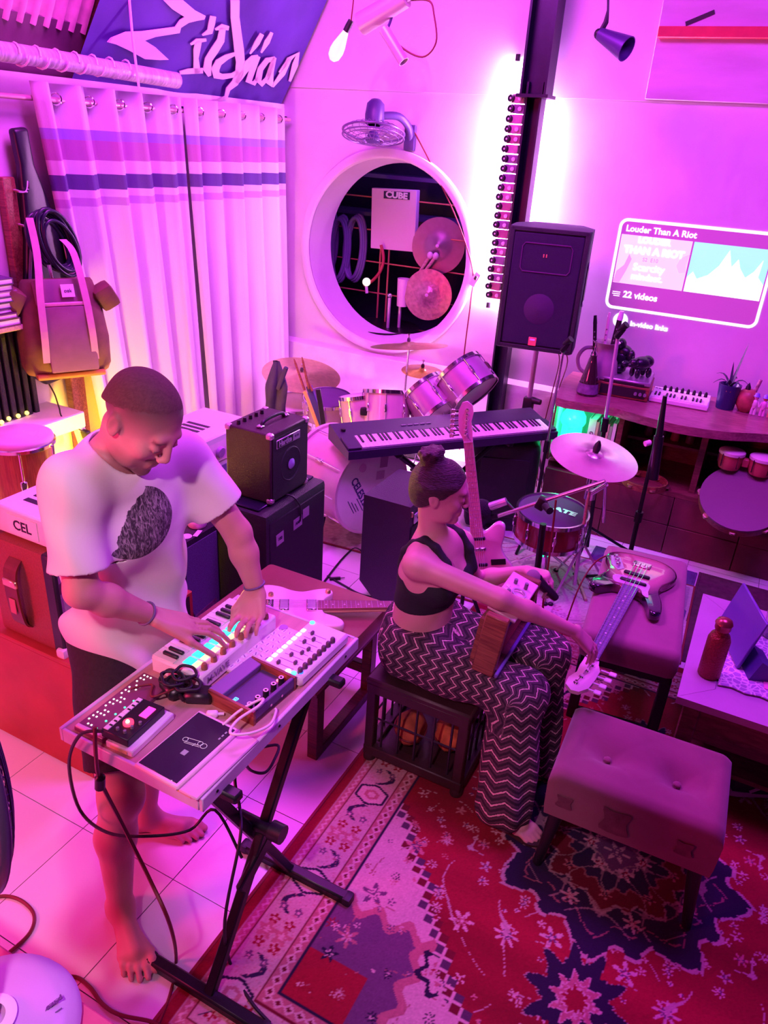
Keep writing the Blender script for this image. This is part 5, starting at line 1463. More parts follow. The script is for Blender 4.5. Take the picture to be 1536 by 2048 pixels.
# things in the dark compartments
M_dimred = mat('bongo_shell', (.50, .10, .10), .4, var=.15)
bg = thing('bongo_drums', 'pair of small reddish bongo drums in the upper right counter compartment', 'drum', (.09, 4.56, .611))
for s in (-1, 1):
    B().lathe([(.055, 0), (.062, .02), (.066, .10)], TR((s * .082, 0, 0)), 22).build('shell', M_dimred, bg, .9)
    B().lathe([(.067, .085), (.072, .088), (.072, .104), (.064, .110), (.001, .111)], TR((s * .082, 0, 0)), 22, caps=False).build('skin', M_skin, bg, .9)
    for k in range(5):
        a = k * 1.257 + .3
        B().cyl((s * .082 + .070 * math.cos(a), .070 * math.sin(a), .02), (s * .082 + .070 * math.cos(a), .070 * math.sin(a), .095), .004, n=6).build('lug', M_chrome, bg)
B().box((0, 0, .05), (.04, .04, .05), bev=.006).build('bridge_block', M_dimred, bg)
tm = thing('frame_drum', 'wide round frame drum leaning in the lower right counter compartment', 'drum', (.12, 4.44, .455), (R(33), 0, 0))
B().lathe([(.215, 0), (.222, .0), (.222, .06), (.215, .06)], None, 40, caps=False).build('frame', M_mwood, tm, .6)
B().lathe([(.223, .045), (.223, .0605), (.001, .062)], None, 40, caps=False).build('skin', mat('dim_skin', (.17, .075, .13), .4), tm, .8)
for k in range(8):
    a = k * math.pi / 4
    B().cyl((.219 * math.cos(a), .219 * math.sin(a), .02), (.219 * math.cos(a), .219 * math.sin(a), .036), .018, n=10).build('jingle', M_brass, tm)
tr = thing('tambourine', 'wooden tambourine lying in the counter compartment left of the divider', 'tambourine', (-.42, 4.50, .4115))
B().lathe([(.125, 0), (.132, 0), (.132, .04), (.125, .04), (.125, 0)], None, 32, caps=False).build('frame', M_mwood, tr, .6)
for k in range(6):
    a = k * math.pi / 3
    B().cyl((.129 * math.cos(a), .129 * math.sin(a), .014), (.129 * math.cos(a), .129 * math.sin(a), .026), .020, n=10).build('jingle', M_brass, tr)
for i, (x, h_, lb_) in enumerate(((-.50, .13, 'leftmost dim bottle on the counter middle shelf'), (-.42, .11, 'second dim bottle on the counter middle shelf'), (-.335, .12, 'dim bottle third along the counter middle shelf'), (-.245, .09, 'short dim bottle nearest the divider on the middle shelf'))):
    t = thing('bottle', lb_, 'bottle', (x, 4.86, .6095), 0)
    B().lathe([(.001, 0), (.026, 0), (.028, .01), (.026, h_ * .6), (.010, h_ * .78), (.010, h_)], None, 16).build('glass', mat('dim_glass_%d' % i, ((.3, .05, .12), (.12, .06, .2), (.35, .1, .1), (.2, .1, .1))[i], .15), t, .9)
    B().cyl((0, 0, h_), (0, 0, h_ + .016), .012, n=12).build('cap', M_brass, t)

# on the counter top
M_clay = mat('mauve_clay', (.40, .24, .34), .6, var=.2, scale=8, bump=.15)
vs_ = thing('clay_jug', 'clay jug with a looped handle holding flutes at the left end of the counter', 'jug', (-.855, 4.80, .8505))
B().lathe([(.001, 0), (.065, 0), (.085, .05), (.10, .12), (.088, .19), (.052, .25), (.062, .285), (.085, .31), (.078, .31), (.052, .28), (.044, .25), (.07, .19), (.001, .05)], None, 30, caps=False).build('body', M_clay, vs_, 1.0)
B().tube(spline([(-.052, 0, .26), (-.12, -.01, .25), (-.155, -.01, .19), (-.14, 0, .12), (-.092, 0, .09)], 6), .012, 8).build('handle', M_clay, vs_, 3)
for i, (dx, dy, lx, ly, h_, r_, m_, lb_) in enumerate(((-.03, -.01, -.060, 0, .37, .012, M_black, 'black flute leaning left in the clay jug'), (-.005, .015, -.015, .02, .39, .010, M_pink, 'pale thin flute in the clay jug'), (.025, .0, .026, .01, .41, .017, M_black, 'thick black recorder with white tip in the clay jug'))):
    t = thing('flute', lb_, 'flute', (-.855 + dx, 4.80 + dy, .90))
    B().tube([(0, 0, .0), (lx, ly, h_)], r_, 10).build('tube', m_, t)
    B().tube([(lx * .97, ly * .97, h_ * .97), (lx * 1.1, ly * 1.1, h_ * 1.10)], [r_ * 1.1, r_ * .8], 10).build('mouthpiece', M_white if i == 2 else m_, t)
    for k in range(5):
        f = .50 + k * .085
        B().cyl((lx * f, ly * f - r_ * .8, h_ * f), (lx * f, ly * f - r_ * 1.2, h_ * f), .005, n=8).build('finger_hole', M_grey, t)
bo = thing('cone_bottle', 'dark cone shaped glass bottle with a chrome pourer in front of the clay jug', 'bottle', (-.89, 4.66, .8505))
B().lathe([(.001, 0), (.062, 0), (.066, .01), (.052, .10), (.028, .20), (.020, .235), (.022, .245)], None, 24).build('glass', mat('brown_glass', (.035, .012, .02), .08, coat=.5), bo, .9)
B().lathe([(.018, .245), (.018, .262), (.007, .275), (.005, .33), (.007, .335)], None, 14).build('pourer', M_chrome, bo)
B().lathe([(.0672, .015), (.0585, .075)], None, 24, caps=False).build('label', mat('bottle_label', (.20, .10, .24), .6, var=.5, scale=30), bo, 1)
hf = thing('hifi_unit', 'wooden cased hifi unit with a silver top on the counter under two dark figurines', 'hifi', (-.70, 4.86, .8505), R(4))
B().box((0, 0, .045), (.315, .30, .085), bev=.004).build('case', M_mwood, hf)
B().box((.0, -.152, .045), (.27, .004, .058)).build('front_face', M_black, hf)
B().box((0, 0, .105), (.305, .295, .026), bev=.006).build('silver_top', mat('brushed_silver', (.42, .34, .46), .3, metal=.6), hf)
B().box((0, -.149, .098), (.24, .004, .014)).build('slot', M_black, hf)
for i in range(3):
    B().cyl((.08 + i * .028, -.154, .045), (.08 + i * .028, -.168, .045), .010, n=12).build('knob', M_grey, hf)
M_fig = mat('black_resin', (.012, .010, .022), .3, bump=.2, scale=60)
def figure(nm, label, loc, rz, k, parts, cat='figurine'):
    t = thing(nm, label, cat, loc, rz)
    for part, prims in parts:
        b = B()
        for c, r_ in prims:
            b.sph([q * k for q in c], tuple(q * k for q in r_), 14)
        b.build(part, M_fig, t, 3)
    return t
figure('ape_figurine', 'black sitting ape figurine on the hifi unit', (-.775, 4.91, .969), R(-20), 1.45, (
    ('torso', [((0, 0, .05), (.045, .038, .05)), ((0, .005, .085), (.05, .035, .03))]),
    ('head', [((0, -.015, .118), (.024, .026, .026))]), ('muzzle', [((0, -.038, .110), (.014, .012, .012))]),
    ('arm', [((-.052, -.005, .075), (.018, .018, .028)), ((-.05, -.03, .045), (.016, .026, .016))]),
    ('arm', [((.052, -.005, .075), (.018, .018, .028)), ((.05, -.03, .045), (.016, .026, .016))]),
    ('leg', [((-.03, -.03, .02), (.02, .035, .02))]), ('leg', [((.03, -.03, .02), (.02, .035, .02))])))
figure('bear_figurine', 'black standing bear figurine at the right front of the hifi unit', (-.625, 4.83, .969), R(50), 1.15, (
    ('trunk', [((0, 0, .075), (.062, .040, .038)), ((.035, 0, .085), (.035, .036, .032))]),
    ('head', [((-.062, -.008, .082), (.028, .026, .026))]), ('muzzle', [((-.088, -.012, .074), (.014, .012, .011))]),
    ('ear', [((-.055, -.026, .106), (.008, .005, .008))]), ('ear', [((-.055, .012, .106), (.008, .005, .008))]),
    ('leg', [((-.035, -.022, .028), (.015, .014, .028))]), ('leg', [((-.035, .022, .028), (.015, .014, .028))]),
    ('leg', [((.04, -.022, .028), (.016, .015, .028))]), ('leg', [((.04, .022, .028), (.016, .015, .028))])))
mk = thing('small_keyboard', 'white mini keyboard with black knobs on the counter right of the hifi unit', 'keyboard', (-.365, 4.90, .8505), R(2))
B().box((0, 0, .016), (.345, .27, .030), bev=.005).build('case', M_white, mk)
for i in range(15):
    B().box((-.155 + i * .0221, -.075, .0325), (.0205, .105, .005), bev=.001).build('white_key', M_ivory, mk)
for i in (0, 1, 3, 4, 5, 7, 8, 10, 11, 12):
    B().box((-.144 + i * .0221, -.055, .0385), (.011, .062, .010), bev=.002).build('black_key', M_black, mk)
for i in range(8):
    B().lathe([(.011, 0), (.010, .022), (.005, .032), (.001, .033)], TR((-.105 + i * .035, .075, .030)), 12).build('knob', M_black, mk)
for i in range(2):
    B().box((-.155 + i * .02, .09, .032), (.012, .008, .003)).build('button', M_grey, mk)
pt = thing('plant_pot', 'dark blue tall pot with a spiky plant on the counter', 'plant', (-.105, 4.93, .8505))
B().lathe([(.001, 0), (.052, 0), (.066, .15), (.060, .15), (.05, .13), (.001, .13)], None, 26, caps=False).build('pot', mat('navy_glaze', (.020, .015, .10), .25), pt, .8)
M_leafm = mat('dark_leaf', (.06, .07, .10), .5, var=.3)
for i, (a, l, up) in enumerate(((.3, .10, .02), (1.3, .09, .03), (2.6, .11, .05), (3.4, .10, .01), (4.4, .08, .03), (5.3, .11, .02), (.9, .06, .26), (2.0, .04, .14))):
    b = B()
    vs, fs = [], []
    for k in range(6):
        f = k / 5
        wv = .011 * (1 - f) ** .7 + .0006
        x_, z_ = l * f, .135 + up * f + (.035 * math.sin(f * 3.1) if up < .1 else 0)
        vs += [(x_, -wv, z_ + .002), (x_, wv, z_ + .002), (x_, wv, z_ - .001), (x_, -wv, z_ - .001)]
    for k in range(5):
        for q in range(4):
            fs.append((4 * k + q, 4 * k + (q + 1) % 4, 4 * k + 4 + (q + 1) % 4, 4 * k + 4 + q))
    b.add(vs, fs, Matrix.Rotation(a, 4, 'Z')).build('leaf', M_leafm, pt, 1)
B().box((0, -.060, .12), (.03, .004, .012), (-.1, 0, 0), .003).build('gold_mark', M_brass, pt)
gd = thing('gourd_shaker', 'reddish gourd shaker with a pointed top on the counter right of the plant', 'shaker', (.005, 4.94, .8505))
B().lathe([(.001, 0), (.035, .002), (.058, .04), (.062, .08), (.048, .12), (.03, .135)], None, 24).build('gourd', mat('gourd_skin', (.42, .10, .09), .4, var=.4, scale=20), gd, 1)
B().lathe([(.016, .13), (.014, .15), (.002, .175)], TR((-.01, 0, 0)), 12).build('tip', M_black, gd)
B().cyl((.03, .01, .11), (.045, .015, .20), .010, n=10).build('handle', mat('beaded_handle', (.4, .15, .25), .5, var=.6, scale=60), gd)
M_figc = [mat('doll_%d' % i, c, .5, var=.2, scale=40) for i, c in enumerate(((.78, .66, .74), (.80, .40, .70), (.62, .28, .18), (.74, .58, .66)))]
M_hatb = mat('doll_hat', (.20, .12, .60), .5)
for i, x in enumerate((.055, .105, .150, .195)):
    t = thing('small_doll', ('leftmost pale', 'second bright pink', 'third rust coloured', 'rightmost pale')[i] + ' small doll in the row on the counter', 'doll', (x, 4.90, .8505), 0, 'row of small dolls on the counter')
    b = B().lathe([(.010, .04), (.017, .06), (.014, .085), (.006, .095)], None, 12)
    b.build('body', M_figc[i], t, 1)
    for s in (-1, 1):
        B().tube([(s * .009, 0, .001), (s * .008, 0, .05)], [.009, .008], 8).build('leg', M_figc[i], t)
        B().tube([(s * .014, 0, .085), (s * .024, -.006, .052)], .005, 6).build('arm', M_figc[i], t)
    B().sph((0, 0, .108), (.014, .014, .016), 12).build('head', M_figc[(i + 1) % 4], t, 3)
    B().lathe([(.020, .112), (.015, .118), (.012, .130), (.001, .134)], None, 12, caps=False).build('hat', M_hatb if i < 2 else M_figc[2], t, 1)

# --- snare with practice pad, cymbal and their chrome arms
M_redshell = mat('cherry_shell', (.30, .018, .03), .2, coat=.6, var=.15)
sd = drum('red_snare', 'cherry red snare drum with a dark practice pad in front of the counter', (-.77, 3.70, .46), (.02, -.06, 1), .19, .15, M_redshell, mat('grey_blue_pad', (.11, .085, .17), .8), 8)
text('pad_lettering', 'ATE', .055, TR((.06, .02, .0085), (.06, 0, R(-8))), M_silver, sd, bold=.003, sx=1.3)
stand('snare_stand', 'chrome stand with rubber feet under the cherry red snare', (-.77, 3.71, .30), (-.77, 3.72, 0), .24, cat='stand', rot=.9, legz=.2)
cs = cymbal('front_cymbal', 'shiny cymbal with a dark felt cone in front of the counter cube', (-0.611, 3.700, 0.834), .225, (.16, .13, R(10)), m=mat('bright_bronze', (.84, .74, .66), .25, metal=.8, var=.08, scale=20))
B().lathe([(.016, .012), (.020, .03), (.016, .055), (.006, .075), (.001, .076)], None, 14).build('felt_cone', M_black, cs, .9)
sc_ = stand('front_cymbal_stand', 'chrome stand with clamps holding the shiny cymbal beside the red snare', (-0.614, 3.700, 0.825), (-.585, 3.72, 0), .22, M_palepole, rot=.2)
I = INV[sc_.name]
for (x, y, r_) in ((1183, 960, .026), (1180, 990, .030)):
    p = V((-0.600, 3.690, 0.693)) if y == 960 else V((-0.593, 3.690, 0.610))
    B().tube([I @ (p + V((0, 0, -.02))), I @ (p + V((0, 0, .03)))], r_, 12).build('clamp', M_chrome, sc_)
B().tube([I @ V((-0.603, 3.680, 0.605)), I @ V((-0.518, 3.660, 0.703))], .013, 10).build('clamp_arm', M_chrome, sc_)
B().tube([I @ V((-0.493, 3.660, 0.491)), I @ V((-0.532, 3.660, 0.763))], .009, 10).build('side_rod', M_chrome, sc_)
dst = thing('drumstick', 'pale drumstick leaning upright against the red snare rim', 'drumstick', (-0.583, 3.620, 0.479))
I = INV[dst.name]
B().tube([I @ V((-0.583, 3.620, 0.479)), I @ V((-0.595, 3.660, 0.635))], [.008, .006], 8).build('shaft', M_lwood, dst)
B().sph((0, 0, 0), .010, 8).build('tip', M_lwood, dst)
ds2 = thing('drumstick', 'pale drumstick lying on the patterned rug below the red snare', 'drumstick', (-0.604, 3.830, 0.017))
I = INV[ds2.name]
B().tube([I @ V((-0.655, 3.984, 0.017)), I @ V((-0.497, 3.653, 0.017))], [.006, .009], 8).build('shaft', M_lwood, ds2)
B().sph(I @ V((-0.655, 3.984, 0.017)), .009, 8).build('tip', M_lwood, ds2)

# --- microphone stands
bmic = thing('boom_stand', 'black microphone stand with a chrome boom arm behind the womans hands', 'mic stand', (-.67, 3.20, 0))
B().tube([(-.675, 3.20, .03), (-.70, 3.20, .62)], .016, 10).build('pole', M_metal, bmic, W=True)
B().lathe([(.001, .0), (.13, .0), (.13, .012), (.03, .03), (.001, .03)], None, 24, caps=False).build('base', M_metal, bmic)
B().tube([(-0.922, 3.200, 0.599), (-0.462, 3.200, 0.903)], .010, 10).build('boom', M_chrome, bmic, W=True)
B().box((-0.724, 3.200, 0.723), (.045, .05, .06), (0, .3, 0), .01).build('clutch', M_metal, bmic, W=True)
B().cyl((-0.699, 3.170, 0.727), (-0.664, 3.130, 0.727), .018, n=10).build('knob', M_metal, bmic, W=True)
B().cyl((-0.922, 3.200, 0.599), (-0.951, 3.200, 0.585), .014, n=10).build('clip', M_metal, bmic, W=True)
cable('mic_cable', 'thin dark cable hanging down from the chrome boom arm', [(-0.656, 3.180, 0.765), (-0.643, 3.160, 0.622), (-0.631, 3.140, 0.475), (-0.620, 3.120, 0.323), (-.60, 3.10, .20), (-.52, 3.16, .018)], .005, M_redcable)
fmic = thing('foam_microphone', 'black foam covered microphone clipped to the end of the chrome boom', 'microphone', (-1.009, 3.200, 0.607))
I = INV[fmic.name]
B().sph((0, 0, 0), (.055, .055, .055), 18).build('foam_ball', mat('black_foam', (.015, .012, .022), .95, bump=.8, scale=200), fmic, 3)
B().tube([I @ V((-0.987, 3.200, 0.624)), I @ V((-0.897, 3.220, 0.678))], [.021, .019], 12).build('body', M_silver, fmic)
B().tube([I @ V((-0.899, 3.220, 0.675)), I @ V((-0.843, 3.200, 0.648))], .007, 8).build('lead', M_cable, fmic)
def micstand(label, foot, top, r, m1, m2, zc, cat='mic stand', head=True):
    t = thing('mic_stand', label, cat, foot)
    f = V(foot)
    d = V(top) - f
    B().tube([f + V((0, 0, .03)), f + d * zc], r * 1.25, 10).build('lower_tube', m1, t, W=True)
    B().tube([f + d * (zc - .02), V(top)], r, 10).build('upper_tube', m2, t, W=True)
    B().tube([f + d * (zc - .03), f + d * (zc + .03)], r * 2.0, 10).build('clutch', M_metal, t, W=True)
    for k in range(3):
        a = .5 + k * 2.094
        B().tube([f + V((0, 0, .16)), f + V((.26 * math.cos(a), .26 * math.sin(a), .014))], .009, 6).build('leg', M_metal, t, W=True)
    if head:
        B().box(V(top) + V((.008, -.004, .02)), (.03, .03, .07), (0, .5, .3), .006).build('clip', M_metal, t, W=True)
        B().tube([V(top) + V((.0, 0, .03)), V(top) + V((.035, -.01, .07))], [.016, .020], 10).build('clip_jaw', M_metal, t, W=True)
    return t
micstand('tall pink lit mic stand with an empty clip in front of the projection', (-.64, 4.25, 0), (-0.695, 4.200, 1.328), .010, M_metal, M_palepole, .62)
micstand('slim black mic stand standing under the right corner of the loudspeaker', (-.985, 4.20, 0), (-0.978, 4.220, 1.200), .008, M_metal, M_chrome, .52)
ms3 = micstand('thick topped black mic stand rising behind the ottoman', (-.34, 3.78, 0), (-0.343, 3.760, 0.950), .010, M_metal, M_metal, .55, head=False)
B().tube([(-0.314, 3.760, 0.747), (-0.334, 3.760, 0.973)], .024, 12).build('sleeve', M_metal, ms3, W=True)
B().tube([(-0.334, 3.760, 0.973), (-0.349, 3.760, 1.175)], [.018, .010], 12).build('boom_stub', M_metal, ms3, W=True)
B().cyl((-0.366, 3.740, 0.938), (-0.386, 3.720, 0.932), .014, n=10).build('knob', M_pink, ms3, W=True)

# --- ottoman with the bass guitar
M_suede = mat('rose_suede', (.34, .145, .20), .8, var=.12, scale=7, bump=.15, sheen=.3)
M_legs = mat('black_legs', (.010, .008, .014), .4)
ot = thing('ottoman', 'long rose padded ottoman on dark legs carrying the bass guitar', 'ottoman', (-.20, 3.09, 0), R(5.5))
B().box((0, 0, .405), (.39, .84, .13), bev=.035).build('cushion', M_suede, ot, 1.2)
B().box((0, 0, .325), (.36, .80, .035), bev=.004).build('under_frame', M_legs, ot)
for sx in (-1, 1):
    for y in (-.37, .37):
        B().box((sx * .165, y, .165), (.042, .046, .32), bev=.004).build('leg', M_legs, ot)
for y in (-.37, .37):
    B().box((0, y, .036), (.33, .036, .036), bev=.004).build('floor_bar', M_legs, ot)
M_burst = mat('sunburst', (.30, .13, .10), .12, coat=1.0)
nt = M_burst.node_tree
tc = [n for n in nt.nodes if n.type == 'TEX_COORD'][0]
mp = nt.nodes.new('ShaderNodeMapping')
mp.inputs['Location'].default_value = (-.07, 0, -.03)
mp.inputs['Scale'].default_value = (3.6, 6.0, 4)
gt = nt.nodes.new('ShaderNodeTexGradient')
gt.gradient_type = 'SPHERICAL'
rp = nt.nodes.new('ShaderNodeValToRGB')
rp.color_ramp.elements[0].color = (.010, .007, .02, 1)
rp.color_ramp.elements[0].position = .06
rp.color_ramp.elements[1].color = (.50, .24, .22, 1)
rp.color_ramp.elements[1].position = .38
nt.links.new(tc.outputs['Object'], mp.inputs[0])
nt.links.new(mp.outputs[0], gt.inputs[0])
nt.links.new(gt.outputs[0], rp.inputs[0])
nt.links.new(rp.outputs[0], nt.nodes['Principled BSDF'].inputs['Base Color'])
bs = thing('bass_guitar', 'dark sunburst bass guitar lying face up on the ottoman with its neck toward the woman', 'bass guitar', (-.232, 3.25, .4715), (0, R(-1.0), R(-92)))
guitar(bs, M_burst, mat('violet_board', (.16, .10, .26), .4), mat('pale_neck', (.76, .54, .60), .35), 1.12, 1.12, 4, True, L=.85, flip=1)
for x in (.10, .175):
    B().box((x, 0, .047), (.022, .115, .012), bev=.005).build('pickup', M_black, bs)
M_pg = mat('pearl_pickguard', (.62, .38, .56), .25, var=.2, scale=25)
b = B().prism([(p.x, p.y) for p in spline([(.215, -.036, 0), (.215, .036, 0), (.26, .06, 0), (.27, .085, 0), (.22, .075, 0), (.16, .07, 0), (.135, .03, 0), (.135, -.05, 0), (.16, -.09, 0), (.21, -.075, 0)], 4, True)], .0422, .0446)
b.build('pickguard', M_pg, bs, 1)
b = B().prism([(.07, -.062), (.10, -.085), (.06, -.125), (-.02, -.145), (-.04, -.125), (-.02, -.10)], .0422, .0446)
b.build('control_plate', M_silver, bs)
for (x, y) in ((.055, -.095), (.02, -.108), (-.015, -.122)):
    B().lathe([(.011, 0), (.010, .014), (.001, .015)], TR((x, y, .044)), 12).build('knob', M_chrome, bs)
cable('bass_lead', 'thin dark red lead hanging from the bass guitar along the ottoman side', [(-0.383, 3.319, 0.500), (-0.445, 3.306, 0.440), (-.475, 3.18, .36), (-.49, 3.08, .18), (-.50, 3.02, .018)], .004, M_redcable)

# --- stool in the foreground
M_vel = mat('plum_velvet', (.25, .085, .12), .85, var=.22, scale=5, bump=.12, sheen=.4)
sl = thing('tufted_stool', 'plum velvet stool with two tufted buttons and splayed black legs in the foreground', 'stool', (.005, 2.06, 0), R(1.5))
b = B()
def seat(u, v):
    x, y = (u - .5) * .52, (v - .5) * .37
    ex = min(1, (0.5 - abs(u - .5)) * 14)
    ey = min(1, (0.5 - abs(v - .5)) * 12)
    z = .452 - .020 * (1 - ex) ** 2 - .020 * (1 - ey) ** 2
    for bx in (-.11, .11):
        dd = math.hypot(x - bx, y + .01)
        z -= .034 * math.exp(-(dd / .055) ** 2)
    z -= .010 * math.exp(-((y + .01) / .05) ** 2) * (abs(x) < .2)
    for bx in (-.11, .11):
        for k in (1, -1):
            dl = abs((y + .01) - k * (x - bx) * .9)
            z -= .006 * math.exp(-(dl / .014) ** 2) * math.exp(-abs(x - bx) / .06)
    return (x, y, z)
NU, NV = 52, 38
vs = [seat(i / NU, j / NV) for i in range(NU + 1) for j in range(NV + 1)]
fs = [(i * (NV + 1) + j, (i + 1) * (NV + 1) + j, (i + 1) * (NV + 1) + j + 1, i * (NV + 1) + j + 1) for i in range(NU) for j in range(NV)]
bd_ = [i * (NV + 1) for i in range(NU + 1)] + [NU * (NV + 1) + j for j in range(1, NV + 1)] + [i * (NV + 1) + NV for i in range(NU - 1, -1, -1)] + [j for j in range(NV - 1, 0, -1)]
nb = len(bd_)
o0 = len(vs)
for k, z in ((1.012, .40), (1.0, .30), (.985, .262)):
    vs += [(vs[q][0] * k, vs[q][1] * k, z) for q in bd_]
prev = bd_
for r_ in range(3):
    cur = [o0 + r_ * nb + k for k in range(nb)]
    fs += [(prev[k], prev[(k + 1) % nb], cur[(k + 1) % nb], cur[k]) for k in range(nb)]
    prev = cur
fs.append(tuple(prev))
b.add(vs, fs).build('cushion', M_vel, sl, 1.0)
for x in (-.11, .11):
    B().sph((x, -.01, .414), (.013, .013, .008), 12).build('button', M_vel, sl, 3)
for (x, y, w_, h_) in ((-.20, -.1905, .045, .05), (-.04, -.1905, .09, .085), (.165, -.1905, .05, .05)):
    b = B().prism([(p.x, p.y) for p in spline([(-w_ / 2, -h_ / 2, 0), (0, -h_ * .4, 0), (w_ / 2, -h_ / 2, 0), (w_ * .42, .1 * h_, 0), (w_ / 2, h_ / 2, 0), (0, h_ * .38, 0), (-w_ / 2, h_ / 2, 0)], 3, True)], 0, .0012, frame((x, y - .0006, .345), (0, -1, 0)))
    b.build('worn_patch', mat('worn_velvet', (.17, .05, .08), .9, var=.4, scale=30) if 'worn_velvet' not in bpy.data.materials else bpy.data.materials['worn_velvet'], sl)
for sx in (-1, 1):
    for sy_ in (-1, 1):
        B().tube([(sx * .215, sy_ * .14, .265), (sx * .245, sy_ * .165, .012)], [.024, .015], 12).build('leg', M_legs, sl)

# --- coffee table at the right edge
M_ttop = mat('lilac_table_top', (.46, .30, .48), .3, var=.1, scale=4)
tbl = thing('coffee_table', 'low table with a wide lilac framed top at the right edge of the picture', 'table', (.60, 2.87, 0))
b = B()
for nm, poly in (('top_board', [(-.55, -.41), (.55, -.41), (.43, -.29), (-.43, -.29)]), ('top_board', [(-.55, .41), (.55, .41), (.43, .29), (-.43, .29)]), ('top_board', [(-.55, -.409), (-.55, .409), (-.431, .289), (-.431, -.289)]), ('top_board', [(.55, -.409), (.55, .409), (.431, .289), (.431, -.289)])):
    B().prism(poly, .42, .45).build(nm, M_ttop, tbl)
B().box((0, 0, .433), (.86, .58, .024)).build('centre_panel', M_ttop, tbl)
for s in (-1, 1):
    B().box((0, s * .37, .345), (.98, .025, .15)).build('apron', M_cside, tbl)
    B().box((s * .50, 0, .345), (.025, .70, .15)).build('apron', M_cside, tbl)
    for q in (-1, 1):
        B().box((s * .49, q * .36, .21), (.06, .06, .42), bev=.004).build('leg', M_cside, tbl)
B().box((0, 0, .12), (.94, .66, .02)).build('lower_shelf', M_cside, tbl)
rn = thing('lace_runner', 'pale crocheted runner spread on the table centre', 'runner', (.66, 2.87, .4505))
m = mat('crochet', (.74, .60, .74), .9)
nt = m.node_tree
vo = nt.nodes.new('ShaderNodeTexVoronoi')
vo.feature = 'DISTANCE_TO_EDGE'
vo.inputs['Scale'].default_value = 42
rp = nt.nodes.new('ShaderNodeValToRGB')
rp.color_ramp.elements[0].color = (.80, .68, .78, 1)
rp.color_ramp.elements[0].position = .06
rp.color_ramp.elements[1].color = (.42, .26, .55, 1)
rp.color_ramp.elements[1].position = .12
nt.links.new([n for n in nt.nodes if n.type == 'TEX_COORD'][0].outputs['Object'], vo.inputs['Vector'])
nt.links.new(vo.outputs[0], rp.inputs[0])
nt.links.new(rp.outputs[0], nt.nodes['Principled BSDF'].inputs['Base Color'])
b = B().prism([(x, y) for x, y in [(-.485, -.25 + .5 * k / 14 ) for k in range(15)][::-1] + [(-.485 + .97 * k / 20, -.26 + .012 * (k % 2)) for k in range(21)] + [(.485, -.25 + .5 * k / 14) for k in range(15)] + [(.485 - .97 * k / 20, .26 - .012 * (k % 2)) for k in range(21)]], 0, .004)
b.build('cloth', m, rn)
cbt = thing('copper_bottle', 'hammered copper bottle with a domed cap on the near left of the table', 'bottle', (.137, 2.66, .4505), 0)
B().lathe([(.001, 0), (.038, 0), (.041, .006), (.041, .165), (.034, .185), (.024, .196), (.024, .210)], None, 30).build('body', mat('hammered_copper', (.30, .060, .050), .35, metal=.7, bump=.6, scale=160), cbt, .9)
B().lathe([(.027, .208), (.029, .214), (.029, .228), (.032, .234), (.026, .248), (.012, .256), (.001, .257)], None, 26).build('cap', mat('copper_cap', (.36, .10, .08), .3, metal=.7), cbt, .7)
ps_ = thing('photo_stand', 'dark violet picture stand with a slanted board on the lace runner', 'photo stand', (.245, 2.87, .4548), R(20))
B().box((-.025, .04, .11), (.012, .30, .22), (0, R(14), 0), .003).build('board', mat('violet_board_gloss', (.16, .09, .40), .25), ps_)
b = B().prism([(-.03, .0), (.06, .0), (.045, .06), (.0, .085)], -.17, -.05, Matrix(((1, 0, 0, 0), (0, 0, 1, 0), (0, 1, 0, 0), (0, 0, 0, 1))))
b.build('foot_block', mat('navy_block', (.05, .03, .20), .3), ps_)
B().box((.030, -.112, .046), (.045, .06, .004), (0, R(62), 0)).build('picture', M_pink, ps_)
gls = thing('drinking_glass', 'clear tumbler standing behind the picture stand on the lace runner', 'glass', (.335, 3.07, .4548))
B().lathe([(.001, .004), (.030, .004), (.036, .11), (.039, .11), (.033, .0), (.001, .0)], None, 26, caps=False).build('tumbler', mat('clear_glass', (.95, .9, .97), .05, trans=.9), gls, .8)
B().lathe([(.001, .0065), (.029, .0065), (.032, .05), (.001, .05)], None, 22, caps=False).build('drink', mat('pale_drink', (.7, .6, .8), .1, trans=.6), gls, .8)
cp = thing('pink_card', 'bright pink card lying on the lace runner at the right edge', 'card', (.37, 2.74, .4548), .1)
B().box((0, 0, .001), (.09, .12, .002)).build('sheet', mat('hot_pink', (.85, .25, .55), .6), cp)
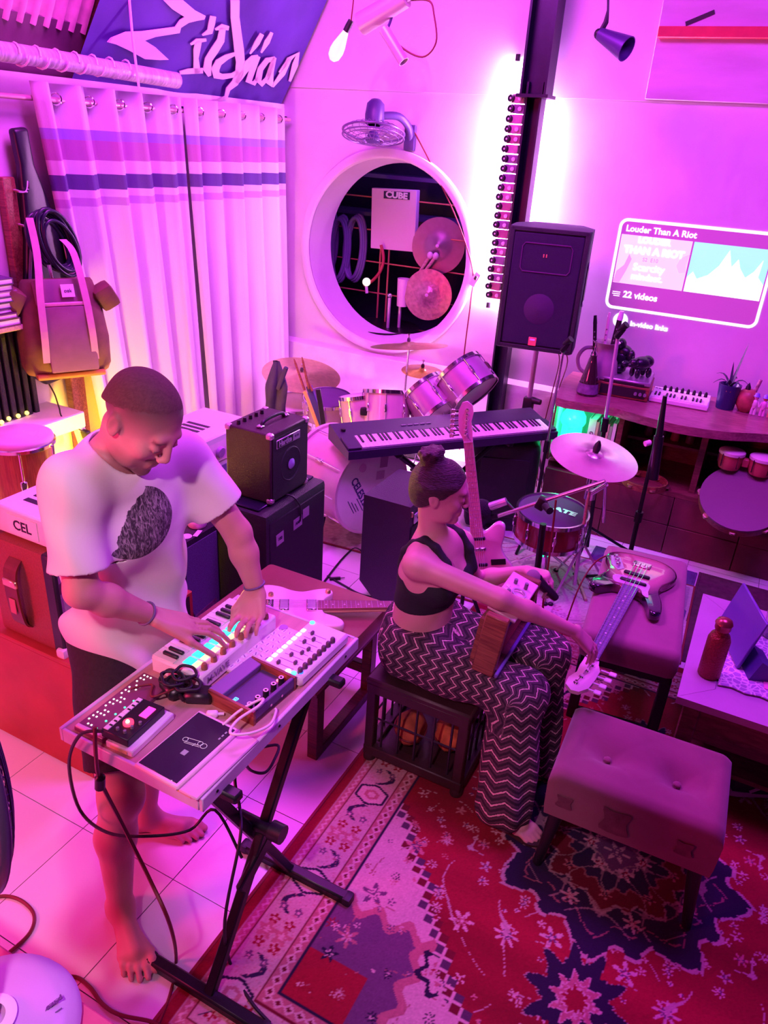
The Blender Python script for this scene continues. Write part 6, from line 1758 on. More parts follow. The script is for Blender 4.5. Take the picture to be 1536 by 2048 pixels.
# shoes under the table
for i, (x, y, rz_) in enumerate(((.44, 2.66, .5), (.56, 2.74, .4))):
    t = thing('shoe', ('left' if i == 0 else 'right') + ' dark trainer with pale stripe on the rug under the table', 'shoe', (x, y, .016), rz_)
    M_shoe = mat('shoe_dark', (.03, .02, .045), .6) if i == 0 else bpy.data.materials['shoe_dark']
    b = B()
    vs, fs = [], []
    for k in range(9):
        f = k / 8
        L_, w_ = -.14 + .28 * f, .034 + .012 * math.sin(f * 3.1)
        h_ = .085 - .05 * f ** 1.5
        for q in range(10):
            a = math.pi * q / 9
            vs.append((L_, w_ * math.cos(a), .02 + h_ * math.sin(a) ** .7))
    for k in range(8):
        for q in range(9):
            fs.append((k * 10 + q, k * 10 + q + 1, k * 10 + q + 11, k * 10 + q + 10))
    fs += [tuple(range(10)), tuple(80 + q for q in range(10))]
    b.add(vs, fs).build('upper', M_shoe, t, 1)
    B().prism([(p.x, p.y) for p in spline([(-.15, -.035, 0), (-.15, .035, 0), (0, .045, 0), (.10, .046, 0), (.15, .02, 0), (.15, -.02, 0), (.10, -.046, 0), (0, -.042, 0)], 4, True)], 0, .022).build('sole', M_pink, t)
    B().tube(spline([(-.08, -.044, .03), (-.02, -.046, .06), (.05, -.044, .035)], 4), .006, 6).build('stripe', M_pink, t)
    for k in range(4):
        B().tube([(.0 + k * .022, -.02, .095 - k * .010), (.0 + k * .022, .02, .095 - k * .010)], .003, 5).build('lace', M_white, t)

# ------------------------------------------------------------------ rugs
def paint(nx, ny, fn, loc, size, nm, label, m, th=.008, rz=0):
    """woven rug: a fine flat grid whose dyed colours are worked out point by point"""
    X, Y = np.meshgrid(np.linspace(-size[0] / 2, size[0] / 2, nx), np.linspace(-size[1] / 2, size[1] / 2, ny), indexing='ij')
    col = fn(X, Y)
    t = thing(nm, label, 'rug', loc, rz)
    Z = th + .0012 * np.sin(X * 9 + 2 * np.sin(Y * 5)) * np.sin(Y * 7)
    co = np.stack([X, Y, Z], -1).reshape(-1, 3)
    idx = np.arange(nx * ny).reshape(nx, ny)
    q = np.stack([idx[:-1, :-1], idx[1:, :-1], idx[1:, 1:], idx[:-1, 1:]], -1).reshape(-1, 4)
    me = bpy.data.meshes.new('pile')
    me.vertices.add(len(co))
    me.vertices.foreach_set('co', co.ravel())
    me.loops.add(q.size)
    me.loops.foreach_set('vertex_index', q.ravel())
    me.polygons.add(len(q))
    me.polygons.foreach_set('loop_start', np.arange(0, q.size, 4))
    me.polygons.foreach_set('loop_total', np.full(len(q), 4))
    me.update(calc_edges=True)
    a = me.color_attributes.new('col', 'FLOAT_COLOR', 'POINT')
    rgba = np.ones((nx * ny, 4), np.float32)
    rgba[:, :3] = col.reshape(-1, 3)
    a.data.foreach_set('color', rgba.ravel())
    link('pile', me, m, t, 3)
    e = .004
    b = B()
    for s in (-1, 1):
        b.k = 0
    edge_m = mat(nm + '_binding', (.22, .012, .03), .8)
    for s in (-1, 1):
        B().box((s * (size[0] / 2 + e), 0, th / 2 + .001), (.012, size[1] + .016, th + .002), bev=.002).build('binding', edge_m, t)
        B().box((0, s * (size[1] / 2 + e), th / 2 + .001), (size[0], .012, th + .002), bev=.002).build('binding', edge_m, t)
    return t

def flower(col, X, Y, cx, cy, r_, n, ph, c_out, c_in, sharp=.42):
    dx, dy = X - cx, Y - cy
    m_ = (np.abs(dx) < r_ * 1.2) & (np.abs(dy) < r_ * 1.2)
    if not m_.any():
        return
    d, a = np.hypot(dx[m_], dy[m_]), np.arctan2(dy[m_], dx[m_])
    rr_ = r_ * (1 - sharp + sharp * np.cos(n * a + ph))
    sub = col[m_]
    sub[d < rr_] = c_out
    sub[d < rr_ * .5] = c_in
    sub[d < r_ * .14] = c_out
    col[m_] = sub

def persian(X, Y):
    HX, HY = 1.0, 1.23
    rnd = np.random.RandomState(5)
    pale, rose, red, dred, navy, plum = (np.array(c) for c in ((.54, .31, .34), (.40, .12, .15), (.25, .006, .022), (.13, .005, .018), (.018, .008, .036), (.13, .045, .12)))
    col = np.empty(X.shape + (3,))
    col[:] = red
    ax, ay = np.abs(X), np.abs(Y)
    d = np.minimum(HX - ax, HY - ay)
    s_ = np.where(HX - ax < HY - ay, Y, X)              # running coordinate along the border
    # field: abrash (uneven dye) bands
    col *= (1 + .18 * np.sin(Y * 11 + np.sin(X * 3)) + .10 * np.sin(Y * 37))[..., None]
    # spandrels in the four corners with a stepped lattice edge
    fx, fy = (HX - .25) - ax, (HY - .25) - ay
    step = .036
    q = np.floor(fx / step) * step * 1.0 + np.floor(fy / step) * step * .80
    sp = (q < .56) & (d > .25)
    col[sp] = pale * .98
    edge = (q >= .56) & (q < .625) & (d > .25)
    lat = (np.mod(fx, step) < .009) | (np.mod(fy, step) < .009)
    col[edge] = dred
    col[edge & lat] = pale
    inner = edge & ~lat & (np.mod(np.floor(fx / step) + np.floor(fy / step), 2) == 0)
    col[inner] = plum * .6
    # corner rectangles: plum with a red square
    w1 = .40 + .022 * np.sin(fy * 60)
    w2 = .36 + .022 * np.sin(fx * 60)
    cr = (fx < w1 * .8) & (fy < w2) & (d > .25)
    col[cr] = plum
    ring = cr & ((fx > w1 * .8 - .03) | (fy > w2 - .03))
    col[ring] = rose
    sq = (fx < .20) & (fy < .16) & (d > .25)
    col[sq] = red * 1.15
    # scattered flowers, mirrored into the four quarters
    for _ in range(135):
        x, y, r_ = rnd.uniform(0, .74), rnd.uniform(0, .97), rnd.uniform(.009, .022)
        if rnd.rand() < .17:
            r_ *= 2.0
        n, ph = rnd.choice([5, 6, 8]), rnd.uniform(0, 6)
        fx0, fy0 = .75 - x, .98 - y
        insp = fx0 + .8 * fy0 < .54
        co_ = (navy, plum, rose, red)[rnd.randint(4)] if insp else (pale, pale * .9, rose * 1.2, pale)[rnd.randint(4)]
        ci = pale if insp else (rose, plum, red)[rnd.randint(3)]
        for sx in (-1, 1):
            for sy in (-1, 1):
                flower(col, X, Y, sx * x, sy * y, r_, n, ph if sx * sy > 0 else -ph, co_, ci)
    # vines: thin curling lines
    vine = np.abs(np.sin(ax * 15 + 2.2 * np.sin(ay * 11)) + np.sin(ay * 14 + 1.8 * np.cos(ax * 12))) < .035
    vm = vine & (d > .26) & (np.mod(ax * 7 + ay * 5, 1) < .5)
    col[vm] = np.where(sp[vm][:, None], rose * .8, pale * .8)
    # lobed scrolls in the spandrel
    for (cx, cy, r_) in ((.36, .70, .075), (.50, .40, .06), (.62, .18, .05)):
        for sx in (-1, 1):
            for sy in (-1, 1):
                dd = np.hypot(X - sx * cx, (Y - sy * cy))
                aa = np.arctan2(Y - sy * cy, X - sx * cx)
                rr_ = r_ * (1 + .18 * np.cos(7 * aa))
                m_ = (dd < rr_) & (dd > rr_ * .78) & sp
                col[m_] = navy
                col[(dd < rr_ * .5) & sp] = rose
    # medallion
    def star(cx, cy, sc_, layers, n=8, kx=1.0, ky=1.0, am=.12):
        dd, aa = np.hypot((X - cx) / kx, (Y - cy) / ky), np.arctan2((Y - cy) / ky, (X - cx) / kx)
        base = 1 + am * np.cos(n * aa) + .06 * np.cos(2 * n * aa + .6) + .02 * np.sign(np.sin(3 * n * aa))
        for k, c in layers:
            col[dd < sc_ * k * base] = c
    star(0, 0, .40, ((1.0, pale * .8), (.965, navy), (.80, rose * .7), (.785, navy * 1.2), (.60, pale * .6), (.575, dred), (.42, rose * .7), (.40, navy * 1.3), (.22, pale * .8), (.195, plum)), 8, 1.0, 1.0, .07)
    fil = np.abs(np.sin(ax * 38 + 1.5 * np.sin(ay * 30)) + np.sin(ay * 41 + 1.5 * np.sin(ax * 27))) < .16
    md = (np.hypot(X, Y) < .33) & fil
    col[md] = col[md] * .35 + pale * .45
    for k in range(8):
        a = k * math.pi / 4 + .39
        flower(col, X, Y, .265 * math.cos(a), .275 * math.sin(a), .034, 6, 1, pale * .85, rose)
        flower(col, X, Y, .19 * math.cos(a + .39), .19 * math.sin(a + .39), .022, 5, 0, rose * 1.1, navy)
    for k in range(6):
        a = k * math.pi / 3
        flower(col, X, Y, .09 * math.cos(a), .09 * math.sin(a), .03, 5, k, pale, red)
    flower(col, X, Y, 0, 0, .045, 6, 0, pale, plum)
    for sy in (-1, 1):
        star(0, sy * .58, .135, ((1.0, pale * .6), (.97, navy), (.50, pale * .9), (.46, rose), (.30, pale), (.26, red)), 10, .9, 1.1, .22)
        for k in range(5):
            a = k * 1.257
            flower(col, X, Y, .045 * math.cos(a), sy * .58 + .045 * math.sin(a), .016, 5, 0, pale, rose)
    # borders
    col[d < .25] = pale * .85
    def band(a, b_, c):
        col[(d >= a) & (d < b_)] = c
    band(.0, .034, red * .85)
    band(.034, .040, pale * .7)
    band(.040, .066, rose)
    zig = np.abs(np.mod(s_ / .024, 1) - .5) * .024
    col[(d >= .042) & (d < .064) & (np.abs(d - .053 - zig + .006) < .004)] = pale
    band(.066, .072, dred)
    band(.196, .202, dred)
    band(.202, .244, rose * .95)
    dm_ = np.mod(s_ / .036, 1) - .5
    g = (d >= .204) & (d < .242)
    col[g & (np.abs(dm_) * 1.4 + np.abs(d - .223) / .022 < .75)] = pale
    col[g & (np.abs(dm_) * 1.4 + np.abs(d - .223) / .022 < .34)] = dred
    band(.244, .252, navy)
    # main border motifs: hexagon rosettes joined by dark scrolls
    per = .42
    ph = np.mod(s_ / per, 1) - .5
    mb = (d > .074) & (d < .194)
    yy = (d - .134) / .06
    dd = np.hypot(ph * per / .048, yy)
    hexa = np.maximum(np.abs(yy) * .9, np.abs(ph * per / .058) + np.abs(yy) * .45)
    col[mb & (hexa < .92)] = navy
    col[mb & (hexa < .76)] = pale
    col[mb & (hexa < .42)] = rose
    col[mb & (hexa < .22)] = pale
    ab = np.abs(ph)
    scroll = np.abs(yy - .62 * np.sin((ab - .14) * 17) * np.sign(ph)) < .16
    col[mb & scroll & (ab > .13) & (ab < .33)] = navy * 1.4
    for off, r_, c in ((.5, .033, rose), (.40, .020, red), (.28, .016, plum)):
        for sgn in (-1, 1):
            for lo in (-.45, .45):
                p2 = np.mod(ph - sgn * off + .5, 1) - .5
                e2 = np.hypot(p2 * per, (yy - lo) * .06)
                a2 = np.arctan2((yy - lo) * .06, p2 * per)
                rr_ = r_ * (.75 + .25 * np.cos(5 * a2))
                col[mb & (e2 < rr_)] = c
                col[mb & (e2 < rr_ * .4)] = pale
    tend = np.abs(np.sin(s_ * 52 + 2 * np.sin(d * 110))+ .7 * np.sin(d * 150)) < .10
    t_ = mb & tend & (hexa > 1)
    col[t_] = col[t_] * .3 + rose * .7
    # woven unevenness
    nz = rnd.normal(1, .07, X.shape)
    return np.clip(col * nz[..., None], .004, .95)
M_rug = attr_mat('wool_pile', .95, bump=.25, bscale=500, sheen=.1, spec=.15)
paint(440, 540, persian, (.0, 2.075, .0005), (2.0, 2.46), 'persian_rug', 'large red Persian rug with pale borders and a dark medallion under the stool', M_rug)

def pale_rug(X, Y):
    rnd = np.random.RandomState(3)
    col = np.empty(X.shape + (3,))
    a, b_, c_ = np.array((.60, .44, .52)), np.array((.34, .20, .32)), np.array((.46, .16, .26))
    col[:] = a
    f = np.sin(X * 13 + 2.5 * np.sin(Y * 9)) + np.sin(Y * 17 + 2 * np.sin(X * 11 + 1))
    col[np.abs(f) < .12] = b_
    col[np.abs(f - 1.2) < .10] = c_
    for _ in range(60):
        flower(col, X, Y, rnd.uniform(-.6, .6), rnd.uniform(-.35, .35), rnd.uniform(.02, .04), 6, 0, b_ if rnd.rand() < .5 else c_, a)
    d = np.minimum(.60 - np.abs(X), .40 - np.abs(Y))
    col[d < .05] = b_
    col[d < .02] = a * .8
    return np.clip(col * rnd.normal(1, .08, X.shape)[..., None], .01, .95)
paint(170, 114, pale_rug, (-.58, 3.735, .0005), (1.20, .80), 'pale_rug', 'small pale patterned rug under the red snare and mic stands', M_rug, rz=R(2))
for nm, x0, x1, c_, lb_ in (('violet_floor_shade', -.60, .005, (.10, .05, .20), 'violet floor sheet carrying the dim blue shade between the red snare and the dark sheet'), ('dark_floor_sheet', .012, 1.5, (.085, .022, .05), 'dark plum floor sheet in front of the right part of the counter')):
    t = thing(nm, lb_, 'floor sheet', ((x0 + x1) / 2, 4.05 if nm == 'violet_floor_shade' else 3.87, .0005))  # thin sheets over the floor; the violet one has dim shade in its colour
    w_, d_ = x1 - x0, (.58 if nm == 'violet_floor_shade' else .98)
    m_ = mat(nm + '_tone', c_, .9, var=.3, scale=30, bump=.3)
    B().box((0, 0, .0035), (w_ - .03, d_ - .03, .007)).build('flat_sheet', m_, t)
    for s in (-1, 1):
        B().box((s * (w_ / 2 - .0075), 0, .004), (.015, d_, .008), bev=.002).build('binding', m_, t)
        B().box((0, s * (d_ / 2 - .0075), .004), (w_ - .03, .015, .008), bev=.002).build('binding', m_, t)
def kit_rug(X, Y):
    rnd = np.random.RandomState(8)
    col = np.empty(X.shape + (3,))
    col[:] = np.array((.42, .24, .28))
    f = np.sin(X * 16) * np.sin(Y * 16) + .5 * np.sin(X * 41 + Y * 23)
    col[f > .45] = np.array((.28, .13, .18))
    return np.clip(col * rnd.normal(1, .12, X.shape)[..., None], .01, .95)
paint(120, 100, kit_rug, (-2.25, 4.05, .0005), (1.35, 1.25), 'drum_mat', 'worn brownish mat under the bass drum and kit', M_rug, rz=R(4))

# ------------------------------------------------------------------ table fan on a pink table at the lower left corner
pkt = thing('pink_table', 'pink topped table cut off by the lower left corner under the fan', 'table', (-1.02, .25, 0))
B().box((0, 0, .735), (1.0, .57, .03), bev=.004).build('top', mat('pink_table_paint', (.62, .10, .20), .6, var=.08), pkt)
for sx in (-1, 1):
    for sy in (-1, 1):
        B().box((sx * .46, sy * .245, .36), (.045, .045, .72), bev=.004).build('leg', M_dwood, pkt)
    B().box((sx * .46, 0, .66), (.025, .44, .08)).build('apron', M_dwood, pkt)
fn = thing('table_fan', 'fan with lilac round base and mesh guard standing on the pink table', 'fan', (-.884, .418, .7505))
M_lilac = mat('lilac_plastic', (.52, .38, .62), .35)
B().lathe([(.001, 0), (.135, 0), (.142, .008), (.134, .026), (.10, .040), (.05, .047), (.001, .048)], None, 48).build('base', M_lilac, fn, .9)
B().lathe([(.030, .046), (.040, .048), (.042, .055), (.030, .060), (.024, .058)], None, 32, caps=False).build('collar', M_white, fn, .9)
B().cyl((0, 0, .045), (-.03, -.06, .50), .014, .013, 16).build('pole', M_white, fn)
text('base_lettering', 'panasonic', .0125, TR((0.0644, 0.0640, .0425), (.16, .22, R(-112))), mat('purple_print', (.10, .04, .22), .5), fn, bold=.0008)
B().box((0.0784, 0.0640, .0385), (.002, .026, .001), (.16, .22, R(-22))).build('base_mark', bpy.data.materials['purple_print'], fn)
F = frame((-.022, -.012, .625), (.20, .86, -.10))
M_guard = mat('fan_guard', (.10, .06, .14), .35, metal=.5)
for r_, z, w_ in ((.205, 0, .008), (.205, .045, .008), (.19, .062, .0016), (.178, .068, .0016), (.165, .074, .0016), (.152, .078, .0016), (.14, .082, .0016), (.127, .085, .0016), (.115, .088, .0016), (.10, .090, .0016), (.085, .092, .0016), (.07, .093, .0016), (.055, .094, .0016)):
    B().tube([(r_ * math.cos(a), r_ * math.sin(a), z) for a in [k * math.pi / 32 for k in range(64)]], w_, 6, F, closed=True).build('guard_ring', M_guard, fn, 3)
for i in range(48):
    a = i * math.pi / 24
    c_, s_ = math.cos(a), math.sin(a)
    B().tube([(.05 * c_, .05 * s_, .094), (.14 * c_, .14 * s_, .082), (.19 * c_, .19 * s_, .062), (.205 * c_, .205 * s_, .03), (.18 * c_, .18 * s_, -.02), (.06 * c_, .06 * s_, -.045)], .0012, 4, F).build('guard_spoke', M_guard, fn, 3)
B().lathe([(.001, .10), (.045, .098), (.045, .09), (.02, .02)], F, 24, caps=False).build('centre_badge', M_lilac, fn, .9)
B().lathe([(.045, -.045), (.055, -.055), (.05, -.12), (.02, -.14), (.001, -.14)], F, 20, caps=False).build('motor', M_lilac, fn, .9)
for i in range(3):
    b = B()
    vs, fs = [], []
    for k in range(7):
        rr_ = .03 + .15 * k / 6
        for s in (-1, 1):
            a = i * 2.094 + s * (.5 - .03 * k)
            vs.append((rr_ * math.cos(a), rr_ * math.sin(a), .03 + .014 * s))
    fs = [(2 * k, 2 * k + 1, 2 * k + 3, 2 * k + 2) for k in range(6)]
    b.add(vs, fs, F).build('blade', mat('pink_blade', (.70, .34, .46), .3) if i == 0 else bpy.data.materials['pink_blade'], fn, 1)
cable('left_cable', 'dark red cable curling over the tiles beside the pedestal fan', [(-1.719, 0.875, 0.006), (-1.665, 0.922, 0.006), (-1.603, 0.936, 0.006), (-1.536, 0.922, 0.006), (-1.500, 0.877, 0.006), (-1.499, 0.807, 0.009), (-1.512, 0.735, 0.012)], .0055, M_redcable)
cable('front_cable', 'dark red cable snaking over the tiles from the fan base to the rug', [(-1.311, 0.806, 0.030), (-1.282, 0.847, 0.006), (-1.223, 0.846, 0.006), (-1.159, 0.830, 0.006), (-1.092, 0.829, 0.014), (-1.010, 0.856, 0.014), (-0.960, 0.859, 0.014)], .0055, M_redcable)

# ------------------------------------------------------------------ cage stool under the woman
M_cage = mat('dark_cage_wood', (.040, .014, .016), .5, var=.2)
cgs = thing('cage_stool', 'dark wooden cage stool with thin metal bars under the seated woman', 'stool', (-.78, 2.215, 0))
HX, HY = .185, .185
for sx in (-1, 1):
    for sy in (-1, 1):
        B().box((sx * HX, sy * HY, .215), (.038, .038, .34), bev=.004).build('corner_post', M_cage, cgs)
        B().lathe([(.012, .002), (.024, .012), (.024, .035), (.016, .05)], TR((sx * HX, sy * HY, 0)), 14).build('foot', M_cage, cgs)
for z in (.062, .365):
    for s in (-1, 1):
        B().box((0, s * HY, z), (.41, .046, .045), bev=.004).build('rail', M_cage, cgs)
        B().box((s * HX, 0, z), (.046, .33, .045), bev=.004).build('rail', M_cage, cgs)
B().box((0, 0, .395), (.42, .42, .03), bev=.008).build('seat', M_cage, cgs)
B().box((0, 0, .055), (.36, .36, .015)).build('floor_board', M_cage, cgs)
M_bar = mat('cage_bar', (.05, .03, .05), .4, metal=.5)
for s in (-1, 1):
    for k in range(5):
        o = -.14 + k * .07
        B().cyl((o, s * HY, .08), (o, s * HY, .35), .005, n=6).build('bar', M_bar, cgs)
        B().cyl((s * HX, o, .08), (s * HX, o, .35), .005, n=6).build('bar', M_bar, cgs)
    B().cyl((-.17, s * HY, .215), (.17, s * HY, .215), .004, n=6).build('cross_bar', M_bar, cgs)
    B().cyl((s * HX, -.17, .215), (s * HX, .17, .215), .004, n=6).build('cross_bar', M_bar, cgs)
for (x, y, c, lb_, nm) in ((-.85, 2.15, (.50, .10, .04), 'rust coloured bundle lying inside the left half of the cage stool', 'cloth_bundle'), (-.70, 2.20, (.62, .12, .04), 'orange bundle lying inside the right half of the cage stool', 'cloth_bundle')):
    t = thing(nm, lb_, 'cloth', (x, y, .0632), .4)
    b = B().sph((0, 0, .06), (.062, .085, .06), 16)
    for v_ in range(len(b.v)):
        p = b.v[v_]
        k = 1 + .10 * math.sin(p[0] * 70) * math.sin(p[1] * 50 + p[2] * 60)
        b.v[v_] = (p[0] * k, p[1] * k, max(0, p[2] * k))
    b.build('folds', mat('bundle_%d' % int(c[0] * 100), c, .8, var=.5, scale=18), t, 3)
    B().tube([(.064 * math.cos(a), .086 * math.sin(a), .06) for a in [k * math.pi / 10 for k in range(20)]], .004, 5, closed=True).build('tie', M_redcable, t, 3)

# ------------------------------------------------------------------ people: each body one continuous surface grown from blended volumes
class Field:
    def __init__(s, lo, hi, h):
        s.lo, s.h = np.array(lo, float), h
        s.n = np.ceil((np.array(hi) - s.lo) / h).astype(int) + 1
        s.d = np.full(s.n, 9.0, np.float32)
    def _loc(s, a, b, m):
        i0 = np.maximum(np.floor((np.array(a) - m - s.lo) / s.h).astype(int), 0)
        i1 = np.minimum(np.ceil((np.array(b) + m - s.lo) / s.h).astype(int) + 1, s.n)
        if (i1 <= i0).any():
            return None
        ax = [s.lo[k] + s.h * np.arange(i0[k], i1[k]) for k in range(3)]
        return tuple(slice(i0[k], i1[k]) for k in range(3)), np.meshgrid(*ax, indexing='ij', sparse=True)
    def put(s, a, b, fn, k=.02, op='u', cut=None, m=None):
        L = s._loc(a, b, (k * 1.2 + 4 * s.h) if m is None else m)
        if L is None:
            return
        sl, (X, Y, Z) = L
        d = fn(X, Y, Z).astype(np.float32)
        for p, n_ in (cut or []):
            n_ = np.array(n_, float) / np.linalg.norm(n_)
            d = np.maximum(d, (X - p[0]) * n_[0] + (Y - p[1]) * n_[1] + (Z - p[2]) * n_[2])
        o = s.d[sl]
        if op == 's':
            d = -d
            hh = np.maximum(k - np.abs(o - d), 0) / k
            s.d[sl] = np.maximum(o, d) + hh * hh * k * .25
        else:
            hh = np.maximum(k - np.abs(o - d), 0) / k
            s.d[sl] = np.minimum(o, d) - hh * hh * k * .25
    def cone(s, p, q, r0, r1=None, k=.02, op='u', cut=None, wob=None):
        p, q = np.array(p, float), np.array(q, float)
        r1 = r0 if r1 is None else r1
        v = q - p
        L2 = max(v @ v, 1e-9)
        def fn(X, Y, Z):
            x, y, z = X - p[0], Y - p[1], Z - p[2]
            t = np.clip((x * v[0] + y * v[1] + z * v[2]) / L2, 0, 1)
            d = np.sqrt((x - t * v[0]) ** 2 + (y - t * v[1]) ** 2 + (z - t * v[2]) ** 2) - (r0 + (r1 - r0) * t)
            return d + (wob(X, Y, Z) if wob else 0)
        R_ = max(r0, r1)
        s.put(np.minimum(p, q) - R_, np.maximum(p, q) + R_, fn, k, op, cut)
    def chain(s, pts, rs, k=.02, op='u'):
        for i in range(len(pts) - 1):
            s.cone(pts[i], pts[i + 1], rs[i], rs[i + 1], k if i == 0 else min(k, .012), op)
    def ell(s, c, r, F=None, k=.02, op='u', cut=None):
        c, r = np.array(c, float), np.array(r, float)
        A = np.eye(3) if F is None else np.array(F)
        def fn(X, Y, Z):
            x, y, z = X - c[0], Y - c[1], Z - c[2]
            g = sum(((x * A[i][0] + y * A[i][1] + z * A[i][2]) / r[i]) ** 2 for i in range(3))
            g2 = sum(((x * A[i][0] + y * A[i][1] + z * A[i][2]) / r[i] ** 2) ** 2 for i in range(3))
            g = np.sqrt(g)
            return g * (g - 1) / np.maximum(np.sqrt(g2), 1e-6)
        R_ = r.max()
        s.put(c - R_, c + R_, fn, k, op, cut)
    def tube(s, secs, lat, k=.03, cut=None, wob=None):
        """stack of elliptic sections (centre, lateral radius, depth radius); lat = sideways direction"""
        lat = np.array(lat, float) / np.linalg.norm(lat)
        for (c0, a0, b0), (c1, a1, b1) in zip(secs[:-1], secs[1:]):
            c0, c1 = np.array(c0, float), np.array(c1, float)
            v = c1 - c0
            L2 = v @ v
            def fn(X, Y, Z):
                x, y, z = X - c0[0], Y - c0[1], Z - c0[2]
                t = np.clip((x * v[0] + y * v[1] + z * v[2]) / L2, 0, 1)
                x, y, z = x - t * v[0], y - t * v[1], z - t * v[2]
                l = x * lat[0] + y * lat[1] + z * lat[2]
                e2 = np.maximum(x * x + y * y + z * z - l * l, 0)
                a, b_ = a0 + (a1 - a0) * t, b0 + (b1 - b0) * t
                g = np.sqrt((l / a) ** 2 + e2 / b_ ** 2)
                g2 = np.sqrt((l / a ** 2) ** 2 + e2 / b_ ** 4)
                return g * (g - 1) / np.maximum(g2, 1e-6) + (wob(X, Y, Z) if wob else 0)
            R_ = max(a0, a1, b0, b1)
            s.put(np.minimum(c0, c1) - R_, np.maximum(c0, c1) + R_, fn, k, 'u', cut)
    def cutplane(s, p, n_):
        n_ = np.array(n_, float) / np.linalg.norm(n_)
        ax = [s.lo[k] + s.h * np.arange(s.n[k]) for k in range(3)]
        X, Y, Z = np.meshgrid(*ax, indexing='ij', sparse=True)
        s.d = np.maximum(s.d, ((X - p[0]) * n_[0] + (Y - p[1]) * n_[1] + (Z - p[2]) * n_[2]).astype(np.float32))
    def mesh(s):
        d = s.d
        neg = d < 0
        c = [(i, j, k) for i in (0, 1) for j in (0, 1) for k in (0, 1)]
        def S_(a, o):
            return a[o[0]:a.shape[0] - 1 + o[0], o[1]:a.shape[1] - 1 + o[1], o[2]:a.shape[2] - 1 + o[2]]
        cnt = sum(S_(neg, o).astype(np.int8) for o in c)
        act = (cnt > 0) & (cnt < 8)
        ii = np.argwhere(act)
        acc, num = np.zeros((len(ii), 3)), np.zeros(len(ii))
        vals = {o: d[ii[:, 0] + o[0], ii[:, 1] + o[1], ii[:, 2] + o[2]] for o in c}
        for o in c:
            for k in range(3):
                if o[k] == 0:
                    q = list(o); q[k] = 1; q = tuple(q)
                    a, b = vals[o], vals[q]
                    m = (a < 0) != (b < 0)
                    t = np.where(m, a / np.where(m, a - b, 1), 0)
                    p = np.array(o, float)[None] + np.zeros((len(ii), 3))
                    p[:, k] = t
                    acc += np.where(m[:, None], p, 0)
                    num += m
        v = (ii + acc / num[:, None]) * s.h + s.lo
        idx = np.full(act.shape, -1, np.int32)
        idx[tuple(ii.T)] = np.arange(len(ii))
        fs = []
        for k in range(3):
            a = [slice(None)] * 3; b = [slice(None)] * 3
            a[k], b[k] = slice(0, -1), slice(1, None)
            m = neg[tuple(a)] != neg[tuple(b)]
            e = np.argwhere(m)
            fl = neg[tuple(a)][m]
            u, w_ = [x for x in range(3) if x != k]
            ok = (e[:, u] > 0) & (e[:, w_] > 0) & (e[:, u] < act.shape[u]) & (e[:, w_] < act.shape[w_])
            e, fl = e[ok], fl[ok]
            def g(du, dw):
                q = e.copy(); q[:, u] += du; q[:, w_] += dw
                return idx[q[:, 0], q[:, 1], q[:, 2]]
            quad = np.stack([g(-1, -1), g(0, -1), g(0, 0), g(-1, 0)], 1)
            if k == 1:
                fl = ~fl
            quad[~fl] = quad[~fl][:, ::-1]
            fs.append(quad)
        f = np.concatenate(fs)
        return v, f[(f >= 0).all(1)]

def relax(v, f, it=2, lam=.5):
    for _ in range(it):
        acc, n = np.zeros_like(v), np.zeros(len(v))
        for a, b in ((0, 1), (1, 2), (2, 3), (3, 0)):
            np.add.at(acc, f[:, a], v[f[:, b]]); np.add.at(acc, f[:, b], v[f[:, a]])
            np.add.at(n, f[:, a], 1); np.add.at(n, f[:, b], 1)
        v = v + lam * (acc / np.maximum(n, 1)[:, None] - v)
    return v

def skin_obj(nm, F_, m, parent, smooth_it=2, colour=None, drop=None, uv=None):
    v, f = F_.mesh()
    v = relax(v, f, smooth_it)
    if drop:
        bad = np.zeros(len(v), bool)
        for p, n_, rad in drop:
            n_ = np.array(n_, float) / np.linalg.norm(n_)
            bad |= (np.abs((v - np.array(p)) @ n_) < F_.h * .9) & (np.linalg.norm(v - np.array(p), axis=1) < rad)
        f = f[~bad[f].all(1)]
        used = np.unique(f)
        mp_ = np.full(len(v), -1)
        mp_[used] = np.arange(len(used))
        v, f = v[used], mp_[f]
    loc = np.array(parent.location)
    me = bpy.data.meshes.new(nm)
    me.vertices.add(len(v))
    me.vertices.foreach_set('co', (v - loc).ravel())
    me.loops.add(f.size)
    me.loops.foreach_set('vertex_index', f.ravel())
    me.polygons.add(len(f))
    me.polygons.foreach_set('loop_start', np.arange(0, f.size, 4))
    me.polygons.foreach_set('loop_total', np.full(len(f), 4))
    me.update(calc_edges=True)
    for fn, an in ((colour, 'col'), (uv, 'puv')):
        if fn is not None:
            a = me.color_attributes.new(an, 'FLOAT_COLOR', 'POINT')
            rgba = np.ones((len(v), 4), np.float32)
            rgba[:, :3] = fn(v)
            a.data.foreach_set('color', rgba.ravel())
    return link(nm, me, m, parent, 3)

def A_(*x):
    return np.array(x, float)
def unit(v):
    return v / np.linalg.norm(v)

def head_frame(f, roll=0.):
    f = unit(A_(*f))
    u = unit(A_(0, 0, 1) - f * f[2])
    r = np.cross(f, u)
    u2 = u * math.cos(roll) + r * math.sin(roll)
    return f, u2, np.cross(f, u2)

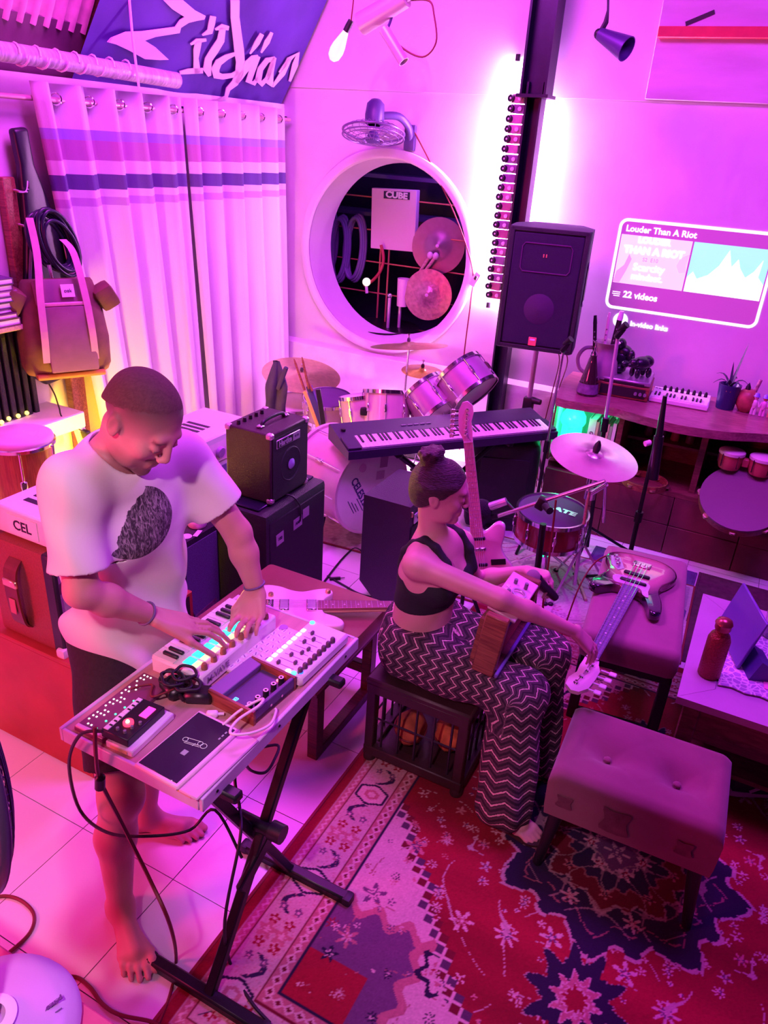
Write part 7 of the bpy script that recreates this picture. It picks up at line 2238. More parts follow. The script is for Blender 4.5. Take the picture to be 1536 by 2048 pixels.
def add_head(F_, c, fr, sc=1.0, neck=None, female=False):
    f, u, r = fr
    P = lambda a, b, cc: c + sc * (a * f + b * u + cc * r)
    FR = [f, r, u]
    F_.ell(P(-.014, .034, 0), A_(.096, .077, .084) * sc, FR, .01)
    F_.ell(P(.022, -.030, 0), A_(.062, .060 if not female else .056, .078) * sc, FR, .03)
    F_.ell(P(.040, -.072, 0), A_(.040, .040 if not female else .034, .036) * sc, FR, .02)
    F_.ell(P(.068, -.098, 0), A_(.019, .022, .016) * sc, FR, .018)
    for s in (-1, 1):
        F_.ell(P(.058, -.022, s * .040), A_(.022, .020, .022) * sc, FR, .018)      # cheek
        F_.ell(P(.030, -.070, s * .046), A_(.032, .012, .026) * sc, FR, .02)       # jaw angle
    F_.cone(P(.076, .026, -.030), P(.076, .026, .030), .012 * sc, None, .014)       # brow
    for s in (-1, 1):
        F_.ell(P(.096, .004, s * .031), A_(.018, .016, .012) * sc, FR, .010, 's')  # sockets
        F_.ell(P(.076, .003, s * .031), A_(.013, .013, .012) * sc, FR, .003)       # eyeballs under closed lids
        F_.cone(P(.089, -.002, s * .022), P(.086, -.003, s * .041), .0035 * sc, None, .003)
    F_.cone(P(.088, .018, 0), P(.103, -.024, 0), .0080 * sc, .0108 * sc, .010)      # nose
    for s in (-1, 1):
        F_.ell(P(.096, -.030, s * .012), A_(.010, .008, .007) * sc, FR, .006)
    F_.cone(P(.084, -.056, -.016), P(.084, -.056, .016), .0070 * sc, None, .006)    # lips
    F_.cone(P(.082, -.068, -.013), P(.082, -.068, .013), .0078 * sc, None, .006)
    F_.cone(P(.096, -.062, -.02), P(.096, -.062, .02), .0022 * sc, None, .002, 's')
    for s in (-1, 1):                                                              # ears
        F_.ell(P(-.012, -.004, s * .078), A_(.019, .008, .031) * sc, [unit(f + .25 * u), r, unit(u - .25 * f)], .006)
        F_.ell(P(-.008, -.004, s * .087), A_(.009, .006, .017) * sc, FR, .004, 's')

def hand(F_, wrist, kn, side, tips, bend, thumb, r0=.0088, w=.021):
    """palm from wrist to the middle knuckle; side = unit vector towards the thumb; tips = four finger tips, index first"""
    wrist, kn, side = A_(*wrist), A_(*kn), unit(A_(*side))
    ax = unit(kn - wrist)
    side = unit(side - ax * (side @ ax))
    ks = [kn + side * (w * (1.5 - i)) + ax * (.004, .008, .004, -.006)[i] for i in range(4)]
    for i, k_ in enumerate(ks):
        base = wrist + side * (w * .62 * (1.5 - i)) + ax * .012
        F_.cone(base, k_, .0145, .0118, .012)
    bend = A_(*bend)
    for i, (k_, tp) in enumerate(zip(ks, tips)):
        tp = A_(*tp)
        L = np.linalg.norm(tp - k_)
        m1 = k_ + (tp - k_) * .44 + bend * (.020 if i != 3 else .014)
        m2 = k_ + (tp - k_) * .76 + bend * (.016 if i != 3 else .011)
        rr_ = r0 * (1, 1.03, .98, .85)[i]
        F_.chain([k_, m1, m2, tp], [rr_ * 1.06, rr_ * .98, rr_ * .9, rr_ * .78], .004)
    tb = wrist + ax * .022 + side * w * 1.25
    tm = A_(*thumb)
    mid = tb + (tm - tb) * .55 + side * .010 + bend * .006
    F_.chain([tb - ax * .006, mid, tm], [.0150, .0105, .0085], .008)
    return ks

def foot(F_, heel, ankle, ball, toes, inner, sc=1.):
    """toes = five tips, big toe first"""
    heel, ankle, ball = A_(*heel), A_(*ankle), A_(*ball)
    F_.ell(heel, A_(.032, .030, .034) * sc, None, .02)
    F_.cone(ankle, heel + A_(0, 0, .012), .034 * sc, .026 * sc, .03)
    F_.cone(ankle + A_(0, 0, -.010), ball + A_(0, 0, .014), .032 * sc, .022 * sc, .03)
    F_.cone(heel, ball, .026 * sc, .022 * sc, .03)
    tip0, tip4 = A_(*toes[0]), A_(*toes[4])
    for i, t in enumerate(toes):
        t = A_(*t)
        b0 = ball + (tip0 - tip4) * (.5 - i / 4) * .86 + A_(0, 0, .002)
        F_.cone(ball * .5 + heel * .5, b0, .020 * sc, .0155 * sc, .02)
        m = b0 * .45 + t * .55 + A_(0, 0, .007)
        F_.chain([b0, m, t], [(.0155, .0125, .0118, .0110, .0108)[i] * sc, (.0132, .0098, .0094, .0090, .0088)[i] * sc, (.0122, .0090, .0086, .0082, .0080)[i] * sc], .006)

def tint(v, base, spots):
    col = np.tile(np.array(base), (len(v), 1))
    nz = .5 + .5 * np.sin(v[:, 0] * 61 + 1.7 * np.sin(v[:, 1] * 47)) * np.sin(v[:, 2] * 53)
    col *= (.94 + .1 * nz)[:, None]
    for w_, c in spots:
        w_ = np.clip(w_, 0, 1)[:, None]
        col = col * (1 - w_) + np.array(c) * w_
    return col

M_skin_ = attr_mat('skin', .48, bump=.05, bscale=420, spec=.4)
M_skin_.node_tree.nodes['Principled BSDF'].inputs['Subsurface Weight'].default_value = .12
M_skin_.node_tree.nodes['Principled BSDF'].inputs['Subsurface Radius'].default_value = (.02, .008, .005)
SKM, SKW = (.62, .28, .27), (.66, .31, .33)

# ================================================================== the man at the desk
man = thing('person', 'man in white t-shirt with a mountain print playing the mini keyboard at the desk', 'person', (-1.40, 1.20, 0))
HC = A_(-1.232, 1.238, 1.580)
HFm = head_frame((.80, -.02, -.60), -.10)
nb = A_(-1.345, 1.262, 1.455)
sR, sL = A_(-1.335, 1.100, 1.440), A_(-1.305, 1.445, 1.400)
eR, eL = A_(-1.285, 1.050, 1.195), A_(-1.185, 1.520, 1.175)
wR, wL = A_(-1.243, 1.222, 1.043), A_(-1.130, 1.528, .995)
hR, hL = A_(-1.455, 1.252, .87), A_(-1.455, 1.425, .87)
kR, kL = A_(-1.300, 1.100, .475), A_(-1.42, 1.36, .475)
aR, aL = A_(-1.287, 1.036, .080), A_(-1.462, 1.332, .082)
Fm = Field((-1.72, .84, -.01), (-.98, 1.66, 1.74), .0046)
Fm.tube([((-1.455, 1.342, .86), .140, .105), ((-1.44, 1.327, 1.02), .135, .095), ((-1.375, 1.285, 1.26), .155, .105), ((-1.345, 1.262, 1.40), .120, .075)], (0.04, 1, 0), .06)
Fm.cone(nb, sR, .055, .052, .05); Fm.cone(nb, sL, .055, .052, .05)
Fm.cone(nb - A_(.005, 0, .03), HC - HFm[0] * .025 - HFm[1] * .05, .058, .054, .03)
Fm.cone(sR, eR, .050, .039, .03); Fm.cone(sL, eL, .050, .039, .03)
for e, w_, sd in ((eR, wR, 1), (eL, wL, 1)):
    Fm.cone(e, e * .65 + w_ * .35, .037, .039, .02)
    Fm.cone(e * .65 + w_ * .35, w_, .039, .0255, .02)
tipsR = [(-1.098, 1.345, .918), (-1.108, 1.372, .917), (-1.138, 1.384, .917), (-1.176, 1.378, .917)]
hand(Fm, wR, (-1.176, 1.285, 1.002), (.72, -.45, -.1), tipsR, (.15, .1, .9), (-1.100, 1.292, .925))
tipsL = [(-1.140, 1.412, .919), (-1.108, 1.402, .918), (-1.082, 1.412, .918), (-1.066, 1.438, .916)]
hand(Fm, wL, (-1.112, 1.478, .938), (-.95, -.1, .1), tipsL, (.1, -.5, .6), (-1.158, 1.450, .921))
for hp_, kn, an in ((hR, kR, aR), (hL, kL, aL)):
    Fm.cone(hp_, kn, .088, .060, .05)
    m = kn * .62 + an * .38 + A_(-.018, 0, 0)
    Fm.cone(kn, m, .056, .056, .03)
    Fm.cone(m, an, .056, .034, .03)
    Fm.ell(kn + A_(.022, 0, 0), (.042, .046, .052), None, .03)
foot(Fm, (-1.325, 1.058, .034), aR, (-1.170, .972, .024), [(-1.096, .972, .014), (-1.098, .945, .010), (-1.114, .927, .010), (-1.138, .918, .009), (-1.166, .917, .009)], 1)
foot(Fm, (-1.505, 1.322, .034), aL, (-1.355, 1.385, .024), [(-1.295, 1.432, .014), (-1.285, 1.408, .010), (-1.292, 1.388, .010), (-1.305, 1.368, .009), (-1.325, 1.352, .009)], 1)
add_head(Fm, HC, HFm)
def man_col(v):
    f, u, r = HFm
    q = v - HC
    a, b, c = q @ f, q @ u, q @ r
    near = np.linalg.norm(q, axis=1) < .16
    sm = lambda x, e0, e1: np.clip((x - e0) / (e1 - e0), 0, 1)
    stub = near * sm(-b, .038, .062) * sm(a, -.02, .02) * .55
    must = near * np.exp(-((b + .047) / .008) ** 2) * (np.abs(c) < .028) * (a > .075) * .7
    goat = near * np.exp(-((b + .092) / .016) ** 2) * (np.abs(c) < .03) * (a > .055) * .55
    brow = near * np.exp(-((b - .020) / .006) ** 2) * np.exp(-((np.abs(c) - .031) / .016) ** 4) * (a > .07) * .9
    lash = near * np.exp(-((b + .003) / .0035) ** 2) * np.exp(-((np.abs(c) - .031) / .014) ** 4) * (a > .065) * .9
    lips = near * np.exp(-((b + .063) / .010) ** 2) * (np.abs(c) < .022) * (a > .08) * .5
    dk = (.06, .03, .028)
    e = (b - .62 * a) + .020
    hw = near * np.clip((e + .004) / .085, 0, 1) ** .8 * np.clip((.078 - a + .30 * b) / .028, 0, 1)
    return tint(v, SKM, [(hw, (.10, .042, .050)), (stub, (.20, .09, .075)), (must, dk), (goat, dk), (lips, (.45, .14, .13)), (brow, dk), (lash, dk)])
skin_obj('body', Fm, M_skin_, man, 2, man_col)
# cropped hair
Fh = Field(HC - .16, HC + .16, .0042)
f, u, r = HFm
Fh.ell(HC - .014 * f + .034 * u, A_(.0962, .0772, .0842), [f, r, u], .01)
Fh.ell(HC - .035 * f - .024 * u, A_(.071, .0690, .068), [f, r, u], .03)
nrm = unit(-(u - .62 * f))
Fh.cutplane(HC + .050 * u, nrm)
Fh.cutplane(HC + .040 * f, unit(f - .30 * u))
def hair_col(v):
    f, u, r = HFm
    q = v - HC
    a, b, c = q @ f, q @ u, np.abs(q @ r)
    e = (b - .62 * a) + .020
    w_ = np.clip((e + .004) / .085, 0, 1) ** .8 * np.clip((.078 - a + .30 * b) / .028, 0, 1)
    w_ = np.clip(w_ * np.random.RandomState(1).uniform(.93, 1.0, len(v)), 0, 1)[:, None]
    return np.array(SKM) * (1 - w_) + np.array((.10, .042, .050)) * w_
skin_obj('hair', Fh, attr_mat('cropped_hair', .8, bump=.4, bscale=700, spec=.2), man, 2, hair_col)
# t-shirt: loose, hanging from the shoulders, with folds
def folds(X, Y, Z):
    low = np.clip((1.30 - Z) / .45, 0, 1)
    return (.013 * low + .006) * np.sin(34 * Y + 9 * Z + 2.0 * np.sin(7 * Z)) * np.sin(11 * Z + 6 * X) + (.003 + .006 * low) * np.sin(26 * Z + 18 * Y + 14 * X) + .004 * np.sin(31 * Z - 27 * Y + 5) * np.exp(-((Z - 1.3) / .1) ** 2)
Ft = Field((-1.74, .92, .72), (-1.06, 1.68, 1.60), .0048)
Ft.tube([((-1.455, 1.352, .70), .172, .142), ((-1.452, 1.347, .90), .169, .138), ((-1.422, 1.325, 1.08), .168, .130), ((-1.368, 1.285, 1.28), .178, .126), ((-1.348, 1.268, 1.40), .148, .092)], (0.04, 1, 0), .07, None, folds)
Ft.cone(nb - A_(.012, 0, .03), sR - A_(.0, -.01, .004), .078, .068, .06)
Ft.cone(nb - A_(.012, 0, .03), sL - A_(.0, .01, .004), .078, .068, .06)
cutR, nR = sR + (eR - sR) * .80, unit(eR - sR) + A_(0, 0, 0)
cutL, nL = sL + (eL - sL) * .66, unit(eL - sL)
wob = lambda X, Y, Z: .004 * np.sin(30 * X + 41 * Z + 20 * Y)
Ft.cone(sR, sR + (eR - sR) * 1.3 + A_(-.004, -.002, 0), .062, .071, .05, 'u', [(cutR, nR)], wob)
Ft.cone(sL, sL + (eL - sL) * 1.1, .068, .074, .05, 'u', [(cutL, nL)], wob)
hemz, hemn = A_(-1.46, 1.33, .792), A_(-.02, -.10, -1)
Ft.cutplane(hemz, hemn)
col_c, col_n = nb + A_(.012, 0, .012), unit(HC - nb) + A_(.1, -.05, .3)
Ft.cone(nb + A_(-.01, 0, -.01), HC, .074, .085, .008, 's')
M_tee = mat('white_cotton', (.80, .76, .72), .85, bump=.06, scale=600)
nt = M_tee.node_tree
N, L = nt.nodes, nt.links
tc = [n for n in N if n.type == 'TEX_COORD'][0]
sp_ = N.new('ShaderNodeSeparateXYZ')
L.new(tc.outputs['Object'], sp_.inputs[0])
def mth(op, a, b=None, c=None):
    n = N.new('ShaderNodeMath')
    n.operation = op
    for i, x in enumerate((a, b, c)):
        if x is None:
            continue
        if isinstance(x, (int, float)):
            n.inputs[i].default_value = x
        else:
            L.new(x, n.inputs[i])
    return n.outputs[0]
y0, z0, r0_ = 1.212 - 1.20, 1.318, .094
dy = mth('MULTIPLY', mth('SUBTRACT', sp_.outputs['Y'], y0), .92)
dz = mth('SUBTRACT', sp_.outputs['Z'], z0)
rad = mth('SQRT', mth('ADD', mth('MULTIPLY', dy, dy), mth('MULTIPLY', dz, dz)))
incirc = mth('LESS_THAN', rad, r0_)
n1 = N.new('ShaderNodeTexNoise')
n1.inputs['Scale'].default_value = 34
n1.inputs['Detail'].default_value = 6
L.new(tc.outputs['Object'], n1.inputs['Vector'])
edge_ = mth('ADD', mth('MULTIPLY', dz, -.62), mth('MULTIPLY', mth('SUBTRACT', n1.outputs[0], .5), .045))
hill = mth('GREATER_THAN', dy, mth('SUBTRACT', mth('MULTIPLY', edge_, -1.0), .030))
front = mth('GREATER_THAN', sp_.outputs['X'], -1.40 + 1.40 - .02)
mask = mth('MULTIPLY', mth('MULTIPLY', incirc, hill), front)
n2 = N.new('ShaderNodeTexNoise')
n2.inputs['Scale'].default_value = 60
n2.inputs['Detail'].default_value = 9
n2.inputs['Roughness'].default_value = .72
n2.inputs['Distortion'].default_value = 1.5
mp = N.new('ShaderNodeMapping')
mp.inputs['Rotation'].default_value = (R(35), 0, 0)
mp.inputs['Scale'].default_value = (1, 2.2, .7)
L.new(tc.outputs['Object'], mp.inputs[0])
L.new(mp.outputs[0], n2.inputs['Vector'])
rp = N.new('ShaderNodeValToRGB')
rp.color_ramp.elements[0].position, rp.color_ramp.elements[0].color = .46, (.035, .022, .035, 1)
rp.color_ramp.elements[1].position, rp.color_ramp.elements[1].color = .68, (.50, .42, .45, 1)
L.new(n2.outputs[0], rp.inputs[0])
mx = N.new('ShaderNodeMix')
mx.data_type = 'RGBA'
L.new(mask, mx.inputs[0])
mx.inputs[6].default_value = (.80, .76, .72, 1)
L.new(rp.outputs[0], mx.inputs[7])
L.new(mx.outputs[2], N['Principled BSDF'].inputs['Base Color'])
tee = skin_obj('t_shirt', Ft, M_tee, man, 3, drop=[(hemz, hemn, .32), (cutR, nR, .12), (cutL, nL, .10)])
so = tee.modifiers.new('cloth_thickness', 'SOLIDIFY')
so.thickness, so.offset = .003, -1
# shorts
Fs = Field((-1.68, .98, .48), (-1.12, 1.62, .96), .0055)
Fs.tube([((-1.456, 1.340, .90), .150, .116), ((-1.454, 1.340, .84), .158, .120)], (0, 1, 0), .05)
cR_, cL_ = hR + (kR - hR) * .80, hL + (kL - hL) * .80
for h_, k_, c_ in ((hR, kR, cR_), (hL, kL, cL_)):
    Fs.cone(h_, k_ + (k_ - h_) * .1, .106, .090, .05, 'u', [(c_, k_ - h_)], lambda X, Y, Z: .004 * np.sin(40 * Y + 15 * Z))
Fs.cutplane(A_(0, 0, .93), A_(0, 0, 1))
skin_obj('shorts', Fs, mat('dark_shorts', (.022, .012, .016), .8, bump=.2, scale=90, var=.3), man, 2, drop=[(cR_, kR - hR, .14), (cL_, kL - hL, .14)])
for nm, w_, e_ in (('bracelet', wR, eR), ('bracelet', wL, eL)):
    d_ = V(tuple(w_ - e_)).normalized()
    c_ = V(tuple(w_)) - d_ * .018
    F = frame(c_, d_)
    B().tube([(.0300 * math.cos(a), .0300 * math.sin(a), 0) for a in [k * math.pi / 12 for k in range(24)]], .0032, 6, F, closed=True).build(nm, mat('thread_bracelet', (.16, .10, .22), .7) if 'thread_bracelet' not in bpy.data.materials else bpy.data.materials['thread_bracelet'], man, 3, W=True)

# ================================================================== the woman on the cage stool
wom = thing('person', 'seated woman with her hair in a bun wearing a black crop top and zigzag trousers', 'person', (-.82, 2.2, 0))
HW = A_(-.842, 2.190, 1.142)
HFw = head_frame((.93, .27, -.15), .06)
nbw = A_(-.858, 2.205, .965)
sRw, sLw = A_(-.855, 2.070, .905), A_(-.800, 2.335, .885)
eRw, eLw = A_(-.560, 2.105, .850), A_(-.770, 2.465, .665)
wRw, wLw = A_(-.325, 2.275, .705), A_(-.585, 2.515, .745)
hRw, hLw = A_(-.850, 2.115, .500), A_(-.845, 2.305, .500)
kRw, kLw = A_(-.440, 2.085, .515), A_(-.430, 2.330, .530)
aRw, aLw = A_(-.405, 2.000, .085), A_(-.400, 2.290, .085)
Fw = Field((-1.08, 1.84, .0), (-.14, 2.66, 1.33), .0046)
latw = A_(.20, .98, 0)
Fw.tube([((-.868, 2.205, .50), .150, .115), ((-.870, 2.205, .60), .120, .090), ((-.866, 2.207, .70), .118, .086), ((-.852, 2.205, .82), .128, .095), ((-.850, 2.205, .90), .112, .075)], latw, .05)
Fw.cone(nbw - A_(0, 0, .045), sRw, .048, .044, .05); Fw.cone(nbw - A_(0, 0, .045), sLw, .048, .044, .05)
Fw.cone(nbw - A_(0, 0, .04), HW - HFw[0] * .022 - HFw[1] * .055, .050, .045, .035)
fdir = unit(A_(.93, -.18, 0))
for s in (-1, 1):
    c_ = A_(-.852, 2.205, .795) + fdir * .072 + latw * (.062 * s)
    Fw.ell(c_, (.052, .056, .054), None, .035)
Fw.cone(sRw, eRw, .044, .035, .035); Fw.cone(sLw, eLw, .043, .034, .03)
for e, w_ in ((eRw, wRw), (eLw, wLw)):
    Fw.cone(e, e * .66 + w_ * .34, .033, .0335, .02)
    Fw.cone(e * .66 + w_ * .34, w_, .0335, .0215, .02)
hand(Fw, wRw, (-.275, 2.318, .640), (-.3, .9, .3), [(-.248, 2.362, .566), (-.250, 2.340, .562), (-.256, 2.318, .565), (-.266, 2.298, .575)], (.5, .1, .5), (-.288, 2.368, .590), .0080, .0185)
hand(Fw, wLw, (-.505, 2.510, .752), (-.1, -.95, .1), [(-.490, 2.452, .690), (-.478, 2.472, .684), (-.476, 2.492, .690), (-.480, 2.512, .700)], (.6, .1, .45), (-.520, 2.452, .706), .0080, .0185)
for hp_, kn, an in ((hRw, kRw, aRw), (hLw, kLw, aLw)):
    Fw.cone(hp_, kn, .080, .054, .05)
    m = kn * .62 + an * .38 + A_(-.016, 0, 0)
    Fw.cone(kn, m, .050, .047, .03)
    Fw.cone(m, an, .047, .029, .03)
foot(Fw, (-.440, 2.004, .042), aRw, (-.325, 1.985, .034), [(-.262, 2.006, .022), (-.258, 1.985, .020), (-.264, 1.968, .019), (-.276, 1.955, .019), (-.292, 1.945, .018)], 1, .92)
foot(Fw, (-.440, 2.292, .042), aLw, (-.318, 2.300, .034), [(-.255, 2.285, .022), (-.252, 2.305, .020), (-.258, 2.322, .019), (-.270, 2.336, .019), (-.286, 2.346, .018)], 1, .92)
add_head(Fw, HW, HFw, .98, female=True)
def wom_col(v):
    f, u, r = HFw
    q = (v - HW) / .96
    a, b, c = q @ f, q @ u, q @ r
    near = np.linalg.norm(q, axis=1) < .16
    brow = near * np.exp(-((b - .022) / .005) ** 2) * np.exp(-((np.abs(c) - .032) / .017) ** 4) * (a > .065) * .9
    lash = near * np.exp(-((b + .003) / .0035) ** 2) * np.exp(-((np.abs(c) - .031) / .014) ** 4) * (a > .065) * .9
    lips = near * np.exp(-((b + .063) / .010) ** 2) * (np.abs(c) < .022) * (a > .078) * .7
    tat = np.exp(-(np.linalg.norm((v - A_(-.770, 2.165, .835)) / A_(.03, .012, .016), axis=1)) ** 4) * .8
    dk = (.05, .026, .026)
    return tint(v, SKW, [(lips, (.46, .13, .14)), (brow, dk), (lash, dk), (tat, (.10, .05, .12))])
skin_obj('body', Fw, M_skin_, wom, 2, wom_col)
# hair pulled up into a bun
f, u, r = HFw
Fh = Field(HW - .19, HW + .19, .0042)
sc_ = .96
strand = lambda X, Y, Z: .0012 * np.sin(150 * (X * r[0] + Y * r[1] + Z * r[2]) + 40 * (X + Z))
Fh.ell(HW + sc_ * (-.015 * f + .035 * u), A_(.0995, .0805, .0875) * sc_, [f, r, u], .01)
Fh.ell(HW + sc_ * (-.046 * f - .014 * u), A_(.066, .0745, .074) * sc_, [f, r, u], .03)
for s_ in (-1, 1):
    Fh.cone(HW + sc_ * (.040 * f + .050 * u + s_ * .056 * r), HW + sc_ * (-.03 * f + .030 * u + s_ * .073 * r), .012, .014, .02)
    Fh.cone(HW + sc_ * (.020 * f + .012 * u + s_ * .071 * r), HW + sc_ * (-.05 * f + .03 * u + s_ * .066 * r), .006, .012, .02)
Fh.cutplane(HW + sc_ * (-.010 * u), unit(-(u - .95 * f)))
Fh.cutplane(HW + sc_ * .046 * f, unit(f - .40 * u))
Fh.ell(HW + sc_ * (-.060 * f + .117 * u), (.040, .043, .036), [unit(f + .4 * u), r, unit(u - .4 * f)], .012)
for k in range(6):
    a = k * 1.047
    b1, b2 = unit(f + .4 * u), r
    cc = HW + sc_ * (-.060 * f + .117 * u)
    Fh.chain([cc + .034 * (math.cos(a + q * .55) * b2 + math.sin(a + q * .55) * b1) + (.004 + .011 * q) * unit(u - .4 * f) for q in range(3)], [.010, .012, .008], .005)
M_hair = mat('dark_brown_hair', (.060, .026, .030), .5, var=.65, scale=70, bump=.7, stretch=(1, 1, 5))
skin_obj('hair', Fh, M_hair, wom, 1)
# crop top: a band with straps
Fc = Field((-1.06, 2.02, .62), (-.68, 2.42, 1.0), .0046)
Fc.tube([((-.866, 2.207, .66), .124, .092), ((-.866, 2.207, .70), .125, .093), ((-.852, 2.205, .80), .133, .100), ((-.850, 2.205, .90), .118, .081)], latw, .04)
for s in (-1, 1):
    c_ = A_(-.852, 2.205, .795) + fdir * .073 + latw * (.062 * s)
    Fc.ell(c_, (.056, .060, .058), None, .035)
Fc.cutplane(A_(-.866, 2.2, .692), A_(0, 0, -1))
Fc.cutplane(A_(-.85, 2.2, .848), A_(.0, 0, 1))
Fc.cone(A_(-.760, 2.235, .925), A_(-.772, 2.190, .855), .062, .040, .01, 's')
Fc.cone(sRw + A_(0, -.025, -.075), sRw + A_(.0, -.04, .04), .048, .06, .01, 's')
Fc.cone(sLw + A_(0, .025, -.075), sLw + A_(0, .04, .04), .048, .06, .01, 's')
def strap(pts, rs):
    Fc.chain([A_(*p) for p in pts], rs, .01)
strap([(-.748, 2.150, .825), (-.772, 2.128, .905), (-.815, 2.126, .955), (-.858, 2.130, .970), (-.905, 2.142, .935), (-.935, 2.155, .89), (-.946, 2.175, .82)], [.026, .018, .016, .016, .017, .020, .028])
strap([(-.734, 2.290, .825), (-.750, 2.293, .895), (-.790, 2.292, .945), (-.835, 2.290, .962), (-.885, 2.276, .930), (-.922, 2.256, .83)], [.026, .017, .016, .016, .018, .028])
skin_obj('crop_top', Fc, mat('black_knit', (.012, .010, .020), .8, bump=.25, scale=400, var=.2), wom, 2)
# wide zigzag trousers
Fp = Field((-1.10, 1.84, .03), (-.16, 2.56, .70), .0052)
wv = lambda X, Y, Z: .006 * np.sin(24 * X + 9 * Y) * np.sin(17 * Z + 11 * Y) + .006 * np.clip((.5 - Z) / .4, 0, 1) * np.sin(60 * Y + 46 * X)
Fp.tube([((-.868, 2.205, .635), .128, .100), ((-.872, 2.205, .565), .168, .132), ((-.872, 2.205, .540), .178, .140)], latw, .05, None, wv)
for hp_, kn, an in ((hRw, kRw, aRw), (hLw, kLw, aLw)):
    Fp.cone(hp_ + A_(0, 0, .0), kn, .108, .092, .06, 'u', None, wv)
    Fp.cone(kn, an + A_(0, 0, .02), .092, .108, .05, 'u', [(A_(0, 0, .060), A_(0, 0, -1))], wv)
Fp.cutplane(A_(-.868, 2.2, .622), A_(.05, 0, 1))
Fp.cutplane(A_(0, 0, .4145), A_(0, 0, -1)) if False else None
def trouser_uv(v):
    out_ = np.zeros((len(v), 3))
    best = np.full(len(v), 9.0)
    for hp_, kn, an in ((hRw, kRw, aRw), (hLw, kLw, aLw)):
        d1, d2 = unit(kn - hp_), unit(an - kn)
        L1 = np.linalg.norm(kn - hp_)
        up = unit(-d2 - d1 * (-d2 @ d1))
        fr_ = unit(d1 - d2 * (d1 @ d2))
        w_ = v - kn
        lat = w_[:, 1] + .0
        a, b = w_ @ d1, -(w_ @ d2)
        cap = (a > 0) & (b > 0)
        thigh = (a <= 0) & ((b > 0) | (np.abs(w_ @ up) < .13) & (w_ @ d2 < .13))
        u = np.where(cap, L1 + np.arctan2(a, b) * .09, np.where(thigh, L1 + a, L1 + .141 + w_ @ d2))
        rad_ = np.where(cap, np.hypot(a, b), np.where(thigh, w_ @ up, w_ @ fr_))
        c_ = np.where(thigh[:, None], hp_ + np.clip(a + L1, -.2, L1)[:, None] * d1, kn + np.clip(w_ @ d2, 0, None)[:, None] * d2)
        d = np.linalg.norm(v - c_, axis=1)
        m = d < best
        best[m] = d[m]
        out_[m, 0] = u[m] + .3
        out_[m, 1] = (np.arctan2(lat, rad_) * .10)[m] + .5
    return out_
M_zig = mat('zigzag_knit', (.05, .03, .05), .85, bump=.3, scale=300)
nt = M_zig.node_tree
N, L = nt.nodes, nt.links
a = N.new('ShaderNodeVertexColor')
a.layer_name = 'puv'
sx_ = N.new('ShaderNodeSeparateColor')
L.new(a.outputs[0], sx_.inputs[0])
nz = N.new('ShaderNodeTexNoise')
nz.inputs['Scale'].default_value = 120
tc = [n for n in N if n.type == 'TEX_COORD'][0]
L.new(tc.outputs['Object'], nz.inputs['Vector'])
tri = mth('ABSOLUTE', mth('SUBTRACT', mth('FRACT', mth('DIVIDE', sx_.outputs[1], .052)), .5))
ph_ = mth('ADD', mth('ADD', sx_.outputs[0], mth('MULTIPLY', tri, .052)), mth('MULTIPLY', nz.outputs[0], .008))
st2 = mth('ABSOLUTE', mth('SUBTRACT', mth('FRACT', mth('DIVIDE', ph_, .042)), .5))
rp = N.new('ShaderNodeValToRGB')
cr = rp.color_ramp
cr.elements[0].position, cr.elements[0].color = .055, (.72, .40, .46, 1)
cr.elements[1].position, cr.elements[1].color = .085, (.030, .014, .026, 1)
e_ = cr.elements.new(.30); e_.color = (.10, .045, .075, 1)
e_ = cr.elements.new(.42); e_.color = (.020, .010, .02, 1)
L.new(st2, rp.inputs[0])
L.new(rp.outputs[0], N['Principled BSDF'].inputs['Base Color'])
skin_obj('trousers', Fp, M_zig, wom, 2, uv=trouser_uv)
# flat sandals
for nm, cx_, cy_, rz_ in (('sandal', -.345, 1.985, -.05), ('sandal', -.340, 2.305, .06)):
    B().prism([(p.x, p.y) for p in spline([(-.125, -.028, 0), (-.125, .028, 0), (-.03, .034, 0), (.06, .044, 0), (.105, .02, 0), (.105, -.02, 0), (.06, -.044, 0), (-.03, -.034, 0)], 4, True)], .0105, .020, TR((cx_, cy_, 0), (0, 0, rz_))).build(nm, mat('dark_sandal', (.05, .02, .02), .6) if 'dark_sandal' not in bpy.data.materials else bpy.data.materials['dark_sandal'], wom, W=True)

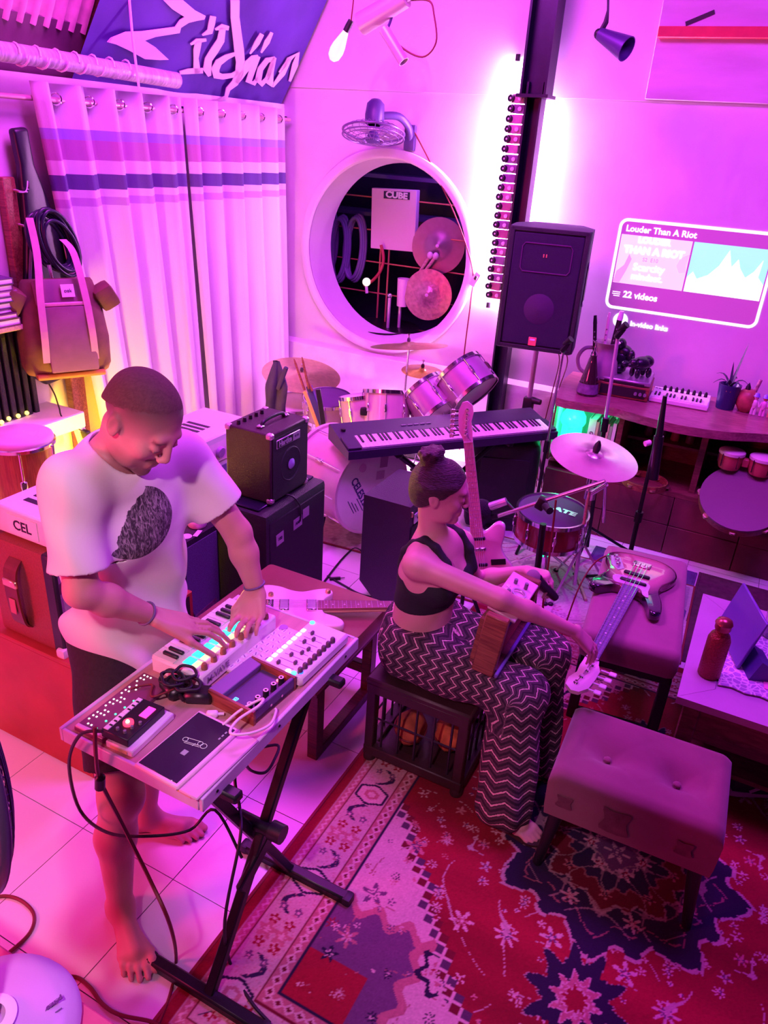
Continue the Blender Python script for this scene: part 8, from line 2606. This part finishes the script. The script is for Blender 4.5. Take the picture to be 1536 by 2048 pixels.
# ------------------------------------------------------------------ what she holds
hm = thing('handheld_microphone', 'ball headed microphone held in the womans left hand', 'microphone', (-.535, 2.432, .778))
d_ = V((.50, .42, -.62)).normalized()
F = Matrix.Identity(4)
FF = basis(d_).to_4x4()
B().sph((0, 0, 0), .027, 18).build('grille_ball', mat('mic_mesh', (.50, .36, .44), .5, metal=.4, bump=.9, scale=500), hm, 3)
B().lathe([(.024, .018), (.025, .024), (.021, .032), (.017, .13), (.014, .15), (.001, .152)], FF, 18).build('handle', M_black, hm, .8)
wsy = thing('wooden_synthesizer', 'open fronted wooden cased instrument with pink control panel across the womans lap', 'synthesizer', (-.565, 2.20, .612), (0, R(6), 0))
B().box((.008, -.180, .112), (.078, .030, .235), bev=.004).build('end_cheek', M_mwood, wsy)
B().box((0, .180, .088), (.105, .030, .205), bev=.004).build('end_cheek', M_mwood, wsy)
B().box((-.042, 0, .10), (.018, .33, .17)).build('back_board', M_mwood, wsy)
B().box((.0, 0, .006), (.10, .33, .012)).build('base_board', M_cside, wsy)
B().box((.056, 0, .008), (.012, .385, .018), bev=.003).build('front_rim', mat('violet_rim', (.16, .10, .40), .4), wsy)
B().box((.006, 0, .090), (.014, .33, .13), (0, R(-18), 0)).build('inner_board', mat('rust_board', (.34, .07, .05), .6, var=.3), wsy)
B().box((.0, .03, .186), (.105, .27, .012), (0, R(10), 0), .003).build('control_panel', M_pinkg, wsy)
B().lathe([(.024, .0), (.027, .004), (.027, .009), (.022, .009), (.022, .004)], TR((.012, .04, .194), (0, R(10), 0)), 22, caps=False).build('dial_ring', M_silver, wsy)
for (x, y) in ((.02, .10), (-.02, .10), (-.02, .02)):
    B().cyl((x, y, .190), (x, y, .212), .007, n=10).build('knob', M_grey, wsy)
for i in range(5):
    B().box((-.035, -.06 + i * .03, .199), (.014, .016, .003), (0, R(10), 0)).build('switch', M_white, wsy)
B().prism([(.0, -.04), (.055, -.04), (.045, .0), (.02, .02), (.0, .0)], -.08, .02, Matrix(((0, 1, 0, .01), (0, 0, 1, 0), (1, 0, 0, .10), (0, 0, 0, 1)))).build('inner_bracket', mat('navy_bracket', (.06, .035, .20), .4), wsy)

# ------------------------------------------------------------------ end
